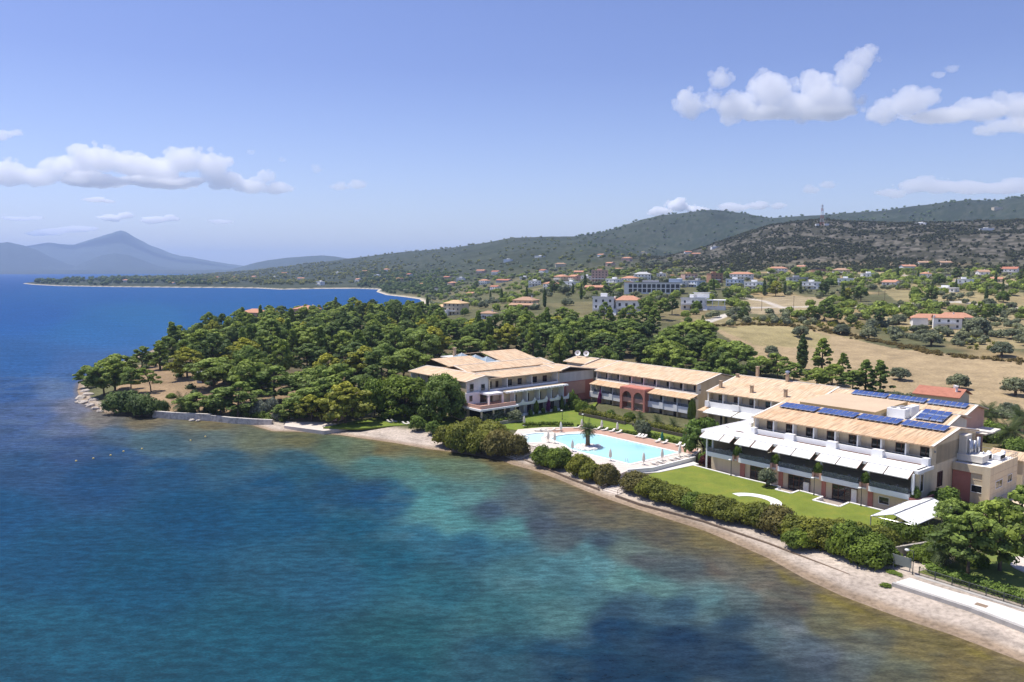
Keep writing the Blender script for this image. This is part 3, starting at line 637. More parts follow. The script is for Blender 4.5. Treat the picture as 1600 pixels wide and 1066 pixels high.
# ------------------------------------------------------------------ the roofs behind the front wing
T = sthing('hall_building', 15, 36, 1.3, 'low hall under a flat tan membrane roof between the solar roofs', 'building')
m = MB(); m.box(6.3, 23.4, 30.1, 44.5, 1.3, 12.5); spart(m, 'wall', CREAM, T)
m = MB(); m.hexa([(5.9, 29.7, 12.45), (23.8, 29.7, 12.45), (23.8, 45, 13.1), (5.9, 45, 13.1)], [(5.9, 29.7, 12.95), (23.8, 29.7, 12.95), (23.8, 45, 13.6), (5.9, 45, 13.6)]); spart(m, 'roof', TAN, T)
m = MB(); m.box(5.85, 23.85, 29.6, 29.7, 12.3, 12.92); m.hexa([(23.8, 29.7, 12.3), (23.9, 29.7, 12.3), (23.9, 45, 12.95), (23.8, 45, 12.95)], [(23.8, 29.7, 13.02), (23.9, 29.7, 13.02), (23.9, 45, 13.67), (23.8, 45, 13.67)]); spart(m, 'fascia', FASC, T)
m = MB(); m.box(23.9, 31, 27, 44, 11.2, 11.5); spart(m, 'service_roof', SLABW, T)
T_ = sthing('chiller', 26, 37, 11.5, 'big white rooftop chiller with fans between the tan roof and solar panels', 'air conditioner')
m = MB(); m.box(24.3, 28.2, 33.8, 36.2, 11.6, 13.6); m.box(24.3, 26.2, 36.2, 40.2, 11.6, 13.3); m.box(26.9, 28.4, 36.5, 40.5, 11.6, 13.9); spart(m, 'casing', WHITE, T_)
m = MB()
for a, b, z in ((25.2, 35, 13.6), (27.2, 35, 13.6), (25.2, 37.4, 13.3), (25.2, 39.2, 13.3)): m.lathe([(.6, 0), (.6, .2), (.5, .22)], (a, b, z), 14)
spieces(m, 'fan', RAIL, T_)
T = sthing('rear_wing', 21, 50, 2, 'rear hotel wing with open triangular gable end and solar panels on its ridge', 'hotel wing', 'wings of the seaside hotel')
m = MB(); m.box(4.8, 36.3, 44.6, 55.4, 1.5, 12.3); m.hexa([(36.0, 44.6, 12.3), (36.3, 44.6, 12.3), (36.3, 55.4, 12.3), (36.0, 55.4, 12.3)], [(36.0, 49.9, 13.8), (36.3, 49.9, 13.8), (36.3, 50.1, 13.8), (36.0, 50.1, 13.8)]); spart(m, 'wall', PINKL, T)
m = MB(); gable(m, 4.0, 37, 43.8, 50, 56.2, 12.5, 14, 12.5); rf = spart(m, 'roof', TILE_A, T); m = MB(); trim(m, 4.0, 37, 43.8, 50, 56.2, 12.5, 14, 12.5, w=.6, ends=(0, 1)); m.build('ridge_trim', PALE, rf, tuple(T['_o']))
m = MB(); m.box(36.3, 40.0, 46, 55.0, 8.2, 8.5); m.box(36.3, 42, 44, 46, 9.2, 9.5); spart(m, 'canopy', PALE, T)
T = sthing('middle_wing', 34, 36, 2, 'short cream block with one tiled gable between front wing and rear wing', 'building')
m = MB(); m.box(31.2, 38.0, 31.2, 41, 1.5, 12.0); m.hexa([(37.7, 31.2, 12.0), (38.0, 31.2, 12.0), (38.0, 41, 12.0), (37.7, 41, 12.0)], [(37.7, 36.2, 13.45), (38.0, 36.2, 13.45), (38.0, 36.4, 13.45), (37.7, 36.4, 13.45)]); spart(m, 'wall', PALE, T)
m = MB(); gable(m, 30.6, 38.6, 30.5, 36.3, 41.8, 12.1, 13.6, 12.5); rf = spart(m, 'roof', TILE_A, T); m = MB(); trim(m, 30.6, 38.6, 30.5, 36.3, 41.8, 12.1, 13.6, 12.5, w=.5); m.build('ridge_trim', PALE, rf, tuple(T['_o']))
T = sthing('shed', 49.5, 33.5, 2, 'small lean-to roof of weathered tiles behind the service block', 'shed')
m = MB(); m.box(46, 52, 31, 36, 1.5, 7.4); spart(m, 'wall', CREAM, T)
m = MB(); gable(m, 45.6, 52.4, 30.5, 34, 36.5, 7.4, 8.4, 7.7); spart(m, 'roof', TILE_A, T)

# ------------------------------------------------------------------ middle wing between the pool terrace and the front wing
T = sthing('hotel_wing', -10, 38, 1.3, 'middle hotel wing with many chimneys and white balcony between two taller wings', 'hotel wing', 'wings of the seaside hotel')
FC = face_b(0); m = MB(); m.box(-25.0, 4, 38.4, 65, 1.2, 10.6); m.box(-25.2, -25.0, 36.6, 65, 1.2, 11); spart(m, 'wall', CREAM, T)
m = MB(); gable(m, -25.6, 4.5, 35.9, 50.8, 66, 11.0, 14.2, 11.0); rf = spart(m, 'roof', TILE_A, T); m = MB(); trim(m, -25.6, 4.5, 35.9, 50.8, 66, 11.0, 14.2, 11.0, w=.45); m.build('ridge_trim', PALE, rf, tuple(T['_o']))
loggias(T, FC, [-25.4, -20.6, -15.8, -11.0, -6.2, -1.4, 3.4], 36.7, 38.35, 7.6, 10.9, [(.48, .86)], 2.5, CREAM, WHITE, True, 1.2)
m = MB(); m.box(-25.6, 4, 36.2, 36.6, 6.7, 8.2); m.box(-25.6, 4, 36.6, 38.4, 7.1, 7.55); m.box(-17.2, -15.0, 35.7, 36.2, 6.8, 8.4); m.box(-25.7, -24.6, 35.7, 36.2, 6.8, 8.4); spart(m, 'balcony_parapet', WHITE, T)
for a0, a1 in ((-24.0, -15.2), (-14.8, -6), (-5.6, 3)):
    m = MB(); m.slab([(a0, 32.6, 5.9), (a1, 32.6, 5.9), (a1, 36.2, 6.7), (a0, 36.2, 6.7)], .06); m.box(a0, a1, 32.55, 32.65, 5.7, 5.92); spart(m, 'awning', AWN, T)
m = MB(); m.slab([(-26.4, 33.4, 6.0), (-24.3, 33.4, 6.0), (-24.3, 38.4, 6.9), (-26.4, 38.4, 6.9)], .2); spart(m, 'side_roof', TILE_OA, T)
for u in (-22.5, -16.5, -12.5, -6.5): door(T, face_b(38.4), u, u+2.3, 1.4, 4.6, -.08, BROWN, 'terrace_door', 2)
m = MB()
for a in (-24.5, -19.6, -15, -9.9, -5): m.box(a-.2, a+.2, 35.6, 36.0, 1.2, 6.6)
spieces(m, 'terrace_post', CREAM, T)
for a, b, zt, cap in ((-23.6, 39.8, 13.6, 0), (-13.6, 39.4, 13.5, 0), (-3.9, 39.6, 13.6, 0), (-9.9, 50.2, 15.9, 1), (-24.6, 49.0, 14.6, 0), (-21.5, 54.0, 16.6, 0)):
    z0 = 11.0+min(b-35.9, 66-b)*3.2/14.9-.2; m = MB(); m.box(a-.35, a+.35, b-.35, b+.35, z0, zt); m.box(a-.45, a+.45, b-.45, b+.45, zt, zt+.15); co = m.build('chimney', STONEB, rf, tuple(T['_o']))
    if cap:
        m = MB(); m.lathe([(.3, .15), (.3, .6), (.62, .65), (.5, 1.0), (.1, 1.1)], (a, b, zt), 12); m.build('cowl', CHROME, rf, tuple(T['_o']))

# ------------------------------------------------------------------ arched wing behind the pool
T = sthing('hotel_wing', -54, 45, 1, 'three storey hotel wing with terracotta arched loggia facing the pool', 'hotel wing', 'wings of the seaside hotel')
FA = face_b(0); m = MB(); m.box(-74.0, -34.4, 45.6, 63, .6, 10.9); m.box(-34.5, -34.2, 43.3, 64, .6, 11.0); m.box(-74.0, -34.4, 42.0, 45.6, .6, 4.6)
m.hexa([(-34.5, 43.3, 11.0), (-34.2, 43.3, 11.0), (-34.2, 64, 11.0), (-34.5, 64, 11.0)], [(-34.5, 43.4, 11.02), (-34.2, 43.4, 11.02), (-34.2, 54.0, 13.1), (-34.5, 54.0, 13.1)])
spart(m, 'wall', CREAM, T)
m = MB(); gable(m, -74.6, -33.6, 42.6, 54.3, 64.8, 11.2, 13.4, 11.3); rf = spart(m, 'roof', TILE_A, T); m = MB(); trim(m, -74.6, -33.6, 42.6, 54.3, 64.8, 11.2, 13.4, 11.3, w=.4); m.build('ridge_trim', PALE, rf, tuple(T['_o']))
us = [-74.2+5*k for k in range(9)]; us[0] += .1; us[-1] -= .1
loggias(T, FA, us, 43.4, 45.2, 8.3, 11.05, [(.52, .84)], 2.15, CREAM, WHITE, True, .95)
m = MB(); m.box(-74.2, -34.2, 43.0, 43.4, 7.9, 8.75); spart(m, 'upper_parapet', PALE, T)
for (a0, a1) in ((-73.6, -59.7), (-49.3, -33.4)):
    m = MB(); m.slab([(a0, 39.4, 7.3), (a1, 39.4, 7.3), (a1, 43.0, 8.3), (a0, 43.0, 8.3)], .2); spart(m, 'lower_roof', TILE_OA, T)
    m = MB(); m.slab([(a0-.02, 42.75, 8.31), (a1+.02, 42.75, 8.31), (a1+.02, 43.02, 8.42), (a0-.02, 43.02, 8.42)], .1); spart(m, 'roof_flashing', PALE, T)
usl = [-73.8, -69.1, -64.4, -59.7]; usr = [-49.3, -44.1, -38.9, -33.8]
for us_ in (usl, usr):
    loggias(T, FA, us_, 40.4, 42.0, 4.3, 7.4, [(.55, .9)], 2.3, CREAM, WHITE, True, 1.25)
    m = MB(); m.box(us_[0]-.2, us_[-1]+.1, 40.0, 40.4, 3.0, 4.75); m.box(us_[0], us_[-1], 40.4, 42, 3.9, 4.25)
    for u in us_[1:-1]: m.box(u-.9, u+.5, 39.8, 40.0, 3.1, 5.0)
    spart(m, 'balcony_parapet', WHITE, T)
    loggias(T, FA, us_, 40.5, 41.9, 1.2, 3.9, [(.55, .88)], 2.2, CREAM, CREAM, False)
def arch_front(mb, a0, a1, b0, b1, z0, z1, arches):
    """a wall with round-headed openings: spandrels built round each arch"""
    xs = [a0]
    for c, r_, zb, zs in arches: xs += [c-r_, c+r_]
    xs.append(a1)
    for i in range(0, len(xs), 2): mb.box(xs[i], xs[i+1], b0, b1, z0, z1)
    for c, r_, zb, zs in arches:
        n = 14; pts = [(c-r_*math.cos(math.pi*k/n), zs+r_*math.sin(math.pi*k/n)) for k in range(n+1)]
        for (x0, y0), (x1, y1) in zip(pts[:-1], pts[1:]): mb.hexa([(x0, b0, y0), (x1, b0, y1), (x1, b1, y1), (x0, b1, y0)], [(x0, b0, z1), (x1, b0, z1), (x1, b1, z1), (x0, b1, z1)])
m = MB(); arch_front(m, -59.5, -49.5, 38.6, 39.1, .6, 8.1, [(-56.7, 1.9, .6, 5.1), (-52.1, 1.9, .6, 5.1)]); m.box(-49.9, -49.5, 39.1, 43, .6, 8.1); m.box(-59.5, -59.1, 39.1, 43, .6, 8.1); m.box(-59.3, -49.7, 39.0, 43.2, 8.0, 8.25)
spart(m, 'arched_front', PINK, T)
m = MB(); m.box(-59.1, -49.9, 41.6, 41.9, .6, 8.0); spart(m, 'loggia_back_wall', CREAM, T)
m = MB(); m.box(-59.1, -49.9, 39.15, 39.4, 3.6, 5.0); m.box(-59.1, -49.9, 39.4, 41.6, 3.6, 3.9); m.box(-59.1, -49.9, 38.9, 39.1, .6, 1.6); spart(m, 'loggia_parapet', PINKL, T)
for c in (-56.7, -52.1):
    for z in (5.2, 1.9):
        m = MB(); m.box(c-1.8, c+1.8, 39.2, 39.26, z-.2, z-.14); m.box(c-1.8, c+1.8, 39.2, 39.26, z+.1, z+.16); spart(m, 'railing', RAIL, T)
m = MB(); m.box(-33.9, -33.4, 40.2, 43.2, .6, 7.0); spart(m, 'end_wall', PALE, T)
m = MB(); m.box(-34.2, -33.9, 44.4, 45.0, 9.2, 9.6); spart(m, 'wall_lamp', RAIL, T)
T = sthing('hotel_wing', -79, 50, 1, 'narrow white end block of the arched wing with one covered top balcony', 'hotel wing', 'wings of the seaside hotel')
m = MB(); m.box(-84.0, -74.2, 49.0, 62, .6, 11.0); m.box(-84.0, -74.2, 47.6, 49.0, .6, 8.2); m.box(-84.0, -83.7, 47.4, 49, 8.2, 11.0); spart(m, 'wall', WHITE, T)
m = MB(); gable(m, -84.5, -74.6, 46.3, 56, 64, 11.3, 13.2, 11.6); rf = spart(m, 'roof', TILE_A, T); m = MB(); trim(m, -84.5, -74.6, 46.3, 56, 64, 11.3, 13.2, 11.6, w=.4, ends=(1, 0)); m.build('ridge_trim', PALE, rf, tuple(T['_o']))
door(T, face_b(49.0), -79.3, -76.0, 8.3, 10.8, -.08, BROWN, mull=2)
m = MB(); m.box(-83.6, -74.4, 47.5, 47.56, 9.2, 9.26)
for a in np.linspace(-83.5, -74.5, 14): m.box(a-.02, a+.02, 47.5, 47.56, 8.2, 9.2)
spart(m, 'railing', RAIL, T)
window(T, face_b(47.6), -82.0, -80.8, 5.0, 6.6, -.04, RAIL)
T = sthing('stair_tower', -90, 54, 1, 'tall cream tower block with hipped tile roof carrying two white satellite dishes', 'tower')
m = MB(); m.box(-94.2, -85.0, 49.2, 60, .6, 11.9); spart(m, 'wall', PALE, T)
m = MB(); m.box(-94.25, -84.95, 49.15, 49.2, .6, 9.3); spart(m, 'lower_render', CREAM, T)
m = MB(); gable(m, -95.3, -84.2, 48.2, 55, 62, 12.0, 13.4, 12.0); rf = spart(m, 'roof', TILE_A, T); m = MB(); trim(m, -95.3, -84.2, 48.2, 55, 62, 12.0, 13.4, 12.0, w=.4); m.build('ridge_trim', PALE, rf, tuple(T['_o']))
for z in (2.2, 5.2): window(T, face_b(49.2), -93.2, -92.2, z, z+1.8, -.1, RAIL)
for i, (a, b, tx) in enumerate(((-93.2, 53.4, 'white satellite dish on the tower roof, the one nearer the courtyard'), (-90.0, 54.4, 'white satellite dish on the tower roof, the one nearer the arched wing'))):
    T_ = sthing('satellite_dish', a, b, 13.0, tx, 'satellite dish', 'satellite dishes on the tower roof')
    m = MB(); m.tube((a, b, 12.7), (a, b, 14.0), .09, n=8); m.tube((a, b, 13.6), (a, b-.3, 14.6), .06, n=6); spart(m, 'mast', RAIL, T_)
    m = MB(); n = 20; c = Vector((a, b-.1, 14.7)); ax = Vector((.45, -.6, .35)).normalized(); u = ax.orthogonal().normalized(); v = ax.cross(u); rings = [(0, -.28), (.35, -.25), (.7, -.14), (1.0, 0)]; vs = []
    for r_, h_ in rings[1:]: vs += [c+ax*h_+(u*math.cos(2*math.pi*k/n)+v*math.sin(2*math.pi*k/n))*r_ for k in range(n)]
    fs = [tuple(range(n))] + [(j*n+k, j*n+(k+1) % n, (j+1)*n+(k+1) % n, (j+1)*n+k) for j in range(2) for k in range(n)]
    vs2 = [p-ax*.05 for p in vs]; m.add(vs, fs); m.add(vs2, [f[::-1] for f in fs]); spart(m, 'dish', WHITE, T_, True)
    m = MB(); m.tube(c-ax*.05, c+ax*.8, .03, n=6); m.lathe([(.08, 0), (.08, .16)], tuple(c+ax*.8), 8); spart(m, 'receiver', RAIL, T_)

# ------------------------------------------------------------------ courtyard building on the left
T = sthing('hotel_wing', -80, 10, 1.3, 'courtyard hotel wing with white pergola, corner terrace and balconies towards the lawn', 'hotel wing', 'wings of the seaside hotel')
FR_ = face_a(0)
m = MB(); m.box(-85, -75.4, -2, 25.3, 1.0, 12.3); m.box(-75.4, -71.4, 3, 25.3, 1.0, 4.6); m.box(-75.4, -71.6, 2, 25.3, 4.6, 8.6); m.box(-75.4, -72.6, 25.0, 25.3, 4.6, 12.3); m.box(-75.4, -72.8, -2, -1.7, 9.0, 12.4); spart(m, 'wall', CREAM, T)
m = MB(); gable(m, -2.2, 26, -84.5, -79, -72.0, 12.6, 13.75, 12.75, axis='b'); rf = spart(m, 'roof', TILE_B, T); m = MB(); trim(m, -2.2, 26, -72.0, -79, -84.5, 12.6, 13.75, 12.75, axis='b', w=.4, ends=(0, 1)); m.build('ridge_trim', PALE, rf, tuple(T['_o']))
loggias(T, FR_, [-1.8, 4.8, 14.4, 24.8], 72.9, 75.3, 8.95, 12.2, [(.02, .38), (.62, .78)], 2.4, CREAM, WHITE, True, 1.0)
loggias(T, FR_, [4.7, 9.5, 14.3, 19.2, 24.0], 69.3, 71.5, 5.0, 8.5, [(.14, .5)], 2.3, CREAM, WHITE, False)
loggias(T, FR_, [3.2, 8.5, 13.0, 17.8, 22.4, 25.2], 69.6, 71.3, 1.5, 4.4, [(.58, .92)], 2.3, GREYW, GREYW, False)
m = MB(); m.box(-69.5, -68.5, 1.2, 25.2, 8.55, 9.05); m.box(-73.0, -69.5, 1.2, 25.3, 8.75, 8.95); m.box(-72.95, -72.7, -1.7, 25.3, 8.95, 9.6)
for b in np.linspace(2, 24.8, 20): m.box(-68.5, -67.9, b-.07, b+.07, 8.75, 8.95)
spart(m, 'pergola_slab', WHITE, T)
m = MB(); m.box(-72.4, -69.6, 1.5, 25.0, 8.96, 9.06); spart(m, 'gravel_roof', plain('pergola_gravel', (.58, .47, .32), .95, .15, 1.0), T)
m = MB()
for k in range(5):
    b0, b1 = 2.4+4.62*k, 2.4+4.62*(k+1); n = 8
    m.box(-69.3, -68.4, b0, b1, 4.6, 4.95)
    for i in range(n):
        t0, t1 = i/n, (i+1)/n; h = lambda t: 5.35 + 1.0*abs(2*t-1)**5
        m.hexa([(-68.6, b0+(b1-b0)*t0, 4.9), (-68.35, b0+(b1-b0)*t0, 4.9), (-68.35, b0+(b1-b0)*t1, 4.9), (-68.6, b0+(b1-b0)*t1, 4.9)], [(-68.6, b0+(b1-b0)*t0, h(t0)), (-68.35, b0+(b1-b0)*t0, h(t0)), (-68.35, b0+(b1-b0)*t1, h(t1)), (-68.6, b0+(b1-b0)*t1, h(t1))])
spart(m, 'balcony_parapet', WHITE, T)
m = MB(); m.box(-68.8, -68.5, 3.2, 25.0, 1.0, 2.0); spart(m, 'ground_parapet', WHITE, T)
# corner block and terrace
m = MB(); m.box(-79.6, -73.2, -9.9, -2, 1.0, 12.3); spart(m, 'corner_wall', GREYW, T)
m = MB(); m.box(-79.6, -73.0, -10.15, -9.9, 1.0, 12.4); spart(m, 'corner_side_wall', CREAM, T)
window(T, face_a(-73.2), -8.6, -7.4, 9.6, 11.6, -.05, RAIL); window(T, face_a(-73.2), -4.6, -3.4, 9.5, 11.2, -.05, RAIL)
m = MB(); m.box(-73.2, -72.6, -10.4, -5.5, 6.0, 9.3); m.box(-72.6, -68.0, -5.9, -.7, 8.7, 9.2); m.box(-68.6, -68.1, -5.8, -5.4, 6.0, 8.7); m.box(-68.6, -68.1, -.9, -.5, 6.0, 8.7); spart(m, 'white_loggia', WHITE, T)
window(T, face_a(-72.6), -9.2, -8.3, 6.9, 8.4, -.05, RAIL); door(T, face_a(-73.2), -5.2, -2.8, 6.0, 8.4, -.1, BROWN, mull=3)
m = MB(); m.box(-73.2, -72.9, -.6, 1.8, 6.0, 9.0); spart(m, 'terrace_back_wall', CREAM, T)
m = MB(); m.box(-73.2, -64.3, -11.6, 2.0, 5.3, 5.8); spart(m, 'terrace_slab', WHITE, T)
m = MB(); m.box(-72.6, -64.9, -11.1, 1.6, 5.8, 5.9); m.box(-65.3, -65.0, -11.0, 1.5, 5.9, 6.75); m.box(-72.6, -65.3, -11.1, -10.8, 5.9, 6.75); spart(m, 'terrace_parapet', PINKL, T)
m = MB()
for b in (-10.6, -6.5, -2.5, 1.4): m.box(-65.4, -65.0, b-.2, b+.2, 1.0, 5.3)
m.box(-73.2, -72.9, -10.8, 1.6, 1.0, 5.3); spieces(m, 'terrace_pillar', CREAM, T)
m = MB(); m.box(-72.9, -72.8, -9, 0, 1.3, 4.4); spart(m, 'ground_shade_panel', DARKIN, T)  # matte dark panel, the shade of the room behind put into its colour
# left wing of the same house
m = MB(); m.box(-102.4, -79.6, -8.2, 2.6, 1.0, 12.2); m.box(-102.4, -79.6, -9.9, -8.2, 1.0, 9.0); spart(m, 'side_wing_wall', CREAM, T)
m = MB(); gable(m, -103, -72.4, -10.5, -3.6, 3.4, 12.55, 13.75, 12.55); rf = spart(m, 'side_roof', TILE_A, T); m = MB(); trim(m, -103, -72.4, -10.5, -3.6, 3.4, 12.55, 13.75, 12.55, w=.4); m.build('ridge_trim', PALE, rf, tuple(T['_o']))
m = MB(); m.hexa([(-73.5, -9.9, 12.3), (-73.2, -9.9, 12.3), (-73.2, 2.4, 12.3), (-73.5, 2.4, 12.3)], [(-73.5, -3.7, 13.5), (-73.2, -3.7, 13.5), (-73.2, -3.5, 13.5), (-73.5, -3.5, 13.5)]); spart(m, 'gable_end', GREYW, T)
loggias(T, face_b(0), [-102.2, -97.0, -91.6, -86.2, -79.9], -9.85, -8.25, 9.2, 12.2, [(.35, .8)], 2.4, CREAM, WHITE, True, .9)
loggias(T, face_b(0), [-102.2, -97.0, -91.6, -86.2, -79.9], -10.3, -9.95, 5.2, 8.4, [(.35, .8)], 2.4, CREAM, WHITE, False)
# wings round its courtyard
m = MB(); m.box(-102.8, -89.6, 2.6, 38, 1.0, 12.4); m.box(-91.6, -78.6, 27.5, 46, 1.0, 11.0); spart(m, 'rear_wall', CREAM, T)
m = MB(); gable(m, 1.5, 38, -103.5, -95.6, -88.6, 12.5, 13.95, 12.7, axis='b'); rf = spart(m, 'rear_roof', TILE_B, T); m = MB(); trim(m, 1.5, 38, -88.6, -95.6, -103.5, 12.7, 13.95, 12.5, axis='b', w=.4); m.build('ridge_trim', PALE, rf, tuple(T['_o']))
m = MB(); gable(m, -96, -76.8, 26.2, 34, 46.5, 11.3, 12.9, 11.2); rf = spart(m, 'link_roof', TILE_A, T); m = MB(); trim(m, -96, -76.8, 26.2, 34, 46.5, 11.3, 12.9, 11.2, w=.4, ends=(0, 1)); m.build('ridge_trim', PALE, rf, tuple(T['_o']))
m2 = MB(); m2.box(-78.5, -78.2, 27.4, 46, .8, 7.9); spart(m2, 'link_wall', PINK, T)
m2 = MB(); m2.box(-78.5, -78.15, 27.4, 46, 7.9, 10.9); spart(m2, 'link_upper_wall', GREYW, T)
m2 = MB(); m2.box(-78.2, -78.0, 33.5, 42.0, 3.6, 7.7); spart(m2, 'link_panel', PINKL, T)
for b_ in (30.5, 37.5): window(T, face_a(-78.2), b_, b_+1.4, 1.2, 3.2, -.05, BROWN)

# ------------------------------------------------------------------ lobby house behind the courtyard, with glass pyramids
T = sthing('lobby_building', -128, 34, 1.5, 'lobby house with broad pale hipped roofs and glass pyramids among the pines', 'building')
m = MB(); m.box(-140, -116, 15, 30, 1.2, 9.8); m.box(-146, -116, 30, 50, 1.2, 9.6); spart(m, 'wall', GREYW, T)
m = MB(); gable(m, 14, 31, -142, -127, -112.5, 10.4, 12.4, 10.4, axis='b'); spart(m, 'roof', TILE_B, T)
m = MB(); gable(m, 39, 56, -150, -131, -116, 10.2, 13.0, 10.2, axis='b'); spart(m, 'rear_roof', TILE_B, T)
m = MB(); m.box(-146, -114, 31, 39, 10.2, 10.6); fr_ = spart(m, 'flat_roof', GREYW, T)
SKY = NT('skylight_glass').fin((.30, .38, .42), .08, .6)
for a, b in ((-137.5, 35), (-129.5, 35.5), (-122, 35)):
    m = MB(); c = (a, b, 12.2); q = [(a-2.6, b-2.6, 10.6), (a+2.6, b-2.6, 10.6), (a+2.6, b+2.6, 10.6), (a-2.6, b+2.6, 10.6)]
    m.add(q+[c], [(0, 1, 4), (1, 2, 4), (2, 3, 4), (3, 0, 4), (3, 2, 1, 0)]); sk = spart(m, 'skylight', SKY, T)
    m = MB()
    for p in q: m.tube((p[0], p[1], p[2]+.05), (c[0], c[1], c[2]+.05), .07, n=6)
    m.build('glazing_bar', WHITE, sk, tuple(T['_o']))
m = MB(); m.box(-140.5, -139.6, 33, 33.9, 9.8, 14.0); m.box(-140.7, -139.4, 32.8, 34.1, 14.0, 14.2); spart(m, 'chimney', STONEB, T)
# ------------------------------------------------------------------ plants: one of each kind, built once and copied
def leaf_mat(name, c, rough=.6, trans=.32, hue=.10):
    t = NT(name); at = t.attr(); oi = t.n('ShaderNodeObjectInfo')
    col = t.mix(1.0, at, c, 'MULTIPLY')
    rnd = t.ramp(oi.outputs['Random'], [(0, (1-hue*1.6, 1-hue*1.2, 1-hue)), (.5, (1, 1, 1)), (1, (1+hue*2.2, 1+hue*1.5, 1-hue*.4))])
    col = t.mix(1.0, col, rnd, 'MULTIPLY')
    t.fin(col, rough, .18)
    tr = t.n('ShaderNodeBsdfTranslucent'); t.l(col, tr.inputs['Color']); ms = t.n('ShaderNodeMixShader'); ms.inputs['Fac'].default_value = trans
    t.l(t.b.outputs[0], ms.inputs[1]); t.l(tr.outputs[0], ms.inputs[2]); t.l(ms.outputs[0], t.out.inputs['Surface']); return t.m
L_PINE = leaf_mat('pine_needles', (.205, .275, .062)); L_PINEY = leaf_mat('pine_needles_yellow', (.32, .33, .05), hue=.06); L_DARK = leaf_mat('dark_needles', (.12, .175, .052), hue=.06)
L_OLIVE = leaf_mat('olive_leaves', (.20, .225, .135), hue=.06); L_SHRUB = leaf_mat('coast_shrub_leaves', (.20, .215, .038), hue=.07); L_HEDGE = leaf_mat('hedge_leaves', (.16, .22, .034), hue=.05)
L_BRIGHT = leaf_mat('bright_leaves', (.165, .24, .045)); L_PALM = leaf_mat('palm_fronds', (.085, .115, .04), hue=.05); L_SILVER = leaf_mat('silver_leaves', (.30, .33, .25), hue=.04); L_BRONZE = leaf_mat('bronze_leaves', (.15, .115, .035), hue=.04)
BARK = plain('grey_brown_bark', (.13, .095, .07), .95, .25, 2.5, .05)
PBARK = plain('palm_bark', (.17, .13, .09), .95, .3, 4, .05)
def leaves(C, Rr, n, size, rng, tint=None, up=-.35, shell=.72, bias=.75):
    """leaf-sized faces spread through ellipsoid clumps"""
    C = np.asarray(C, float); Rr = np.asarray(Rr, float); k = len(C)
    tint = rng.uniform(.72, 1.28, k) if tint is None else np.asarray(tint)
    d = rng.normal(size=(k*n, 3)); d /= np.linalg.norm(d, axis=1)[:, None]; d[:, 2] = np.where(d[:, 2] < up, -d[:, 2]*rng.uniform(.2, 1, k*n), d[:, 2])
    ci = np.repeat(np.arange(k), n); rad = rng.uniform(shell, 1.06, k*n)
    # a lumpy outline
    rad = rad*(.86+.28*vnoise(d[:, 0]*2.1+ci*3.7, d[:, 1]*2.1+d[:, 2]*2.3, 5))
    p = C[ci] + d*rad[:, None]*Rr[ci]
    nr = d/Rr[ci]; nr /= np.linalg.norm(nr, axis=1)[:, None]; j = rng.normal(size=(k*n, 3)); j /= np.linalg.norm(j, axis=1)[:, None]
    nr = nr*bias + j*(1-bias)*1.6; nr /= np.linalg.norm(nr, axis=1)[:, None]
    r2 = rng.normal(size=(k*n, 3)); u = np.cross(nr, r2); u /= np.linalg.norm(u, axis=1)[:, None]; v = np.cross(nr, u)
    s = size*rng.uniform(.55, 1.35, (k*n, 1)); e = s*rng.uniform(.45, .9, (k*n, 1))
    V = np.stack([p-u*s-v*e, p+u*s-v*e*.6, p+u*s*.8+v*e, p-u*s*.7+v*e*1.1], 1).reshape(-1, 3)
    F = np.arange(k*n*4).reshape(-1, 4); g = tint[ci]*rng.uniform(.78, 1.22, k*n)
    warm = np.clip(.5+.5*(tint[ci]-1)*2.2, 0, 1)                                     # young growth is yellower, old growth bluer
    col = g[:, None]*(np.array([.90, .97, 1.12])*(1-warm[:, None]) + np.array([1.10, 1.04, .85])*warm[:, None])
    return V, F, np.repeat(col, 4, 0)
def cores(C, Rr, sc, tint):
    """darkened solid cores, added inside the clumps only to block light falling through"""
    a = []; f = []; c = []; n0 = 0; ico = [(0,0,1)] + [(.894*math.cos(2*math.pi*i/5), .894*math.sin(2*math.pi*i/5), .447) for i in range(5)] + [(.894*math.cos(2*math.pi*(i+.5)/5), .894*math.sin(2*math.pi*(i+.5)/5), -.447) for i in range(5)] + [(0,0,-1)]
    fs = [(0,1+i,1+(i+1)%5) for i in range(5)] + [(1+i,6+i,1+(i+1)%5) for i in range(5)] + [(1+(i+1)%5,6+i,6+(i+1)%5) for i in range(5)] + [(11,6+(i+1)%5,6+i) for i in range(5)]
    for q, r, t_ in zip(C, Rr, tint):
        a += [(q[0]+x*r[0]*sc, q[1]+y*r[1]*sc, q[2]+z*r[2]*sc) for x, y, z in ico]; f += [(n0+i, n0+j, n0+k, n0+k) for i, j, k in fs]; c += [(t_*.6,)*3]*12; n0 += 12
    return np.array(a), np.array(f), np.array(c)
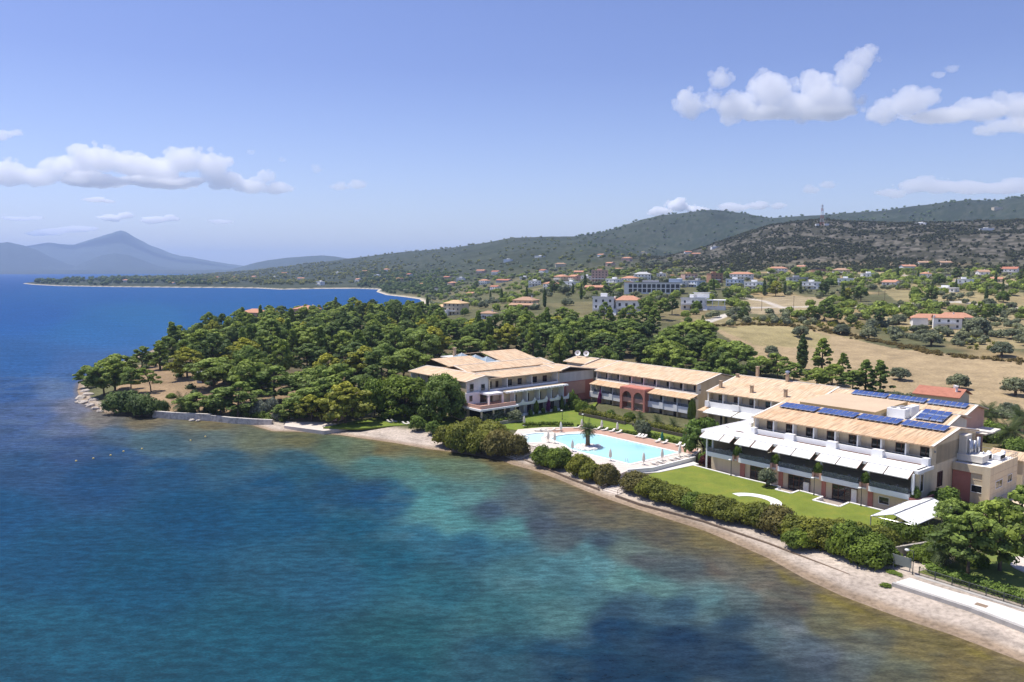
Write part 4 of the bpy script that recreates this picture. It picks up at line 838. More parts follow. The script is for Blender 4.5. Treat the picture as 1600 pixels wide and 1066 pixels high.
def crown_mesh(name, C, Rr, n, size, rng, mat, core=.62, **kw):
    tint = kw.pop('tint', None); tint = rng.uniform(.72, 1.28, len(C)) if tint is None else np.asarray(tint)
    V, F, c = leaves(C, Rr, n, size, rng, tint, **kw)
    if core:
        # darkened cores added to block light; quads folded to triangles are avoided: use small octahedra split in quads
        V2 = []; F2 = []; c2 = []; n0 = len(V)
        for q, r, t_ in zip(C, Rr, tint):
            r = np.asarray(r)*core; m_ = 6
            ring = lambda zz, rr_: [(q[0]+r[0]*rr_*math.cos(2*math.pi*i/m_), q[1]+r[1]*rr_*math.sin(2*math.pi*i/m_), q[2]+r[2]*zz) for i in range(m_)]
            V2 += ring(-.85, .35)+ring(-.2, .95)+ring(.45, .85)+ring(.95, .25)
            for b in range(3): F2 += [(n0+b*m_+i, n0+b*m_+(i+1) % m_, n0+(b+1)*m_+(i+1) % m_, n0+(b+1)*m_+i) for i in range(m_)]
            F2 += [(n0+18, n0+19, n0+20, n0+21), (n0+18, n0+21, n0+22, n0+23)]
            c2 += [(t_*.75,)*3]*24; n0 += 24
        V = np.concatenate([V, V2]); F = np.concatenate([F, F2]); c = np.concatenate([c, c2])
    return mesh_np(name, V, F, mat, False, np.clip(c, 0, 2))
def trunk_mesh(name, pts, mat=BARK, limbs=()):
    m = MB()
    for (p, r0), (q, r1) in zip(pts[:-1], pts[1:]): m.tube(p, q, r0, r1, 7)
    for p, q, r0, r1 in limbs:
        mid = (np.array(p)+np.array(q))/2+np.array((0, 0, .25)); m.tube(p, mid, r0, (r0+r1)/2, 5); m.tube(mid, q, (r0+r1)/2, r1, 5)
    me = bpy.data.meshes.new(name); me.from_pydata(m.v, [], m.f); me.materials.append(mat); me.update(); return me
def make_pine(seed, h=10., w_=4.2, base=.36, mat=None, k=30, flat=.62, lean=.6, n=105, size=.30, spire=0.0, yl=1.0):
    rng = np.random.default_rng(seed); C = []; Rr = []; T_ = []
    lx, ly = rng.normal(0, lean, 2)
    for i in range(k):
        f = (i+.5)/k; z = h*(base+(1-base)*f**.85); prof = (1-f)**.75 if spire else math.sin(math.pi*min(1, .22+.80*f))**.75
        prof = max(prof, .12); rad = w_*prof*math.sqrt(rng.uniform(.12, 1)); th = i*2.399+rng.normal(0, .35)
        r = (rng.uniform(.20, .46)*w_)*(1-.35*f)*(.72 if spire else 1)
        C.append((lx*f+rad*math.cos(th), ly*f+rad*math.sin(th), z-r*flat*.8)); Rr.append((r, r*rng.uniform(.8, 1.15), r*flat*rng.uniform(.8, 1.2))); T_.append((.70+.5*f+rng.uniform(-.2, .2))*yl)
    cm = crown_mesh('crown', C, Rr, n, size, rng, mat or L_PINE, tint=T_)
    ax = lambda f: (lx*f*f, ly*f*f, h*f)
    pts = [(ax(0)[:2]+(-.5,), .045*h*.62), (ax(.25), .032*h*.6), (ax(.55), .022*h*.6), (ax(.9), .06)]
    idx = rng.choice(k, min(k, 12), replace=False); limbs = []
    for i in idx:
        f = max(.2, C[i][2]/h-.10); limbs.append((ax(f), C[i], .10, .04))
    return trunk_mesh('trunk', pts, BARK, limbs), cm
def make_round(seed, h, w_, k, n, size, mat, base=.4, flat=.7, trunkr=.25, stems=1, rel=.36, low=.15):
    """domed crowns: clumps over an ellipsoid, outer ones lower"""
    rng = np.random.default_rng(seed); C = []; Rr = []; T_ = []
    cz = h*base; hz = h-cz
    for i in range(k):
        f = (i+.5)/k; zz = 1-f*(1+low); th = i*2.399+rng.normal(0, .25); rr_ = math.sqrt(max(0, 1-min(1, zz)**2)); q = rng.uniform(.62, .86)
        r = w_*rel*rng.uniform(.7, 1.15)
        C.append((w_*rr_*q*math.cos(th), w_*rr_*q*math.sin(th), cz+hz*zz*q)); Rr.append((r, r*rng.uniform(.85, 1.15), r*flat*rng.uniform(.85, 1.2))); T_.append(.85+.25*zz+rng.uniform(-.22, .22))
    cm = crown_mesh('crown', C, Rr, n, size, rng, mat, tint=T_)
    limbs = []
    for i in rng.choice(k, min(k, 9), replace=False): limbs.append(((0, 0, cz*.6), C[i], trunkr*.5, .05))
    pts = [((0, 0, -.5), trunkr*1.35), ((rng.normal(0, .1), rng.normal(0, .1), cz*.5), trunkr), ((rng.normal(0, .2), rng.normal(0, .2), cz+hz*.35), trunkr*.45)]
    return trunk_mesh('trunk', pts, BARK, limbs), cm
def make_column(seed, h, w_, mat, n=70, size=.28):
    rng = np.random.default_rng(seed); C = []; Rr = []; T_ = []
    for i in range(26):
        f = (i+.5)/26; z = h*(.06+.92*f); prof = (math.sin(math.pi*(.18+.80*f))**.7); r = w_*.62*max(prof, .2); th = i*2.4
        C.append((w_*.42*prof*math.cos(th), w_*.42*prof*math.sin(th), z)); Rr.append((r, r, h*.075)); T_.append(rng.uniform(.75, 1.2))
    return trunk_mesh('trunk', [((0, 0, -.5), .22), ((0, 0, h*.3), .16), ((0, 0, h*.85), .05)]), crown_mesh('crown', C, Rr, n, size, rng, mat, tint=T_, up=-1)
def make_shrub(seed, mat, k=18, n=380, size=.05, flat=.85):
    """a shrub of unit size: radius 1, height 1"""
    rng = np.random.default_rng(seed); C = []; Rr = []; T_ = []
    for i in range(k):
        th = i*2.399; f = (i+.5)/k; rr_ = .78*math.sqrt(f); r = rng.uniform(.30, .44)
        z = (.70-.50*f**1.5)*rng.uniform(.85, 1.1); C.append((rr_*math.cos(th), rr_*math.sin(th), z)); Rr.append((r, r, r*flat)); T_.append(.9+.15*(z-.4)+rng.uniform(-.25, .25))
    C += [(0, 0, .3), (.4, .1, .22), (-.35, .25, .22), (0, -.42, .22)]; Rr += [(.5, .5, .35)]*4; T_ += [.85]*4
    cm = crown_mesh('foliage', C, Rr, n, size, rng, mat, tint=T_, up=-.7)
    m = [((0, 0, -.2), .06), ((0, 0, .25), .04)]
    return trunk_mesh('stem', m, BARK, [((0, 0, 0), C[i], .035, .012) for i in range(0, k, 2)]), cm
def make_palm(seed, h, fr=30, L=2.6, mat=None, wide=.28, trunkr=.28):
    rng = np.random.default_rng(seed); V = []; F = []; c = []; n0 = 0
    for i in range(fr):
        th = i*2.399+rng.normal(0, .15); el = R(78)-R(125)*((i+.5)/fr)**.85+rng.normal(0, .08); ln = L*rng.uniform(.85, 1.1); p = np.array((0, 0, h)); d = np.array((math.cos(th)*math.cos(el), math.sin(th)*math.cos(el), math.sin(el))); side = np.array((-math.sin(th), math.cos(th), 0)); ns = 12; tn = rng.uniform(.75, 1.2)
        for s in range(ns):
            q = p + d*ln/ns; d = d+np.array((0, 0, -.085)); d /= np.linalg.norm(d); f = (s+.5)/ns; lw = L*wide*math.sin(math.pi*(.12+.84*f))**.8
            if s > 0:
                for sg in (-1, 1):
                    tip = (p+q)/2+side*sg*lw+d*lw*.65+np.array((0, 0, -.22*lw)); e = d*ln/ns*.33
                    V += [p, p+(q-p)*.62, tip+e*.4, tip-e*.4]; F.append((n0, n0+1, n0+2, n0+3)); c += [(tn*.95, tn, tn)]*4; n0 += 4
            w2 = side*.035; V += [p-w2, p+w2, q+w2, q-w2]; F.append((n0, n0+1, n0+2, n0+3)); c += [(1.3, 1.15, .9)]*4; n0 += 4; p = q
    cm = mesh_np('crown', np.array(V), np.array(F), mat or L_PALM, False, np.array(c))
    m = MB(); k = 14
    for s in range(k):
        z0, z1 = -.4+(h+.1)*s/k, -.4+(h+.1)*(s+1)/k; rr_ = trunkr*(1.25-.25*min(1, s/4)); 
        if s > k-4: rr_ *= 1.25
        m.lathe([(rr_*.9, z0), (rr_*1.12, z1-.02), (rr_*.9, z1)], (0, 0, 0), 9)
    me = bpy.data.meshes.new('trunk'); me.from_pydata(m.v, [], m.f); me.materials.append(PBARK); me.update(); return me, cm
def plant(kind, proto, x, y, z, s, rz, label, cat, group=None, names=('trunk', 'crown')):
    """a plant of its own: an Empty at its foot, trunk and crown under it"""
    o = empty(kind, (x, y, z), rz); o.scale = s if isinstance(s, (tuple, list)) else (s, s, s); tag(o, label, cat, group)
    link(names[0], proto[0], o); link(names[1], proto[1], o); return o
PINES = [make_pine(100+i, h=10+.8*(i % 3), w_=3.9+.5*(i % 4), k=28+2*(i % 4), base=(.30, .40, .26, .44, .34, .28)[i % 6], lean=(.5, 1.1, .3, .8)[i % 4]) for i in range(8)]
PINES_OPEN = [make_pine(140+i, h=8.5, w_=3.6, k=17, base=.42, lean=1.3, flat=.5) for i in range(3)]
PINES_Y = [make_pine(150+i, h=10, w_=4.6, k=34, base=.28, mat=L_PINEY) for i in range(2)]
PINES_D = [make_pine(160+i, h=11, w_=4.2, k=30, base=.3, mat=L_DARK) for i in range(3)]
SPIRES = [make_pine(170+i, h=11, w_=3.0, k=34, base=.12, spire=1, lean=.2, flat=.75, mat=(L_PINE, L_BRIGHT)[i % 2]) for i in range(3)]
BRONZE = make_pine(180, h=11, w_=4.0, k=34, base=.18, spire=1, lean=.2, flat=.7, mat=L_BRONZE)
DOMES = [make_round(200+i, 11, 6.4, 60, 120, .26, L_PINE if i else L_HEDGE, base=.36, rel=.30, low=.55) for i in range(2)]
OLIVES = [make_round(210+i, 5.2, 3.4, 24, 90, .22, L_OLIVE, base=.42, rel=.36, trunkr=.35, flat=.8, low=.35) for i in range(4)]
BROADS = [make_round(220+i, 7, 3.6, 26, 110, .24, L_BRIGHT, base=.4, rel=.36, trunkr=.2, flat=.9, low=.4) for i in range(2)]
CYPRESS = [make_column(230+i, 11, 1.35, L_DARK) for i in range(2)]
SHRUBS = [make_shrub(240+i, L_SHRUB) for i in range(4)]; HEDGES = [make_shrub(250+i, L_HEDGE) for i in range(3)]; BSHRUBS = [make_shrub(256+i, L_BRIGHT, k=12, n=150) for i in range(2)]
SHRUBS_B = [make_shrub(272+i, leaf_mat('brownish_shrub_leaves', (.20, .175, .055), hue=.05), k=20, n=300) for i in range(2)]
SILVERS = [make_shrub(260, L_SILVER, k=14, n=160)]; OSHRUBS = [make_shrub(264, L_OLIVE, k=14, n=150), make_shrub(265, L_OLIVE, k=10, n=150)]; DSHRUBS = [make_shrub(266, L_DARK, k=14, n=170)]
PURPLE = make_shrub(270, leaf_mat('bougainvillea', (.30, .04, .22)), k=10, n=90); REDSH = make_shrub(271, leaf_mat('dark_red_leaves', (.12, .03, .03)), k=12, n=140)
PALMS = [make_palm(280, 4.3, 40, 2.35, trunkr=.5), make_palm(281, 1.0, 30, 3.2), make_palm(282, 3.2, 32, 3.4)]
YUCCA = make_palm(284, .7, 46, 1.9, mat=L_BRIGHT, wide=.10, trunkr=.2)
def mpx(y_, d=None): return None
# ------------------------------------------------------------------ lawns, pool terrace, walls along the beach
def grass_mat(name, c):
    t = NT(name); oc = t.objc(); f = t.noise(oc, .22, 5, .6); g = t.noise(oc, 3.5, 4, .65)
    col = t.ramp(f, [(.3, tuple(x*.68 for x in c)), (.5, c), (.68, (c[0]*1.5, c[1]*1.15, c[2]*1.2))]); col = t.mix(.4, col, t.ramp(g, [(.3, tuple(x*.6 for x in c)), (.7, tuple(x*1.3 for x in c))]))
    t.bump(g, .6, .05); return t.fin(col, .95, .1)
GRASS = grass_mat('lawn_grass', (.165, .205, .035)); GRASS2 = grass_mat('lawn_grass_lush', (.150, .205, .034))
PAVE = plain('pale_paving', (.60, .53, .46), .9, .10, .9, .15); TPAVE = plain('terracotta_paving', (.46, .29, .215), .9, .10, .8, .15); COPING = plain('pool_coping', (.78, .76, .72), .8, .05, 1, .2)
CONC = plain('grey_concrete', (.42, .40, .37), .95, .14, .8, .1); STONE = plain('rubble_stone', (.40, .36, .31), .95, .30, 1.6, .1, bump=.5); GRANITE = plain('pale_granite_setts', (.66, .63, .58), .9, .13, 1.8, .12)
TIMBER = plain('weathered_timber', (.20, .15, .11), .9, .2, 2, .1); CLOTH = plain('cream_parasol_cloth', (.70, .66, .57), .9, .06, 1, .1); GCLOTH = plain('green_parasol_cloth', (.03, .16, .12), .85, .1, 1, .1)
WPLASTIC = plain('white_lounger', (.80, .79, .76), .6, .05, 2, .3); CUSH = plain('cream_cushion', (.74, .70, .62), .9, .05, 2, .1)
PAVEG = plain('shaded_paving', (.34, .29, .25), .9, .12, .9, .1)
def sheet(name, poly, z, mat, th=.04):
    m = MB(); m.prism(poly, z-th, z); return sflat(m, name, mat, (poly[0][0], poly[0][1], z))
lower = [(-1.4, -1.4), (9.6, -2.1), (20.6, -2.2), (21.2, -4.6), (24.5, -4.6), (24.4, -1.6), (29.4, -2.0), (29.5, -5.5), (34.6, -5.6), (34.4, -1.6), (43.6, -1.8), (44.6, -9), (44.8, -15), (38, -20), (30, -23), (10, -22), (-1, -19), (-2.8, -10.5)]
m = MB(); m.prism(lower, .3, 1.36); tag(sflat(m, 'lawn', GRASS, (10, -10, 1.3)), kind='structure')
m = MB(); kl = [(-1.4, -1.4), (9.6, -2.1), (20.6, -2.2), (21.2, -4.6), (24.5, -4.6), (24.4, -1.6), (29.4, -2.0), (29.5, -5.5), (34.6, -5.6), (34.4, -1.6), (43.6, -1.8)]
for (x0, y0), (x1, y1) in zip(kl[:-1], kl[1:]):
    d = Vector((x1-x0, y1-y0)).normalized(); nx, ny = -d.y*.22, d.x*.22
    m.prism([(x0-nx, y0-ny), (x1-nx, y1-ny), (x1+nx, y1+ny), (x0+nx, y0+ny)], .25, 1.46)
tag(sflat(m, 'garden_kerb', COPING, (10, -2, 1.4)), 'low white stone kerb along the lawn edge before the ground floor', 'kerb')
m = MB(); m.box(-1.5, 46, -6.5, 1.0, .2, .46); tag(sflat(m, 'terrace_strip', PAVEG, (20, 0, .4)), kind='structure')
for a, b0, b1, tx in ((30.2, -5.3, -2.2, 'pale garden steps in the lawn notch nearer the marquee'), (21.8, -4.5, -1.8, 'pale garden steps in the lawn notch beside the small olive')):
    m = MB()
    for k in range(5): m.box(a-.4, a+3.6, b0+.1+.55*k, b0+.1+.55*(k+1), .3, 1.3-.17*k)
    tag(sflat(m, 'garden_steps', PAVE, (a, b0, .4)), tx, 'steps', 'garden steps')
pts = [(22.6+5.2*math.cos(t_), -14.2+4.4*math.sin(t_)) for t_ in np.linspace(R(10), R(170), 22)]; inn = [(22.6+3.3*math.cos(t_), -14.4+2.6*math.sin(t_)) for t_ in np.linspace(R(170), R(10), 22)]
m = MB()
for i in range(21): m.prism([pts[i], pts[i+1], inn[20-i], inn[21-i]], 1.30, 1.43)
tag(sflat(m, 'curved_path', COPING, (22, -12, 1.4)), 'pale crescent of paving set in the lawn behind the hedge', 'path')
upper = [(-60, -10), (-66.5, 1.5), (-68.3, 3), (-68.3, 25.5), (-69.3, 36), (-75, 47), (-73.5, 44), (-58, 24), (-55, 21.5), (-36, 21.5), (-17, 20), (-12, 12), (-20, 10.2), (-33, 10.2), (-45, 6.4), (-50.5, -.6), (-53.5, -7)]
sh = sheet('lawn', upper, 1.40, GRASS2, .5); tag(sh, kind='structure')
wl = [PS(x, y, 1.35) for x, y in ((505, 668), (560, 657), (600, 650), (650, 636), (705, 640), (715, 660), (690, 669), (650, 664), (610, 666), (560, 670))]
tag(sheet('lawn', wl, 1.42, GRASS2, .4), kind='structure')
# pool terrace with its basin
deck = [(-52.8, -8), (-50.4, -.8), (-45, 6.2), (-33, 10.0), (-19, 10.4), (-8, 10.8), (-3.5, 2.0), (-3.2, -12.4), (-5.5, -17.5), (-4.5, -21.5), (-17, -20.6), (-33, -17.6), (-40, -18.0), (-48, -13.5)]
pool = [(-9.0, -12.8), (-9.0, 3.5), (-34, 3.4), (-37.8, 1.6), (-39.8, -2.0), (-40.2, -5.6), (-38.6, -9.0), (-35.2, -10.3), (-31.5, -11.0), (-27.5, -13.0), (-23.5, -13.4)]
kid = [(-36.9, -13.2), (-38.6, -16.4), (-42, -15.6), (-46.2, -11), (-46.0, -7.2), (-44.6, -6.0), (-42.6, -7.4), (-41.0, -10.2)]
def ring_mesh(outer, holes, z):
    from mathutils.geometry import tessellate_polygon
    loops = [[Vector((x, y, 0)) for x, y in outer]] + [[Vector((x, y, 0)) for x, y in h] for h in holes]
    flat = [p for l in loops for p in l]; tr = tessellate_polygon(loops); return [(p.x, p.y, z) for p in flat], [tuple(t_) if (Vector(flat[t_[1]])-Vector(flat[t_[0]])).cross(Vector(flat[t_[2]])-Vector(flat[t_[0]])).z > 0 else tuple(t_)[::-1] for t_ in tr]
def grow(poly, d):
    c = np.mean(poly, 0); n = len(poly); A = sum(poly[i][0]*poly[(i+1) % n][1]-poly[(i+1) % n][0]*poly[i][1] for i in range(n)); sg = 1 if A > 0 else -1; out = []
    for i in range(n):
        p, q, r = (np.array(poly[(i+k) % n]) for k in (-1, 0, 1)); e1 = (q-p)/np.linalg.norm(q-p); e2 = (r-q)/np.linalg.norm(r-q)
        n1 = np.array((e1[1], -e1[0]))*sg; n2 = np.array((e2[1], -e2[0]))*sg; b = n1+n2; b = b/max(.35, (b@b)/2)
        out.append(tuple(q+b*d))
    return out
m = MB(); v, f = ring_mesh(deck, [grow(pool, .1), grow(kid, .1)], 1.9); m.add(v, f)
for i in range(len(deck)):
    p, q = deck[i], deck[(i+1) % len(deck)]; m.quad((p[0], p[1], .2), (q[0], q[1], .2), (q[0], q[1], 1.9), (p[0], p[1], 1.9))
dk = sflat(m, 'pool_deck', PAVE, (-25, -5, 1.9)); tag(dk, kind='structure')
tp = [(-44.5, 5.8), (-33, 9.7), (-19, 10.1), (-8.2, 10.4), (-6.2, 4.8), (-34.4, 4.6), (-41, 2.6), (-43.5, -3.4), (-48.5, -1.2)]
m = MB(); m.prism(tp, 1.88, 1.905); o = sflat(m, 'terracotta_paving', TPAVE, (-25, 7, 1.9)); tag(o, kind='structure')
t = NT('pool_water'); oc = t.objc(); f1 = t.noise(oc, .10, 3, .5); f2 = t.noise(oc, 1.3, 3, .6); t.bump(f2, .25, .05); M_POOL = t.fin(t.ramp(f1, [(.3, (.34, .64, .66)), (.7, (.44, .73, .73))]), .08, .4)
M_KID = t = NT('shallow_pool_water'); oc = t.objc(); t.bump(t.noise(oc, 1.3, 3, .6), .25, .05); M_KID = t.fin((.58, .76, .77), .08, .4)
for poly, mat, tx, nm in ((pool, M_POOL, 'large turquoise swimming pool with a palm island', 'swimming_pool'), (kid, M_KID, 'small pale shallow pool beside the big pool', 'swimming_pool')):
    c = poly[0]; T = sthing(nm, c[0], c[1], 1.8, tx, 'pool')
    m = MB(); m.prism(poly, .6, 1.80); spart(m, 'water', mat, T)
    m = MB(); v, f = ring_mesh(grow(poly, .65), [grow(poly, -.02)], 1.99); m.add(v, f); o_ = grow(poly, .65)
    for lp in (o_, poly):
        for i in range(len(lp)):
            p, q = lp[i], lp[(i+1) % len(lp)]; m.quad((p[0], p[1], 1.5), (q[0], q[1], 1.5), (q[0], q[1], 1.99), (p[0], p[1], 1.99))
    spart(m, 'coping', COPING, T)
    if poly is pool:
        m = MB()
        for b in (-12.2, -11.5): m.tube((-11, b, 1.2), (-11, b, 2.7), .04, n=6); m.tube((-11, b, 2.7), (-10.2, b-.6, 1.9), .04, n=6)
        spart(m, 'pool_ladder', CHROME, T)
# palm island
rng = np.random.default_rng(5); T = sthing('rock_island', -26.2, -8.6, 1.7, 'ring of pale boulders round the palm in the pool', 'rocks')
m = MB()
ROCK = plain('pale_limestone', (.52, .46, .39), .95, .2, 1.4, .1, bump=.4)
def rock(mb, x, y, z, r, rng):
    n = 7; prof = [(.55, -.5), (1, -.1), (.85, .35), (.4, .6)]; vs = []
    for rr_, h in prof: vs += [(x+r*rr_*rng.uniform(.75, 1.2)*math.cos(2*math.pi*i/n), y+r*rr_*rng.uniform(.75, 1.2)*math.sin(2*math.pi*i/n), z+r*h*rng.uniform(.8, 1.1)) for i in range(n)]
    fs = [(k*n+i, k*n+(i+1) % n, (k+1)*n+(i+1) % n, (k+1)*n+i) for k in range(3) for i in range(n)]; fs.append(tuple(3*n+i for i in range(n))); mb.add(vs, fs)
for i in range(40): th = i*2.399; rd = 2.9*math.sqrt((i+.5)/40); rock(m, -26.2+rd*math.cos(th), -8.6+rd*math.sin(th)*1.1, 1.85, rng.uniform(.5, .8), rng)
spart(m, 'boulder', plain('white_boulder', (.74, .68, .61), .95, .15, 1.2, .1), T)
q = W(-26.6, -8.2); plant('palm_tree', PALMS[0], q[0], q[1], 2.0, 1.0, .4, 'stout date palm on the rock island in the swimming pool', 'palm')
# low wall, ramp and steps at the terrace ends
m = MB(); m.prism([(-3.4, 2.2), (-3.0, 2.2), (-2.8, -12.6), (-5.0, -18), (-5.4, -17.8), (-3.2, -12.5)], .2, 2.3); tag(sflat(m, 'garden_wall', COPING, (-3, -5, 1)), 'white capped retaining wall between pool terrace and sloping path', 'wall')
m = MB(); m.hexa([(-2.7, 1, .3), (-.6, .2, .3), (-1.6, -12, .3), (-4.6, -17.6, .3), (-2.7, -12.6, .3)], [(-2.7, 1, 1.44), (-.6, .2, 1.44), (-1.6, -12, 1.44), (-4.6, -17.6, 1.44), (-2.7, -12.6, 1.44)]); tag(sflat(m, 'path', GRANITE, (-2, -5, 1.3)), kind='structure')
def steps(name, a0, a1, b0, b1, z0, z1, n, label, rails=True):
    T = sthing(name, (a0+a1)/2, b0, z0, label, 'steps', 'steps down to the beach'); m = MB()
    for k in range(n): m.box(a0, a1, b0+(b1-b0)*k/n, b1, z0-.6, z0+(z1-z0)*(k+1)/n)
    spart(m, 'tread', PAVE, T)
    if rails:
        for a in (a0+.1, a1-.1):
            m = MB()
            for s_ in (0, .5, 1): b = b0+(b1-b0)*s_; z = z0+(z1-z0)*s_; m.tube((a, b, z-.2), (a, b, z+1.0), .045, n=6)
            m.tube((a, b0, z0+1.0), (a, b1, z1+1.0), .05, n=6); m.tube((a, b0, z0+.55), (a, b1, z1+.55), .035, n=6); spart(m, 'handrail', TIMBER, T)
steps('beach_steps', -36.6, -32.4, -25.4, -18.4, .2, 1.9, 9, 'pale beach steps with dark handrails between two big shrubs at the shallow pool')
steps('beach_steps', -2.6, 1.6, -28.2, -21.8, .2, 1.6, 8, 'pale beach steps with dark handrails at the near end of the long hedge')
wl = [(-31.4, -24.4), (-22.9, -25.5), (-12, -27.4), (-3.0, -28.6)], [(2.0, -29.2), (8.7, -29.8), (22.5, -28.9), (35.7, -30.0), (45, -31.6), (50.5, -32.6)]
for pl, tx in zip(wl, ('dark low timber wall on the beach below the pool shrubs', 'dark low timber wall on the beach below the long hedge')):
    m = MB()
    for (x0, y0), (x1, y1) in zip(pl[:-1], pl[1:]):
        d = Vector((x1-x0, y1-y0)).normalized(); nx, ny = -d.y*.14, d.x*.14; m.prism([(x0-nx, y0-ny), (x1-nx, y1-ny), (x1+nx, y1+ny), (x0+nx, y0+ny)], -.2, .62)
    tag(sflat(m, 'beach_edging', TIMBER, (pl[0][0], pl[0][1], .3)), tx, 'wall')
# sea wall, slipway and boulders of the wooded point
SEASTONE = plain('pale_sea_wall_stone', (.56, .52, .47), .95, .32, 1.1, .1, bump=.5)
def wall_px(name, pts, z0, z1, th, mat, label, cat='wall'):
    q = [PS(x, y, 0.4) for x, y in pts]; m = MB()
    for (x0, y0), (x1, y1) in zip(q[:-1], q[1:]):
        d = Vector((x1-x0, y1-y0)).normalized(); nx, ny = -d.y*th/2, d.x*th/2; m.prism([(x0-nx, y0-ny), (x1-nx, y1-ny), (x1+nx, y1+ny), (x0+nx, y0+ny)], z0, z1)
    return tag(sflat(m, name, mat, (q[0][0], q[0][1], 0)), label, cat)
wall_px('sea_wall', [(240, 650), (268, 652.5), (300, 654), (330, 655.5)], -.6, 2.0, .9, SEASTONE, 'pale rubble sea wall beside the dark shrubs of the wooded point')
wall_px('sea_wall', [(330, 655.5), (360, 659), (395, 661.5), (426, 663)], -.6, 1.7, .9, SEASTONE, 'lower grey sea wall under the pines towards the slipway')
jt = [PS(x, y, .9) for x, y in ((447, 659), (500, 660), (522, 662), (547, 669), (506, 674), (444, 666))]
m = MB(); m.prism(jt, -.6, 1.0); tag(sflat(m, 'slipway', PAVE, (jt[0][0], jt[0][1], 0)), 'pale concrete slipway platform on the shore under the yellow pine', 'platform')
a0, b0 = PS(452, 655, 1); steps('shore_steps', a0-1.5, a0+1.5, b0-1, b0+5, .9, 3.0, 8, 'grey shore steps climbing from the slipway into the pines')
for i, (px, py, r_) in enumerate(((127, 622, 1.6), (132, 629, 1.4), (138, 618, 1.9), (141, 634, 1.5), (149, 639, 1.2), (125, 627, .9), (146, 626, 1.6), (134, 612, 1.5), (156, 643, 1.0), (300, 657, .8), (310, 657.5, .6), (120, 629, .7))):
    p = P(px, py, .2); m = MB(); rock(m, 0, 0, 0, r_, rng); o = m.build('boulder', ROCK); o.location = (p[0], p[1], .25); o.scale = (1.2, 1, .95)
    tag(o, 'pale boulder at the water edge of the wooded point' if i < 9 or i == 11 else 'boulder lying at the foot of the sea wall', 'boulder', 'shore boulders at the point' if i < 9 or i == 11 else 'boulders below the sea wall')
# buoys
BUOY = plain('yellow_buoy', (.70, .55, .20), .5, .1, 2, .3)
for px, py in ((119, 721), (146, 717), (173, 712), (193, 706), (222, 702), (298, 689), (321, 683)):
    p = P(px, py, 0); m = MB(); m.lathe([(.05, -.3), (.2, -.15), (.24, .05), (.17, .2), (.05, .26)], (0, 0, 0), 10); o = m.build('buoy', BUOY, smooth=True); o.location = (p[0], p[1], .05)
    tag(o, 'small yellow buoy of the line floating off the wooded point', 'buoy', 'buoys in a line off the point')
# promenade at the lower right with kerbs, railing, lamp and notice board
wk = [(56.4, -32.2), (66.5, -32.6), (73, -33.8), (95, -38), (95, -29.5), (70.4, -28.1), (57.2, -27.4)]
m = MB(); m.prism(wk, -.4, 1.15); tag(sflat(m, 'promenade', GRANITE, (60, -30, 1)), kind='structure')
for pl, tx in (([(56.4, -32.3), (66.5, -32.7), (73, -33.9), (95, -38.1)], 'grey kerb of the promenade on its beach side'), ([(57.2, -27.4), (70.4, -28.1), (95, -29.5)], 'grey kerb of the promenade under the railing')):
    m = MB()
    for (x0, y0), (x1, y1) in zip(pl[:-1], pl[1:]):
        d = Vector((x1-x0, y1-y0)).normalized(); nx, ny = -d.y*.3, d.x*.3; m.prism([(x0-nx, y0-ny), (x1-nx, y1-ny), (x1+nx, y1+ny), (x0+nx, y0+ny)], -.3, 1.27)
    tag(sflat(m, 'kerb', CONC, (pl[0][0], pl[0][1], 1)), tx, 'kerb')
m = MB(); m.box(66.2, 67.6, -31.2, -30.2, 1.0, 1.156); tag(sflat(m, 'manhole_cover', plain('rusty_cover', (.26, .19, .13), .9, .2, 2), (67, -30.7, 1.1)), 'square rusty manhole cover in the pale promenade', 'cover')
T = sthing('railing', 57.6, -27.0, 1.1, 'dark metal railing along the promenade in front of the low hedge', 'railing')
FENCE = plain('dark_green_metal', (.045, .055, .055), .5, .1, 2, .4); fl = [(57.6, -27.0), (64.2, -27.4), (70.5, -27.7), (95, -29.1)]
for (x0, y0), (x1, y1) in zip(fl[:-1], fl[1:]):
    L_ = math.hypot(x1-x0, y1-y0); n = int(L_/.14); k = max(2, int(L_/2.0)); m = MB()
    for i in range(n+1): x, y = x0+(x1-x0)*i/n, y0+(y1-y0)*i/n; m.box(x-.014, x+.014, y-.014, y+.014, 1.3, 2.35)
    m.tube((x0, y0, 2.38), (x1, y1, 2.38), .035, n=6); m.tube((x0, y0, 1.35), (x1, y1, 1.35), .03, n=6); spart(m, 'bars', FENCE, T)
    for i in range(k):
        x, y = x0+(x1-x0)*i/k, y0+(y1-y0)*i/k; m = MB(); m.box(x-.05, x+.05, y-.05, y+.05, 1.0, 2.5); spart(m, 'post', FENCE, T)
LAMPW = plain('white_lamp_head', (.78, .78, .76), .4, .04, 2, .4)
def lamp(a, b, z, h, label, group, arm=.9):
    T = sthing('street_lamp', a, b, z, label, 'street lamp', group); m = MB(); m.lathe([(.16, 0), (.1, .4), (.065, .5), (.055, h)], (a, b, z), 8); spart(m, 'pole', FENCE, T)
    m = MB(); m.tube((a, b, z+h), (a-arm, b, z+h+.12), .04, n=6); spart(m, 'arm', FENCE, T)
    m = MB(); m.lathe([(.02, .1), (.3, .02), (.34, -.1), (.2, -.22)], (a-arm, b, z+h+.05), 10); spart(m, 'lamp_head', LAMPW, T, True)
lamp(56.9, -27.4, 1.0, 3.6, 'dark street lamp with white head beside the notice board', None)
T = sthing('notice_board', 55.2, -26.9, 1.0, 'blank grey notice board on two posts near the promenade end', 'sign')
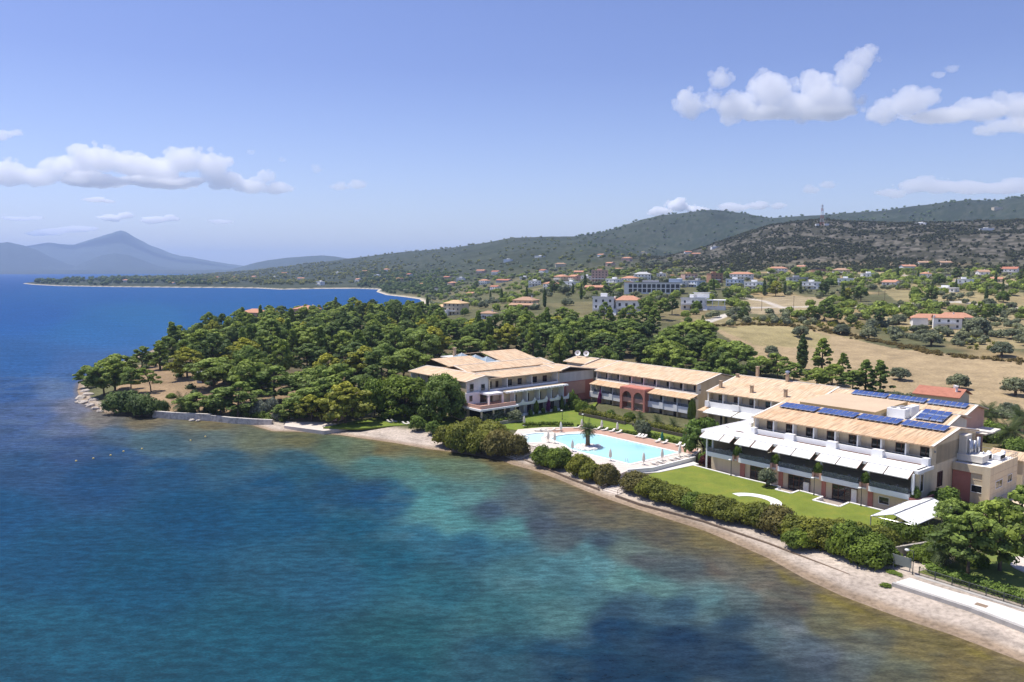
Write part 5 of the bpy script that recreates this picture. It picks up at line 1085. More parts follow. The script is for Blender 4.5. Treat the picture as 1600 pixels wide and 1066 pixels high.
m = MB(); m.box(53.9, 54.0, -26.9, -26.8, .8, 3.3); spart(m, 'post', RAIL, T); m = MB(); m.box(56.2, 56.3, -26.9, -26.8, .8, 3.3); spart(m, 'post', RAIL, T); m = MB(); m.box(53.7, 56.5, -27.0, -26.92, 1.9, 3.3); spart(m, 'panel', plain('grey_sign_panel', (.20, .22, .20), .7, .08, 1), T)
for a, b, tx in ((9.6, -2.6, 'slim garden lamp post on the kerb nearest the pool end of the lawn'), (18.6, -2.7, 'slim garden lamp post on the kerb beside the small olive'), (36.9, -2.2, 'slim garden lamp post on the kerb near the marquee'), (27.9, -2.4, 'slim garden lamp post on the kerb between the two lawn notches')):
    lamp(a, b, 1.3, 3.4, tx, 'lamp posts along the lawn kerb', .35)
for a, b, tx in ((-57, 12, 'short lamp post on the lawn before the courtyard wing'), (-49, 12.5, 'short lamp post on the lawn between two hedges')): lamp(a, b, 1.4, 2.6, tx, 'lamp posts on the upper lawn', .25)
wall = MB(); wall.prism([(51.5, -23.2), (51.9, -23.2), (54.4, -16.2), (58, -12), (57.6, -11.8), (54.0, -16)], .4, 2.7); tag(sflat(wall, 'stone_wall', STONE, (52, -22, 1)), 'rough stone garden wall between the round shrubs and the big pine', 'wall')
# marquee
T = sthing('marquee', 46.5, -7, 1.3, 'open white marquee with ridged canvas roof on grey posts at the lawn end', 'marquee')
CAN = plain('white_canvas', (.80, .80, .77), .8, .05, .4, .15)
m = MB(); m.slab([(44.4, -14.2, 3.9), (47.9, -14, 4.95), (48.3, 0.2, 4.95), (44.6, .2, 3.9)], .04); spart(m, 'canvas', CAN, T)
m = MB(); m.slab([(47.9, -14, 4.95), (51.2, -13.6, 3.9), (51.6, .3, 3.9), (48.3, .2, 4.95)], .04); spart(m, 'canvas', CAN, T)
m = MB()
for b in (-14, -9.3, -4.6, .1):
    m.tube((44.5, b, 3.95), (48.0, b, 5.0), .06, n=6); m.tube((48.0, b, 5.0), (51.3, b, 3.95), .06, n=6)
m.tube((47.95, -14, 5.0), (48.3, .2, 5.0), .08, n=6); m.tube((44.4, -14.2, 3.9), (44.6, .2, 3.9), .07, n=6); m.tube((51.2, -13.6, 3.9), (51.6, .3, 3.9), .07, n=6); m.tube((44.4, -14.1, 3.9), (51.2, -13.7, 3.9), .06, n=6); spart(m, 'frame', CHROME, T)
for a, b in ((44.4, -14.1), (44.5, -9.4), (44.55, -4.7), (44.6, 0), (51.2, -13.6), (51.3, -9), (51.5, -4.5), (51.6, .1)):
    m = MB(); m.box(a-.07, a+.07, b-.07, b+.07, .6, 3.9); spart(m, 'post', CHROME, T)
m = MB(); m.prism([(50.8, 16.2), (51.6, 30), (66, 34), (75, 20), (64, 8), (54, 8), (51.6, 12)], .4, 2.05); tag(sflat(m, 'driveway', plain('beige_concrete', (.62, .50, .36), .95, .08, .4, .1), (58, 18, 2)), kind='structure')
m = MB(); m.lathe([(4.6, -.6), (4.6, .12), (0.1, .14)], (68.2, -10.5, 1.35), 28); tag(sflat(m, 'round_patio', PAVE, (68.2, -10.5, 1.3)), 'round pale patio on the grass at the right edge', 'patio')
m = MB(); m.prism([(57, -26), (62, -6), (80, 2), (100, -8), (96, -28)], .3, 1.34); tag(sflat(m, 'grass_patch', grass_mat('rough_grass', (.15, .19, .05)), (70, -15, 1.3)), kind='structure')
# ------------------------------------------------------------------ parasols, loungers
def parasol(a, b, z, label, group, mat=CLOTH, h=2.75):
    T = sthing('parasol', a, b, z, label, 'parasol', group); m = MB(); m.lathe([(.4, 0), (.4, .1), (.08, .16)], (a, b, z), 12); spart(m, 'base', CONC, T)
    m = MB(); m.tube((a, b, z+.1), (a, b, z+h), .035, n=7); spart(m, 'pole', TIMBER, T)
    n = 12; vs = []; prof = [(.12, .75), (.27, .85), (.30, 1.3), (.24, 2.0), (.13, 2.55), (.03, 2.72)]
    m = MB()
    for r_, zz in prof: vs += [(a+r_*(1+.22*(k % 2))*math.cos(2*math.pi*k/n), b+r_*(1+.22*(k % 2))*math.sin(2*math.pi*k/n), z+zz) for k in range(n)]
    m.add(vs, [(j*n+k, j*n+(k+1) % n, (j+1)*n+(k+1) % n, (j+1)*n+k) for j in range(len(prof)-1) for k in range(n)]+[tuple(range(n))[::-1]]); spart(m, 'canopy', mat, T)
G = 'closed parasols round the pool'
for a, b, tx in ((-55.4, -3.6, 'closed cream parasol at the courtyard end of the low hedge'), (-43.0, -1.6, 'closed cream parasol at the rounded far end of the big pool'), (-42.2, 5.2, 'closed cream parasol at the corner of the terracotta paving near the hedge gap'), (-37.9, 8.3, 'closed cream parasol behind the pool palm'), (-33.4, 9.4, 'closed cream parasol on the terracotta paving right of the pool palm'),
    (-36.0, -12.4, 'closed cream parasol between shallow pool and big pool'), (-34.2, -11.9, 'closed cream parasol in front of the big pool left of the palm'), (-25.4, -14.4, 'closed cream parasol in front of the rock island'), (-13.6, -14.2, 'closed cream parasol on the seaward pool edge behind the low shrubs'), (-6.6, -11.2, 'closed cream parasol at the nearest pool corner'), (-6.5, -5.2, 'closed cream parasol midway along the short pool edge'), (-6.4, .8, 'closed cream parasol at the inland end of the short pool edge')):
    parasol(a, b, 1.91, tx, G)
parasol(-18.1, 8.8, 1.91, 'closed green parasol on the terracotta paving', None, GCLOTH)
def lounger(a, b, z, rz, label, group, back=True, mat=CUSH):
    q = W(a, b); o = empty('sun_lounger', (q[0], q[1], z), TH+rz); tag(o, label, 'sun lounger', group)
    fr = MB(); fr.box(-1.0, 1.0, -.33, -.27, .24, .3); fr.box(-1.0, 1.0, .27, .33, .24, .3)
    for x in (-.8, .75):
        for y in (-.3, .3): fr.box(x-.03, x+.03, y-.03, y+.03, 0, .26)
    fr.build('frame', WPLASTIC, o)
    s_ = MB(); s_.box(-1.0, .25, -.34, .34, .3, .4); s_.build('seat', mat, o)
    bk = MB(); bk.hexa([(.25, -.34, .3), (.95, -.34, .72), (.95, .34, .72), (.25, .34, .3)], [(.2, -.34, .4), (.9, -.34, .86), (.9, .34, .86), (.2, .34, .4)]); bk.build('backrest', mat, o); return o
proto = lounger(-44.4, -1.0, 1.91, R(70), 'white sun lounger beside the parasol at the rounded pool end', 'loungers round the pool')
LG = [(-45.4, -2.6, 70, 'white sun lounger beside the parasol at the rounded pool end'), (-46.6, -4.4, 40, 'white sun lounger above the shallow pool'), (-47.4, -5.6, 40, 'white sun lounger above the shallow pool'), (-43.4, 4.6, 55, 'white sun lounger by the parasol at the hedge gap'), (-41.6, 5.9, 60, 'white sun lounger by the parasol at the hedge gap'),
    (-38.9, 7.6, 75, 'white sun lounger pair member behind the pool palm'), (-36.8, 8.3, 75, 'white sun lounger pair member behind the pool palm'), (-34.6, 8.7, 85, 'white sun lounger on the terracotta paving right of the palm'), (-32.4, 8.9, 85, 'white sun lounger on the terracotta paving right of the palm'), (-26.3, 9.2, 90, 'white sun lounger of the cluster on the middle terracotta paving'), (-25.3, 9.3, 90, 'white sun lounger of the cluster on the middle terracotta paving'), (-24.3, 9.4, 90, 'white sun lounger of the cluster on the middle terracotta paving'),
    (-19.1, 8.4, 90, 'white sun lounger beside the green parasol'), (-17.1, 8.6, 90, 'white sun lounger beside the green parasol'), (-13.4, 9.2, 95, 'white sun lounger under the broad tree by the pool'), (-11.8, 9.3, 95, 'white sun lounger under the broad tree by the pool'),
    (-5.2, -9.2, 0, 'white sun lounger on the short pool edge near the white wall'), (-5.0, -7.2, 0, 'white sun lounger on the short pool edge near the white wall'), (-5.0, -3.4, 0, 'white sun lounger on the short pool edge near the white wall'), (-4.9, -1.4, 0, 'white sun lounger on the short pool edge near the white wall'), (-4.9, 2.0, 10, 'white sun lounger on the short pool edge near the white wall'),
    (-42.6, -14.4, 200, 'white sun lounger on the seaward side of the shallow pool'), (-44.4, -12.8, 205, 'white sun lounger on the seaward side of the shallow pool'), (-40.4, -16.8, 195, 'white sun lounger on the seaward side of the shallow pool')]
for a, b, rz, tx in LG:
    q = W(a, b); c = copy_tree(proto); c.location = (q[0], q[1], 1.91); c.rotation_euler = (0, 0, TH+R(rz)); c['label'] = tx
for px, py, rz, tx in ((609, 661, 150, 'white lounger of the left pair on the beach below the lawn'), (615.5, 660, 150, 'white lounger of the left pair on the beach below the lawn'), (633, 664, 150, 'white lounger of the right pair on the beach beside a small tree'), (640.5, 664, 150, 'white lounger of the right pair on the beach beside a small tree')):
    p = P(px, py, 1.25); c = copy_tree(proto); c.location = (p[0], p[1], gz(p[0], p[1])+.02); c.rotation_euler = (0, 0, R(rz)-TH*0); c['label'] = tx; c['group'] = 'loungers on the beach'
# ------------------------------------------------------------------ restaurant terrace furniture
TW = plain('dark_table_wood', (.09, .06, .045), .6, .15, 2, .3); CW = plain('grey_wicker', (.40, .36, .31), .8, .15, 3, .1)
def table(a, b, z, tx):
    T = sthing('dining_table', a, b, z, tx, 'table', 'tables on the restaurant terrace'); m = MB(); m.box(a-.45, a+.45, b-.45, b+.45, z+.72, z+.77); spart(m, 'tabletop', AWN, T); m = MB(); m.box(a-.05, a+.05, b-.05, b+.05, z, z+.72); m.box(a-.3, a+.3, b-.3, b+.3, z, z+.04); spart(m, 'leg', TW, T)
def chair_proto():
    o = empty('dining_chair', (0, 0, -50)); m = MB(); m.box(-.25, .25, -.25, .25, .4, .48); m.build('seat', CW, o); m = MB(); m.box(-.25, .25, .2, .27, .48, .95); m.build('backrest', CW, o)
    for x in (-.22, .22):
        for y in (-.22, .22): m = MB(); m.box(x-.025, x+.025, y-.025, y+.025, 0, .4); m.build('leg', TW, o)
    return o
chp = chair_proto(); first = True
segs = (('first', 2.6, 8.2), ('second', 10.4, 17.0), ('third', 19.5, 26.0), ('fourth', 28.7, 35.2), ('fifth', 37.8, 44.0))
for nm, s0, s1 in segs:
    for k in range(3):
        a = s0+1.0+(s1-s0-2.0)*k/2; b = 1.0 + (.9 if k == 1 else 0); where = ('pool-side end', 'middle', 'marquee-side end')[k]
        table(a, b, 4.45, f'cloth covered dining table at the {where} of the {nm} terrace bay from the pool')
        for dx, dy, rz in ((0, .75, 0), (0, -.75, 180), (.75, 0, -90), (-.75, 0, 90)):
            q = W(a+dx, b+dy); c = chp if first else copy_tree(chp); first = False; c.location = (q[0], q[1], 4.45); c.rotation_euler = (0, 0, TH+R(rz))
            tag(c, f'grey wicker chair round the tables of the {nm} terrace bay from the pool', 'chair', 'chairs on the restaurant terrace')
for (a, tx) in ((9.25, 'leafy potted bush on the first terrace pier from the pool'), (18.2, 'leafy potted bush on the second terrace pier from the pool'), (27.35, 'leafy potted bush on the third terrace pier from the pool'), (36.5, 'leafy potted bush on the fourth terrace pier from the pool'), (45.4, 'leafy potted bush on the pink wall at the terrace end')):
    q = W(a, -.05 if a < 45 else .2); z = 5.2 if a < 45 else 4.4; plant('potted_bush', BSHRUBS[0], q[0], q[1], z, (1.05, .85, 1.9), a, tx, 'bush', 'potted bushes on the terrace piers', ('stem', 'foliage'))
# ------------------------------------------------------------------ shrubs and hedges
def at_px(px, py, z): p = P(px, py, z); return p[0], p[1]
def mpp(x, y, z): return (y*_c-(z-CAM_H)*_s)/FPX     # metres per picture pixel there
def shrub_px(kind, protos, px, py, wpx, hpx, z, label, cat='shrub', group=None, k=0, deep=1.0):
    x, y = at_px(px, py, z); u = mpp(x, y, z); w_ = wpx*u/2; h = hpx*u*.66; y2 = y+w_*.55*deep; x2 = x*y2/y
    return plant(kind, protos[k % len(protos)], x2, y2, z-.1, (w_, w_*deep, h), k*1.7, label, cat, group, ('stem', 'foliage'))
g1 = 'big shrubs between beach and courtyard wing'
for k, (px, py, w_, h, tx) in enumerate(((700, 694, 46, 46, 'rounded coastal shrub at the left end beside the two small beach trees'), (722, 702, 62, 56, 'broad green coastal shrub, the tallest before the courtyard wing'), (752, 706, 56, 50, 'dull green coastal shrub in the middle of the row before the courtyard wing'), (778, 710, 58, 52, 'brownish coastal shrub right of the middle before the shallow pool'), (805, 711, 46, 46, 'loose coastal shrub next to the beach steps at the shallow pool'), (765, 690, 70, 44, 'low coastal shrub behind the row before the courtyard wing'), (738, 686, 50, 44, 'coastal shrub close under the corner terrace'))):
    shrub_px('coastal_shrub', SHRUBS_B if k in (3, 4) else SHRUBS, px, py, w_*.95, h*(.92, 1.12, .95, .98, 1.0, 1.0, 1.1)[k], 1.2, tx, 'shrub', g1, k)
g2 = 'shrubs on the beach edge below the pool'
for k, (px, py, w_, h, tx) in enumerate(((850, 726, 44, 40, 'dark domed shrub just right of the beach steps at the shallow pool'), (874, 731, 46, 44, 'dark domed shrub below the rock island'), (908, 742, 44, 44, 'yellow green shrub in the middle below the pool'), (926, 750, 42, 38, 'yellow green shrub second from the near steps'), (950, 757, 42, 44, 'low shrub left of the near beach steps'))):
    shrub_px('coastal_shrub', (HEDGES, HEDGES, SHRUBS, SHRUBS, SHRUBS_B)[k], px, py, w_, h, 1.0, tx, 'shrub', g2, k+1)
g3 = 'hedge shrubs between lawn and beach'
hd = [(994, 768, 46, 42), (1018, 776, 46, 42), (1040, 783, 46, 42), (1062, 790, 46, 42), (1085, 797, 46, 43), (1108, 804, 48, 43), (1132, 810, 50, 46), (1158, 817, 52, 46), (1186, 824, 54, 50), (1216, 835, 56, 52), (1246, 846, 58, 54), (1250, 856, 52, 48), (1280, 858, 66, 58), (1310, 852, 56, 54), (1330, 876, 66, 70), (1362, 886, 72, 62), (1372, 866, 60, 54), (1340, 852, 60, 46)]
names = ['lightest tip of the long hedge at the beach steps', 'second hedge shrub from the beach steps', 'third hedge shrub from the beach steps', 'fourth hedge shrub from the beach steps', 'fifth hedge shrub from the beach steps', 'sixth hedge shrub, seaward of the lawn narrowing', 'seventh hedge shrub, just left of the crescent path', 'hedge shrub straight before the crescent path', 'hedge shrub just right of the crescent path', 'taller hedge shrub before the first lawn notch', 'hedge shrub bulging over the beach at the bare earth', 'low front shrub casting shade on the bare earth', 'broad hedge shrub behind the bare earth', 'hedge shrub left of the big round pair', 'big round shrub at the near end, left of the pair', 'largest round shrub at the near end by the stone wall', 'round shrub behind the near end pair', 'shrub between lawn and the near end pair']
for k, ((px, py, w_, h), tx) in enumerate(zip(hd, names)): shrub_px('hedge_shrub', SHRUBS_B if k in (0, 9) else HEDGES if k in (4, 11, 14, 15) else SHRUBS, px, py, w_*1.1, h*(1.0, .95, .92, .98, .9, .96, 1.0, .92, 1.05, 1.12, 1.0, .8, 1.1, 1.0, 1.15, 1.05, 1.1, .95)[k], 1.15, 'olive green '+tx, 'shrub', g3, k+2)
# clipped hedges: rows of small shrubs, each hedge one plant bed
def hedge(name, pts, z, w_, h, mat, label, cat='hedge', step=.5, n=60, size=.13):
    rng = np.random.default_rng(len(label)*7+int(abs(pts[0][0])*10)); C = []; Rr = []
    for (x0, y0), (x1, y1) in zip(pts[:-1], pts[1:]):
        L_ = math.hypot(x1-x0, y1-y0); k = max(2, int(L_/step))
        for i in range(k+1):
            f = i/k; x, y = x0+(x1-x0)*f+rng.normal(0, w_*.12), y0+(y1-y0)*f+rng.normal(0, w_*.12); r = w_*rng.uniform(.45, .65); hh = h*rng.uniform(.8, 1.15); C.append((x-pts[0][0], y-pts[0][1], hh*.5)); Rr.append((r, r, hh*.55))
    me = crown_mesh(name, C, Rr, n, size, rng, mat, up=-.6); q = W(*pts[0]); o = link(name, me, None, (q[0], q[1], z), TH); return tag(o, label, cat)
hedge('hedge', [(-56, -3.2), (-54, 1.0), (-51.5, 4.2), (-48.0, 7.0)], 1.4, 1.2, 1.3, L_HEDGE, 'clipped green hedge between courtyard lawn and pool terrace')
hedge('hedge', [(-46.2, 7.8), (-40, 10.6), (-33, 12.2), (-24, 12.4)], 1.4, .8, .8, L_HEDGE, 'thin low hedge behind the parasols on the lawn edge')
hedge('hedge', [(-29, 13.2), (-22, 13.2), (-15.6, 12.8)], 1.4, 1.3, 1.3, L_BRIGHT, 'bright clipped hedge behind the green parasol')
for pl, tx in (([(-58.5, 22.4), (-52, 22.6), (-41, 22.2)], 'dark mixed hedge under the arched loggia'), ([(-37.5, 22.2), (-28, 22.0), (-19, 21.6)], 'dark mixed hedge before the balconies right of the arches')):
    hedge('hedge', pl, 1.3, 1.9, 1.9, L_SHRUB, tx)
    m = MB(); (x0, y0), (x1, y1) = pl[0], pl[-1]; m.prism([(x0-.5, y0-2.0), (x1+.5, y1-2.0), (x1+.5, y1-1.7), (x0-.5, y0-1.7)], .6, 2.2); tag(sflat(m, 'garden_wall', plain('dark_stone_wall', (.10, .085, .07), .95, .25, 1.5), (x0, y0, 1)), 'low dark stone wall below the '+tx, 'wall')
hedge('hedge', [(58.2, -24.6), (66, -25.4), (76, -26.0), (92, -27)], 1.2, 2.2, 1.5, L_BRIGHT, 'bright green feathery hedge behind the promenade railing', n=80)
hedge('hedge', [(47.6, -16.4), (50.5, -15.6), (53.8, -13), (56.5, -9)], 1.2, 2.6, 3.4, L_HEDGE, 'tall leafy hedge between marquee and stone wall', n=120)
for (s0, s1), nm in zip(((2.4, 8.2), (10.4, 17.0), (19.5, 26.0), (28.7, 35.2), (37.8, 44.0)), ('first', 'second', 'third', 'fourth', 'fifth')):
    hedge('planter_hedge', [(s0, -.25), (s1, -.25)], 4.45, .45, 1.15, (L_OLIVE, L_SHRUB)[int(s0) % 2], f'low planting behind the glass screen of the {nm} terrace bay from the pool', 'plants', .4, 40, .12)
def S(kind, protos, a, b, s, label, cat, z=1.3, group=None, k=0, names=('stem', 'foliage')):
    q = W(a, b); return plant(kind, protos[k % len(protos)], q[0], q[1], z, s, k*2.1+a, label, cat, group, names)
S('shrub', HEDGES, -1.0, 5.4, (2.0, 2.0, 3.0), 'dark shrub under the terrace corner beside the broad tree', 'shrub'); S('shrub', BSHRUBS, -.6, 2.0, (1.6, 1.6, 2.4), 'bright green shrub below the end of the terrace balcony', 'shrub'); S('shrub', [REDSH], .4, 1.0, (1.4, 1.4, 2.4), 'dark red leaved shrub at the terrace corner post', 'shrub')
S('broadleaf_tree', BROADS, -4.0, 6.4, (1.25, 1.25, 1.30), 'bright broad tree standing between pool and restaurant terrace', 'tree', 1.4, None, 0, ('trunk', 'crown'))
S('olive_tree', OLIVES, 18.8, -4.0, (.5, .5, .72), 'small olive tree on the lawn before the ground floor glazing', 'tree', 1.3, None, 1, ('trunk', 'crown'))
S('olive_tree', OLIVES, -27.4, 12.2, (.62, .62, .85), 'small grey olive tree behind the middle terracotta paving', 'tree', 1.4, None, 2, ('trunk', 'crown'))
for k, (a, b, s, tx) in enumerate(((-66, -4.6, .62, 'grey olive tree below the white corner loggia'), (-63.4, -.6, .6, 'grey olive tree at the right end of the corner terrace'), (-65.6, -9.0, .55, 'grey olive tree at the seaward corner of the terrace'))): S('olive_tree', OLIVES, a, b, (s*1.2, s*1.2, s*1.1), tx, 'tree', 1.3, 'olive trees before the corner terrace', k, ('trunk', 'crown'))
m = MB(); m.box(-62.9, -62.5, -9, 2.4, 1.0, 2.3); tag(sflat(m, 'garden_wall', STONE, (-62.7, 0, 1)), 'low brown stone wall under the olives of the corner terrace', 'wall')
m = MB(); m.box(-62.45, -61.9, -9, 2.4, 1.2, 1.9); 
hedge('hedge', [(-63.4, -8.5), (-63.2, 1.8)], 2.0, 1.0, 1.0, L_BRIGHT, 'bright hedge topping the brown wall of the corner terrace')
for k, b in enumerate((4.4, 9.2, 14.2, 19.0, 23.6)):
    S('potted_shrub', BSHRUBS, -67.6, b, (.75, .75, 1.7), ('round potted shrub at the corner terrace end of the white ground parapet', 'round potted shrub second from the corner terrace along the white parapet', 'round potted shrub at the middle of the white ground parapet', 'round potted shrub fourth from the corner terrace along the white parapet', 'round potted shrub at the far end of the white ground parapet')[k], 'shrub', 1.4, 'shrubs along the courtyard wing parapet', k)
for k, (b, tx) in enumerate(((12.0, 'climbing plant left of the purple one on the courtyard balconies'), (22.4, 'climbing plant at the far end of the courtyard balconies'))): S('climbing_plant', HEDGES, -68.2, b, (.6, .9, 4.2), tx, 'climber', 1.4, 'climbers on the courtyard balconies', k)
S('bougainvillea', [PURPLE], -68.2, 16.8, (.6, .8, 4.4), 'dark purple bougainvillea climbing the courtyard balconies', 'climber', 1.4)
S('bougainvillea', [PURPLE], -68.8, 39.4, (.7, .7, 4.6), 'purple bougainvillea on the balconies left of the arches', 'climber', 1.3)
S('climbing_plant', HEDGES, -33.2, 40.0, (.8, 1.2, 6.6), 'tall dark creeper on the corner of the arched wing', 'climber', 1.3)
S('climbing_plant', BSHRUBS, -69.0, 27.4, (1.6, 1.6, 5.4), 'pale leafy tree against the pink link wall', 'shrub', 1.3)
for k, (a, b, s, tx) in enumerate(((-73.4, 33, (1.8, 1.8, 3.0), 'round green shrub at the foot of the cream tower'), (-70.6, 30.5, (1.6, 1.6, 2.0), 'low green shrub before the tower'), (-66.5, 27, (2.2, 2.2, 3.2), 'leafy shrub left of the dark wall below the balconies'), (-62.5, 25.5, (2.3, 2.0, 3.4), 'leafy shrub before the left balconies'), (-58.5, 25, (1.8, 1.8, 2.6), 'leafy shrub at the left foot of the arches'), (-50.5, 25, (1.7, 1.7, 2.4), 'yellow green bush below the right arch'), (-45, 27, (1.8, 1.8, 2.4), 'green bush right of the arches'))): S('garden_shrub', BSHRUBS if k in (0, 5) else HEDGES, a, b, s, tx, 'shrub', 1.2, 'garden shrubs before the arched wing', k)
for k, (a, b, s, tx) in enumerate(((-42.5, 29, .75, 'small palm right of the arched loggia'), (-36.5, 29, .7, 'small palm second to the right of the arches'), (-30.5, 28.5, .72, 'small palm near the creeper corner'))): S('palm_tree', [PALMS[1]], a, b, s, tx, 'palm', 1.3, 'small palms before the arched wing', 0, ('trunk', 'crown'))
p = P(285, 640, 1.5); plant('palm_tree', PALMS[1], p[0], p[1], 2.2, 1.25, 0, 'low palm above the sea wall of the wooded point', 'palm')
q = W(58.5, -20.5); plant('palm_tree', PALMS[2], q[0], q[1], 1.2, 1.0, 1.0, 'palm with arching fronds behind the promenade hedge', 'palm')
x, y = at_px(1376, 842, 1.3); plant('yucca', YUCCA, x, y, 1.3, 1.25, 0, 'spiky bright yucca between the round shrubs and the tall leafy hedge', 'shrub')
for k, (px, py, s, tx) in enumerate(((1577, 700, 1.35, 'big palm at the right edge behind the service block'), (1592, 672, 1.2, 'palm farther back at the right edge'), (1545, 660, 1.1, 'palm behind the rear wing beside the red roof'))): x, y = at_px(px, py, 2); plant('palm_tree', PALMS[2], x, y, 1.5, s, k, tx, 'palm', 'palms behind the service block')
x, y = at_px(1384, 913, 1); plant('weed_tuft', BSHRUBS[1], x, y, gz(x, y), (.9, .7, .5), 0, 'single green weed tuft on the shingle near the promenade', 'weed', None, ('stem', 'foliage'))
x, y = at_px(1397, 897, 1); plant('weed_tuft', BSHRUBS[1], x, y, gz(x, y), (1.6, .8, .25), 2, 'flat strip of weeds on the shingle by the notice board', 'weed', None, ('stem', 'foliage'))
# ------------------------------------------------------------------ the wooded point and the trees round the hotel
rng = np.random.default_rng(77)
TC = ('trunk', 'crown')
def tree_px(kind, proto, px, py, s, label, cat='tree', group=None, z=None):
    p = ground(px, py); q = plant(kind, proto, p[0], p[1], p[2]-.05, s, (px*1.37+py) % 6.28, label, cat, group, TC); PLACED.append((p[0], p[1])); return q
PLACED = []
# singled-out trees, foot of the trunk in the photograph
tree_px('pine_tree', PINES_Y[0], 540, 664, (1.55, 1.45, 1.22), 'yellow green pine leaning over the small pink beach hut', 'tree')
tree_px('pine_tree', PINES[2], 508, 652, (1.25, 1.25, 1.0), 'green pine just left of the yellow green pine by the slipway', 'tree')
tree_px('pine_tree', PINES_Y[1], 487, 659, (.9, .9, .8), 'small yellowish pine above the slipway platform', 'tree')
tree_px('stone_pine', DOMES[0], 632, 652, (1.35, 1.35, 1.18), 'wide domed tree left of the darker domed tree at the courtyard wing', 'tree', 'domed trees before the courtyard wing')
tree_px('stone_pine', DOMES[1], 693, 658, (1.1, 1.1, 1.3), 'dark domed tree overlapping the corner of the courtyard wing', 'tree', 'domed trees before the courtyard wing')
tree_px('broadleaf_tree', BROADS[0], 585, 655, (1.0, 1.0, 1.7), 'slim broadleaf tree on the lawn between yellow pine and domed trees', 'tree')
tree_px('broadleaf_tree', BROADS[1], 652, 673, (.62, .62, .62), 'small beach tree with round shade on the sand, beside the loungers', 'tree', 'small trees on the beach')
tree_px('broadleaf_tree', BROADS[0], 676, 679, (.55, .55, .52), 'small beach tree next to the big coastal shrubs', 'tree', 'small trees on the beach')
tree_px('conifer_tree', BRONZE, 833, 606, (.78, .78, .98), 'bronze tinted conifer rising from the hotel courtyard', 'tree')
for px, py, s, tx in ((205, 614, .95, 'lone open pine standing in the bare clearing of the point'), (236, 612, .9, 'leaning open pine on the right of the bare clearing'), (150, 603, 1.05, 'leaning open pine at the very tip over the rocks')): tree_px('pine_tree', PINES_OPEN[int(px) % 3], px, py, (s*1.2, s*1.2, s*1.1), tx)
for k, (px, py, s, tx) in enumerate(((137, 606, .85, 'outermost pine at the left tip of the point'), (163, 618, .95, 'dense pine on the tip behind the dark shrubs'), (180, 612, 1.0, 'second dense pine on the tip behind the dark shrubs'), (190, 592, .95, 'pine at the back edge of the tip'), (222, 575, .85, 'pine standing alone against the blue water behind the tip'))): tree_px('pine_tree', PINES[k], px, py, (s*1.3, s*1.3, s), tx)
for k, (px, py, w_, h, tx) in enumerate(((188, 645, 70, 34, 'dark wide shrub at the sea edge of the tip'), (215, 649, 60, 32, 'dark shrub beside the start of the sea wall'), (247, 647, 30, 22, 'small dark shrub on the start of the sea wall'))):
    p = P(px, py, .9); u = mpp(p[0], p[1], .9); plant('coastal_shrub', DSHRUBS[0] if k < 3 else SHRUBS[0], p[0], p[1]+w_*u*.25, .8, (w_*u*.52, w_*u*.4, h*u*1.0), k*2, tx, 'shrub', 'dark shrubs at the tip of the point', ('stem', 'foliage')); PLACED.append((p[0], p[1]+3))
for k, (px, py, s, tx) in enumerate(((405, 648, (2.6, 2.6, 4.2), 'silver leaved bush above the sea wall'), (425, 640, (2.2, 2.2, 3.6), 'silver leaved bush behind the slipway steps'), (436, 655, (2.2, 2.2, 2.6), 'silver leaved bush beside the slipway steps'))):
    p = ground(px, py); plant('silver_bush', SILVERS[0], p[0], p[1], p[2], s, k, tx, 'shrub', 'silver bushes above the sea wall', ('stem', 'foliage')); PLACED.append((p[0], p[1]))
for k, (px, py, s, tx) in enumerate(((312, 650, .72, 'low bushy pine right above the sea wall next to the low palm'), (345, 650, .85, 'bushy pine above the middle of the sea wall'), (372, 652, .95, 'bushy pine above the right end of the sea wall'), (452, 655, .6, 'small pine by the shore steps'), (475, 652, .8, 'pine shading the slipway'))): tree_px('pine_tree', PINES[(k+3) % 8], px, py, (s*1.5, s*1.4, s*.95), tx)
# pines of the wood, scattered over the ground with room round each
wood = np.array([P(x, y, 3)[:2] for x, y in ((155, 596), (190, 580), (228, 566), (278, 543), (335, 522), (425, 506), (500, 499), (580, 497), (652, 503), (700, 530), (760, 534), (830, 533), (900, 532), (960, 536), (1000, 536), (1040, 542), (1105, 556), (1150, 575), (1190, 612), (1130, 625), (1000, 605), (900, 600), (860, 600), (800, 600), (760, 600), (690, 600), (650, 600), (640, 622), (612, 640), (575, 636), (545, 640), (500, 645), (440, 640), (400, 648), (330, 648), (265, 640), (245, 622), (262, 596), (240, 588), (200, 604))])
blds = [(-104.5, -66, -12, 40), (-97, -32, 37, 68), (-27, 6, 34, 68), (4, 54, -2, 58), (-152, -112, 12, 58), (-90, -20, -30, 40)]
clear = [np.array([P(x, y, 3)[:2] for x, y in pl]) for pl in ([(430, 619), (455, 604), (518, 600), (522, 607), (470, 617)], [(196, 638), (228, 594), (258, 588), (286, 612), (306, 634), (262, 638)], [(585, 668), (600, 640), (660, 640), (660, 668)])]
xmin, ymin = wood.min(0); xmax, ymax = wood.max(0); n_ = 0; cand = rng.uniform((xmin, ymin), (xmax, ymax), (60000, 2))
ins = signed(cand[:, 0], cand[:, 1], wood) > 1.0; cand = cand[ins]
cl = signed(cand[:, 0], cand[:, 1], coast) > 5.0
for c_ in clear: cl &= signed(cand[:, 0], cand[:, 1], c_) < 0.5
ca, cb = AB(cand[:, 0], cand[:, 1])
for a0, a1, b0, b1 in blds: cl &= ~((ca > a0-2.5) & (ca < a1+2.5) & (cb > b0-2.5) & (cb < b1+2.5))
cand = cand[cl]; pts = list(PLACED); chosen = []
gridd = {}
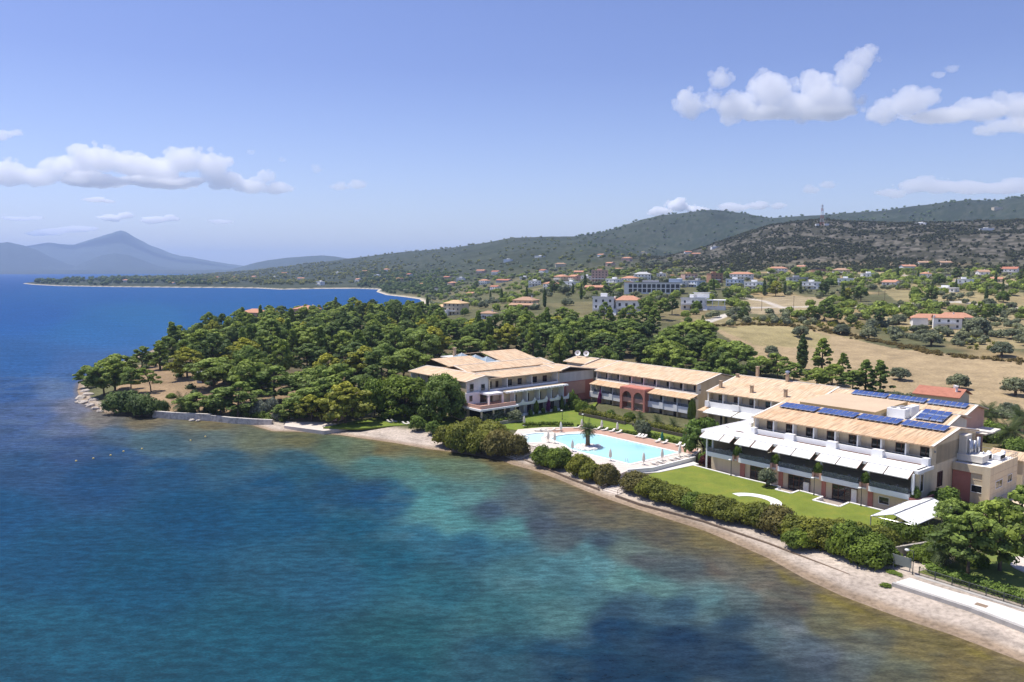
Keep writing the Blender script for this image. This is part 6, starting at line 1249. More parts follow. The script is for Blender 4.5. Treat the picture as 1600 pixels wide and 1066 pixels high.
def near_(x, y, r):
    i, j = int(x//8), int(y//8)
    for u in (-1, 0, 1):
        for v in (-1, 0, 1):
            for q in gridd.get((i+u, j+v), ()):
                if (q[0]-x)**2+(q[1]-y)**2 < r*r: return True
    return False
for q in pts: gridd.setdefault((int(q[0]//8), int(q[1]//8)), []).append(q)
for x, y in cand:
    if len(chosen) >= 278: break
    r_ = math.hypot(x, y); rad = 6.6 if r_ < 330 else 7.4 if r_ < 450 else 9.4
    if near_(x, y, rad): continue
    gridd.setdefault((int(x//8), int(y//8)), []).append((x, y)); chosen.append((x, y))
print('wood pines', len(chosen), 'cands', len(cand))
zs, ds = height(np.array([c[0] for c in chosen]), np.array([c[1] for c in chosen]))
for (x, y), z in zip(chosen, zs):
    px, py = proj(x, y, z); k = rng.integers(0, 100); a, b = AB(x, y)
    pr, sp = (PINES[k % 8], 'green') if k < 60 else (SPIRES[(0, 2)[k % 2]], 'pointed green') if k < 74 else (PINES_D[k % 3], 'dark') if k < 91 else (PINES_Y[k % 2], 'yellowish')
    if a > -105 and b > 60: 
        zone = 'in the wood behind the arched wing'; 
        if k >= 66: pr, sp = PINES_D[k % 3], 'dark'
    elif px > 640: zone = 'in the wood behind the courtyard wing'
    elif y > 420: zone = 'on the far shore of the wooded point'
    elif px < 330: zone = 'in the left part of the wooded point'
    else: zone = 'in the thick of the wooded point'
    sz = rng.uniform(.75, 1.28)*(.78 if px > 860 and y > 330 else 1.0); s = rng.uniform(.95, 1.7)
    tall = 'tall' if sz > 1.08 else 'low' if sz < .9 else 'middling'
    if 'pointed' in sp: s *= 1.15; sz *= 1.1
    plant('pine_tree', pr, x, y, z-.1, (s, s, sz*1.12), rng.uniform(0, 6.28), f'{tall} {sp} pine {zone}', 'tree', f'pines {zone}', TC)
# ------------------------------------------------------------------ conifers and olives round the field
row = [(1253, 578, CYPRESS[0], 1.25, 'cypress_tree', 'tall dark cypress at the near edge of the dry field'), (1284, 580, SPIRES[0], 1.18, 'conifer_tree', 'pointed green conifer right of the tall cypress'), (1316, 590, SPIRES[1], .85, 'conifer_tree', 'bright pointed conifer in the middle of the row behind the hotel'), (1352, 612, SPIRES[0], 1.0, 'conifer_tree', 'green conifer left of the last pair before the field'), (1375, 614, SPIRES[2], 1.02, 'conifer_tree', 'last green conifer of the row towards the field olives'),
    (1300, 602, PINES[0], .78, 'pine_tree', 'bushy pine below the pointed conifers'), (1332, 612, PINES[1], .72, 'pine_tree', 'bushy pine close behind the solar roof'), (1275, 608, PINES[3], .75, 'pine_tree', 'low pine behind the middle wing chimneys'), (1240, 600, PINES[4], .72, 'pine_tree', 'bushy pine left of the tall cypress'), (1215, 592, PINES[5], .85, 'pine_tree', 'round pine behind the capped chimney'), (1188, 588, PINES[6], .8, 'pine_tree', 'pine above the roof of the middle wing'),
    (1150, 578, PINES[7], 1.1, 'pine_tree', 'large pine at the right end of the dark wood'), (1120, 572, PINES[0], 1.15, 'pine_tree', 'large pine behind the right end of the arched wing'), (1075, 566, PINES_D[0], 1.1, 'pine_tree', 'dark pine behind the ridge of the arched wing'), (1045, 560, PINES[2], 1.1, 'pine_tree', 'green pine behind the middle of the arched wing'), (1165, 560, OLIVES[0], 1.0, 'olive_tree', 'grey olive by the right end of the dark wood'), (1205, 556, OLIVES[1], .9, 'olive_tree', 'grey olive on the left field edge')]
for px, py, pr, s, kd, tx in row: tree_px(kd, pr, px, py, (s*1.4, s*1.4, s) if kd != 'olive_tree' else s, tx, 'tree')
field = [(1497, 608, 1.0, 'gnarled olive in the dry field above the red roof'), (1586, 618, 1.15, 'large olive in the dry field at the right edge'), (1406, 594, .92, 'olive in the field right of the conifer row'), (1251, 527, 1.15, 'round headed olive rising behind the tall cypress'), (1315, 523, 1.05, 'olive on the far field edge below the pine group'), (1357, 530, 1.1, 'olive on the far field edge right of the round pine'), (1398, 524, .85, 'small olive on the far field edge'), (1455, 541, 1.25, 'big olive on the field edge below the red roofed villa'), (1440, 528, .85, 'olive behind the big field edge olive'), (1503, 534, 1.0, 'low grey olive pair beyond the field edge'), (1565, 557, 1.25, 'big olive on the field edge at the right'), (1582, 530, 1.0, 'olive in the dry grass at the far right'), (1526, 524, 1.75, 'very broad olive beside the red roofed villa'), (1405, 506, 1.1, 'olive left of the low annex of the villa'), (1545, 480, 1.2, 'olive on the track beyond the villa'), (1580, 484, 1.0, 'olive near the track at the right edge'), (1480, 526, .8, 'bare twiggy olive before the villa'), (1430, 520, .8, 'small olive below the annex'), (1210, 562, .7, 'small olive at the left of the field'), (1480, 470, .9, 'dark round olive above the villa track')]
for k, (px, py, s, tx) in enumerate(field): tree_px('olive_tree', OLIVES[k % 4], px, py, (s*1.1, s*1.1, s), tx, 'tree', 'olives round the dry field')
mids = [(1160, 502, PINES_D[1], .78, 'pine_tree', 'round dark tree standing alone left of the track'), (1268, 500, PINES[0], .9, 'pine_tree', 'left pine of the group above the field'), (1288, 502, PINES[2], 1.1, 'pine_tree', 'tallest pine of the group above the field'), (1308, 506, PINES[4], .8, 'pine_tree', 'right pine of the group above the field'), (1330, 508, PINES[6], .62, 'pine_tree', 'low pine right of the pine group'), (1374, 510, PINES_D[2], .95, 'pine_tree', 'round dense pine on the far edge of the field'), (1212, 463, PINES_Y[0], 1.2, 'pine_tree', 'bright rounded pine among the houses'), (1194, 462, CYPRESS[0], 1.2, 'cypress_tree', 'dark cypress left of the bright rounded pine'), (1226, 461, CYPRESS[1], 1.0, 'cypress_tree', 'thin cypress right of the bright rounded pine'), (1287, 462, PINES_D[0], 1.05, 'pine_tree', 'dark conical pine beside the white flat houses'), (1322, 470, PINES_Y[1], .95, 'pine_tree', 'left bright pine of the broad pair by the track'), (1345, 471, PINES[3], 1.15, 'pine_tree', 'right pine of the broad pair by the track'), (1535, 505, PINES[5], 1.1, 'pine_tree', 'tall dark pine behind the red roofed villa'), (1552, 500, PINES_D[1], .9, 'pine_tree', 'dark pine right behind the broad olive'), (1500, 493, BROADS[0], .9, 'broadleaf_tree', 'green tree behind the villa roof'), (1512, 521, BROADS[1], .7, 'broadleaf_tree', 'light green tree at the villa wall'),
   (851, 480, CYPRESS[0], 1.2, 'cypress_tree', 'tall dark cypress beside the tiled hip roof villa'), (823, 470, CYPRESS[1], 1.1, 'cypress_tree', 'cypress behind the tiled hip roof villa'), (784, 473, CYPRESS[1], 1.1, 'cypress_tree', 'cypress left of the tiled hip roof villa'), (914, 452, CYPRESS[0], 1.4, 'cypress_tree', 'cypress above the white twin villa'), (908, 468, CYPRESS[1], 1.1, 'cypress_tree', 'cypress left of the white twin villa'), (668, 487, CYPRESS[0], 1.2, 'cypress_tree', 'dark cypress left of the cream villa'), (690, 492, BROADS[0], 1.2, 'broadleaf_tree', 'dark tree before the cream villa'), (726, 494, BROADS[1], .9, 'broadleaf_tree', 'light tree at the right of the cream villa'), (958, 476, CYPRESS[1], .8, 'cypress_tree', 'short cypress between the halves of the twin villa'), (1030, 500, PINES[1], 1.2, 'pine_tree', 'pine right of the white twin villa'), (1010, 494, PINES[3], 1.2, 'pine_tree', 'spreading pine beside the white twin villa'), (1050, 492, PINES_D[2], 1.1, 'pine_tree', 'dark pine left of the modern white villa'), (944, 500, PINES[5], .95, 'pine_tree', 'pine in front of the twin villa stairs'), (1088, 486, BROADS[0], .95, 'broadleaf_tree', 'round tree in front of the modern white villa'), (1075, 506, BROADS[1], .6, 'broadleaf_tree', 'small tree on the roadside below the modern villa'), (1098, 508, SPIRES[0], .5, 'conifer_tree', 'small conifer on the roadside below the modern villa')]
for px, py, pr, s, kd, tx in mids: tree_px(kd, pr, px, py, s, tx, 'tree')
# trees at the lower right
for k, (px, py, pr, s, tx) in enumerate(((1512, 900, PINES[1], .92, 'big pine overhanging the garden at the lower right'), (1562, 892, PINES[5], .9, 'big pine at the right edge of the garden'), (1497, 838, PINES[3], .62, 'pine between marquee and service block'), (1540, 842, PINES[7], .6, 'pine beside the driveway'), (1597, 850, PINES[2], .8, 'pine at the right edge below the driveway'), (1462, 796, BROADS[0], .5, 'leafy tree behind the marquee'), (1478, 800, BROADS[1], .7, 'bright leafy tree before the pink wall'))):
    p = P(px, py, 1.3); plant('pine_tree' if k < 5 else 'broadleaf_tree', pr, p[0], p[1], 1.2, s, k*1.9, tx, 'tree', None, TC)
for k, (px, py, s, tx) in enumerate(((1440, 875, (2.0, 2.0, 2.2), 'loose bush left of the promenade palm'), (1458, 872, (2.2, 2.0, 2.4), 'flowering bush behind the promenade palm'), (1520, 880, (2.2, 2.2, 1.8), 'dark bush right of the promenade palm'), (1415, 838, (2.2, 2.2, 2.4), 'leafy bush beside the yucca'))):
    p = P(px, py, 1.3); plant('garden_shrub', HEDGES[k % 3], p[0], p[1], 1.2, s, k, tx, 'shrub', 'bushes round the promenade palm', ('stem', 'foliage'))
for k, (px, py, s, tx) in enumerate(((1540, 690, (4.2, 4.2, 5.2), 'bright leafy tree behind the flue shaft'), (1560, 690, (3.4, 3.4, 4.4), 'leafy shrub beside the big palm'), (1590, 720, (4, 4, 5), 'round dark tree at the right edge above the driveway'), (1555, 652, (3.2, 3.2, 2.6), 'grey shrub right of the red roof'), (1520, 640, (3.4, 3.0, 2.2), 'grey shrub behind the red roof'), (1425, 625, (3.4, 3, 2.4), 'grey oleander left of the red roof'), (1400, 621, (3, 3, 2.2), 'grey oleander at the end of the conifer row'), (1578, 642, (3.6, 3.2, 2.8), 'grey shrub at the right edge of the field'))):
    p = ground(px, py); plant('garden_shrub', (BSHRUBS if k < 3 else OSHRUBS)[k % 2], p[0], p[1], p[2]-.2, s, k, tx, 'shrub', 'shrubs between hotel and field', ('stem', 'foliage'))
# hedgerow of bramble and scrub between field and villa: nobody could count it
def scrub(name, pxs_, label, n, wid, hh, mats):
    C = []; q = [ground(*p) for p in pxs_]; r2 = np.random.default_rng(n)
    for _ in range(n):
        i = r2.integers(0, len(q)-1); f = r2.random(); p = q[i]*(1-f)+q[i+1]*f; x, y = p[0]+r2.normal(0, wid), p[1]+r2.normal(0, wid); C.append((x, y, 0))
    C = np.array(C); hz, hd = height(C[:, 0], C[:, 1]); C[:, 2] = hz+hh*.3; C = C[hd > 4.5]; n = len(C); Rr = np.stack([r2.uniform(.7, 1.7, n), r2.uniform(.7, 1.7, n), r2.uniform(.35, 1.0, n)*hh], 1)
    tag(link(name, crown_mesh(name, C, Rr, 46, .22, r2, mats, core=.6, up=-.5)), label, None, None, 'stuff')
scrub('scrub', [(1060, 512), (1180, 507), (1250, 512), (1320, 522), (1400, 540), (1480, 556), (1600, 566)], 'brownish scrub along the far edge of the dry field', 330, 2.2, 1.2, L_BRONZE)
scrub('undergrowth', [(1400, 626), (1460, 632), (1540, 648), (1600, 652)], 'grey green undergrowth along the near field edge', 160, 2.6, 1.6, L_OLIVE)
scrub('undergrowth', [(1180, 500), (1260, 505), (1340, 512), (1420, 515), (1560, 545)], 'green undergrowth between field and track', 220, 6, 1.6, L_SHRUB)
scrub('undergrowth', [(250, 648), (300, 648), (360, 650), (420, 655), (470, 650)], 'green undergrowth behind the sea wall', 110, 2.0, 1.6, L_HEDGE)
scrub('undergrowth', [(560, 640), (640, 632), (660, 600), (600, 600), (500, 625)], 'dark undergrowth below the pines', 120, 7, 1.6, L_SHRUB)

# shade loving bushes that fill the floor of the wood
cu = rng.uniform((xmin, ymin), (xmax, ymax), (16000, 2)); ok = signed(cu[:, 0], cu[:, 1], wood) > 2
for c_ in clear: ok &= signed(cu[:, 0], cu[:, 1], c_) < -2
ca, cb = AB(cu[:, 0], cu[:, 1])
for a0, a1, b0, b1 in blds: ok &= ~((ca > a0-3) & (ca < a1+3) & (cb > b0-3) & (cb < b1+3))
cu = cu[ok & (signed(cu[:, 0], cu[:, 1], coast) > 5.0)][:1500]; C = np.stack([cu[:, 0], cu[:, 1], height(cu[:, 0], cu[:, 1])[0]+.5], 1); n = len(C); q = rng.uniform(.9, 2.4, n); Rr = np.stack([q, q, q*rng.uniform(.5, 1.0, n)], 1)
tag(link('undergrowth', crown_mesh('undergrowth', C, Rr, 34, .34, rng, L_DARK, core=.7, up=-.4)), 'dark bushes filling the floor of the pine wood', None, None, 'stuff')

for k, (px, py, s_, tx) in enumerate(((222, 627, (2.0, 1.8, 1.5), 'low grey green bush near the front of the bare clearing'), (243, 630, (1.6, 1.5, 1.1), 'small low bush beside the pale track of the clearing'), (268, 622, (1.8, 1.8, 1.6), 'round bush on the right of the bare clearing'), (212, 600, (1.7, 1.6, 1.4), 'bush at the back of the bare clearing'), (292, 634, (2.2, 2.0, 2.2), 'leafy bush between clearing and low palm'))):
    p = ground(px, py); plant('wild_bush', (OSHRUBS[0], OSHRUBS[1], BSHRUBS[0], SHRUBS[0], BSHRUBS[1])[k], p[0], p[1], p[2]-.1, s_, k, tx, 'shrub', 'bushes in the clearing of the point', ('stem', 'foliage'))
# ------------------------------------------------------------------ houses of the village and on the slopes
HW = plain('house_white', (.84, .83, .80), .9, .05, .3, .1); HC = plain('house_cream', (.68, .58, .42), .9, .06, .3, .1); HP = plain('house_pink', (.62, .42, .34), .9, .06, .3, .1); HG = plain('house_grey', (.45, .45, .45), .9, .06, .3, .1); HB = plain('house_brick', (.42, .24, .16), .9, .1, .6, .1); HBL = plain('house_pale_blue', (.50, .58, .68), .9, .05, .3, .1)
RO = plain('orange_roof_tiles', (.50, .26, .17), .9, .14, .9, .1); RR = plain('red_roof_tiles', (.42, .18, .12), .9, .14, .9, .1); RB = plain('ochre_roof_tiles', (.60, .42, .24), .9, .12, .9, .1); RBR = plain('brown_roof_tiles', (.42, .27, .18), .9, .14, .9, .1); RD = plain('dark_roof', (.09, .085, .09), .9, .14, .9, .1)
WDARK = plain('dark_window', (.04, .045, .055), .3, .1, 1, .4)
NH = [0]
def house(px, py, w_, d, n, wall, rtype, rmat, label, rz=None, win=True, h=None, name='house', grp='houses of the village', p=None):
    """rectangular house: w_ wide along x, d deep, n storeys of 3 m"""
    p = ground(px, py) if p is None else p
    rz = R(-28)+((px*7.3+py) % 9-4)*.14 if rz is None else rz; h = n*3.0 if h is None else h
    y0 = d*.35; o = empty(name, (p[0], p[1]+y0, p[2]-.2), rz); tag(o, label, 'house', grp)
    m = MB(); m.box(-w_/2, w_/2, -d/2, d/2, -2.5, h+.2); m.build('wall', wall, o)
    m = MB(); ov = .7
    if rtype == 'hip':
        rh = min(w_, d)*.2; k = min(w_, d)*.5; a, b = w_/2+ov, d/2+ov; lx = max(w_/2-k*.9, .2); ly = max(d/2-k*.9, .2) if d > w_ else .1
        B_ = [(-a, -b, h+.2), (a, -b, h+.2), (a, b, h+.2), (-a, b, h+.2)]; T_ = [(-lx, -ly, h+.2+rh), (lx, -ly, h+.2+rh), (lx, ly, h+.2+rh), (-lx, ly, h+.2+rh)]
        m.hexa([(x, y, z-.18) for x, y, z in B_], B_); m.hexa([(x, y, z+.004) for x, y, z in B_], T_)
    elif rtype == 'gable':
        rh = d*.2; a, b = w_/2+ov, d/2+ov
        m.hexa([(-a, -b, h), (a, -b, h), (a, 0, h+rh), (-a, 0, h+rh)], [(-a, -b, h+.25), (a, -b, h+.25), (a, 0, h+rh+.25), (-a, 0, h+rh+.25)]); m.hexa([(-a, 0, h+rh), (a, 0, h+rh), (a, b, h), (-a, b, h)], [(-a, 0, h+rh+.25), (a, 0, h+rh+.25), (a, b, h+.25), (-a, b, h+.25)])
        g_ = MB(); g_.hexa([(-w_/2, -d/2, h+.2), (w_/2, -d/2, h+.2), (w_/2, d/2, h+.2), (-w_/2, d/2, h+.2)], [(-w_/2, -.05, h+rh*.93), (w_/2, -.05, h+rh*.93), (w_/2, .05, h+rh*.93), (-w_/2, .05, h+rh*.93)]); g_.build('gable_wall', wall, o)
    else:
        m.box(-w_/2-.3, w_/2+.3, -d/2-.3, d/2+.3, h+.2, h+.5); m.box(-w_/2-.3, w_/2+.3, -d/2-.3, -d/2-.1, h+.5, h+.9); m.box(-w_*.18, w_*.12, 0, d*.3, h+.5, h+2.4)
    ro = m.build('roof', rmat, o)
    if rtype != 'flat':
        m = MB(); m.box(w_*.22, w_*.22+.7, d*.12, d*.12+.7, h+.3, h+d*.16+1.4); m.build('chimney', HW, ro)
    if win:
        k = max(2, int(w_/3.4))
        for f in range(n):
            z = f*3.0+.9
            for i in range(k):
                x = -w_/2+w_*(i+.5)/k; q = MB(); q.box(x-.55, x+.55, -d/2-.06, -d/2+.1, z, z+1.35); fo = q.build('window', WDARK, o)
        for f in range(n):
            q = MB(); q.box(w_/2-.1, w_/2+.06, -d*.15-.5, -d*.15+.5, f*3+.9, f*3+2.25); q.build('window', WDARK, o)
            q = MB(); q.box(-w_/2-.06, -w_/2+.1, -d*.1-.5, -d*.1+.5, f*3+.9, f*3+2.25); q.build('window', WDARK, o)
        q = MB(); q.box(-w_*.08-.5, -w_*.08+.5, -d/2-.09, -d/2+.1, -.2, 2.0); q.build('door', BROWN, o)
        if n > 1:
            q = MB(); q.box(-w_*.46, w_*.28, -d/2-1.5, -d/2-.01, 2.75, 2.95); q.box(-w_*.46, w_*.28, -d/2-1.5, -d/2-1.38, 2.95, 3.75); q.build('balcony', HW, o)
    return o, p
near = 'villas beyond the wood'
# white twin villa: flat left half, tiled right half, outside stairs
o, p = house(945, 492, 11, 10, 3, HW, 'flat', HW, 'white twin villa with red tiled right half and outside stairs', R(-14), grp=near, name='villa')
m = MB(); m.box(6.5, 18.5, -3, 8, -3, 8.0); m.box(4.5, 7, 0, 8, -2, 6.8); m.build('side_wall', HW, o); m = MB()
m.hexa([(5.8, -3.8, 8), (19.3, -3.8, 8), (19.3, 8.8, 8), (5.8, 8.8, 8)], [(9.5, 2, 10.2), (15, 2, 10.2), (15, 3, 10.2), (9.5, 3, 10.2)]); m.build('side_roof', RO, o)
for x in (8.5, 12, 16):
    for z in (1.2, 4.8): q = MB(); q.box(x-.6, x+.6, -3.07, -2.9, z, z+1.6); q.build('window', WDARK, o)
m = MB(); m.box(7.5, 18.2, -4.6, -3.1, 3.4, 3.6); m.box(7.5, 18.2, -4.6, -4.5, 3.6, 4.5); m.build('side_balcony', HW, o)
m = MB()
for k in range(10): m.box(5.2, 7.0, -3-.6*(k+1), -3-.6*k, -3, 3.6-.55*k)
m.build('stairs', HW, o); o.scale = (1.2, 1.2, 1.2)
# modern white villa with columned terrace
o, p = house(1086, 484, 13, 11, 2, HW, 'flat', HW, 'modern white villa with columned terrace and ramp beside the track', R(-18), grp=near, name='villa')
m = MB(); m.box(6.5, 17, -4, 5, 5.2, 5.6); m.box(6.5, 17, -4, 5, -3, 1.9); m.box(0, 8, 0, 5, 6.3, 9.2); m.build('terrace', HW, o); m = MB(); m.box(-.6, 8.6, -.6, 5.6, 9.2, 9.5); m.build('upper_roof', HG, o)
for x in (7, 10.2, 13.5, 16.7): q = MB(); q.box(x-.15, x+.15, -3.9, -3.6, 1.9, 5.2); q.build('column', HW, o)
m = MB(); m.hexa([(5, -9, -3), (8, -9, -3), (8, -4, -3), (5, -4, -3)], [(5.5, -8.9, -2.4), (7.5, -8.9, -2.4), (7.5, -4, 2.4), (5.5, -4, 2.4)]); m.build('ramp', HW, o); o.scale = (1.2, 1.2, 1.2)
# red roofed villa above the field
o, p = house(1484, 514, 13, 8.5, 2, HW, 'gable', RO, 'red roofed white villa with lower wing above the dry field', R(-20), grp=near, name='villa')
m = MB(); m.box(-2, 13, 3.8, 12, -2, 6.2); m.build('rear_wall', HW, o); m = MB(); m.hexa([(-3, 3, 6.2), (14, 3, 6.2), (14, 13, 6.2), (-3, 13, 6.2)], [(0, 7.8, 8.6), (9.5, 7.8, 8.6), (9.5, 8.2, 8.6), (0, 8.2, 8.6)]); m.build('rear_roof', RO, o)
m = MB(); m.box(-16, -8.5, 5, 12, -2, 5.5); m.build('left_wall', HW, o); m = MB(); m.hexa([(-16.8, 4.2, 5.5), (-4, 4.2, 5.5), (-4, 12.8, 5.5), (-16.8, 12.8, 5.5)], [(-13, 8.3, 7.6), (-4, 8.3, 7.6), (-4, 8.7, 7.6), (-13, 8.7, 7.6)]); m.build('left_roof', RO, o)
q = MB(); q.box(-7.2, -6.5, -4.4, -3.7, -1, 7.4); q.build('chimney', HW, o); m = MB(); m.box(-5, 3, -7, -4.3, -1.6, -.2); m.build('terrace', HW, o)
house(1440, 508, 9, 6, 1, HW, 'gable', RO, 'low annex with orange roof left of the red roofed villa', R(-12), grp=near)
o, p = house(822, 482, 16, 12, 2, HC, 'hip', RBR, 'tiled hip roof villa with wide lower roof among cypresses', R(-25), grp=near, name='villa')
m = MB(); m.hexa([(-9, -12, 2.9), (14, -12, 2.9), (14, -6, 2.9), (-9, -6, 2.9)], [(-9, -11, 3.2), (14, -11, 3.2), (14, -6, 4.4), (-9, -6, 4.4)]); m.build('lower_roof', RBR, o)
for x in (-8, -4, 0, 4, 8, 13): q = MB(); q.box(x-.2, x+.2, -11.8, -11.4, -2, 2.9); q.build('column', HC, o)
o, p = house(712, 492, 15, 12, 3, HC, 'hip', RB, 'large cream villa with pale roof and outside staircase at the end of the bay', R(-30), grp=near, name='villa', h=8.6)
m = MB(); m.box(-17, -7, -3, 6, -2, 6); m.build('side_wall', HC, o); m = MB(); m.hexa([(-18, -4, 6), (-6.5, -4, 6), (-6.5, 7, 6), (-18, 7, 6)], [(-14, 1, 7.6), (-6.5, 1, 7.6), (-6.5, 1.4, 7.6), (-14, 1.4, 7.6)]); m.build('side_roof', RB, o)
m = MB()
for k in range(9): m.box(-7+.6*k, -6.4+.6*k, -9, -6.2, -3, .2+.55*k)
m.build('stairs', HW, o)
house(763, 498, 9, 8, 1, HW, 'hip', RBR, 'small white pavilion with tiled hip roof at the edge of the wood', R(-20), grp=near, h=3.6)
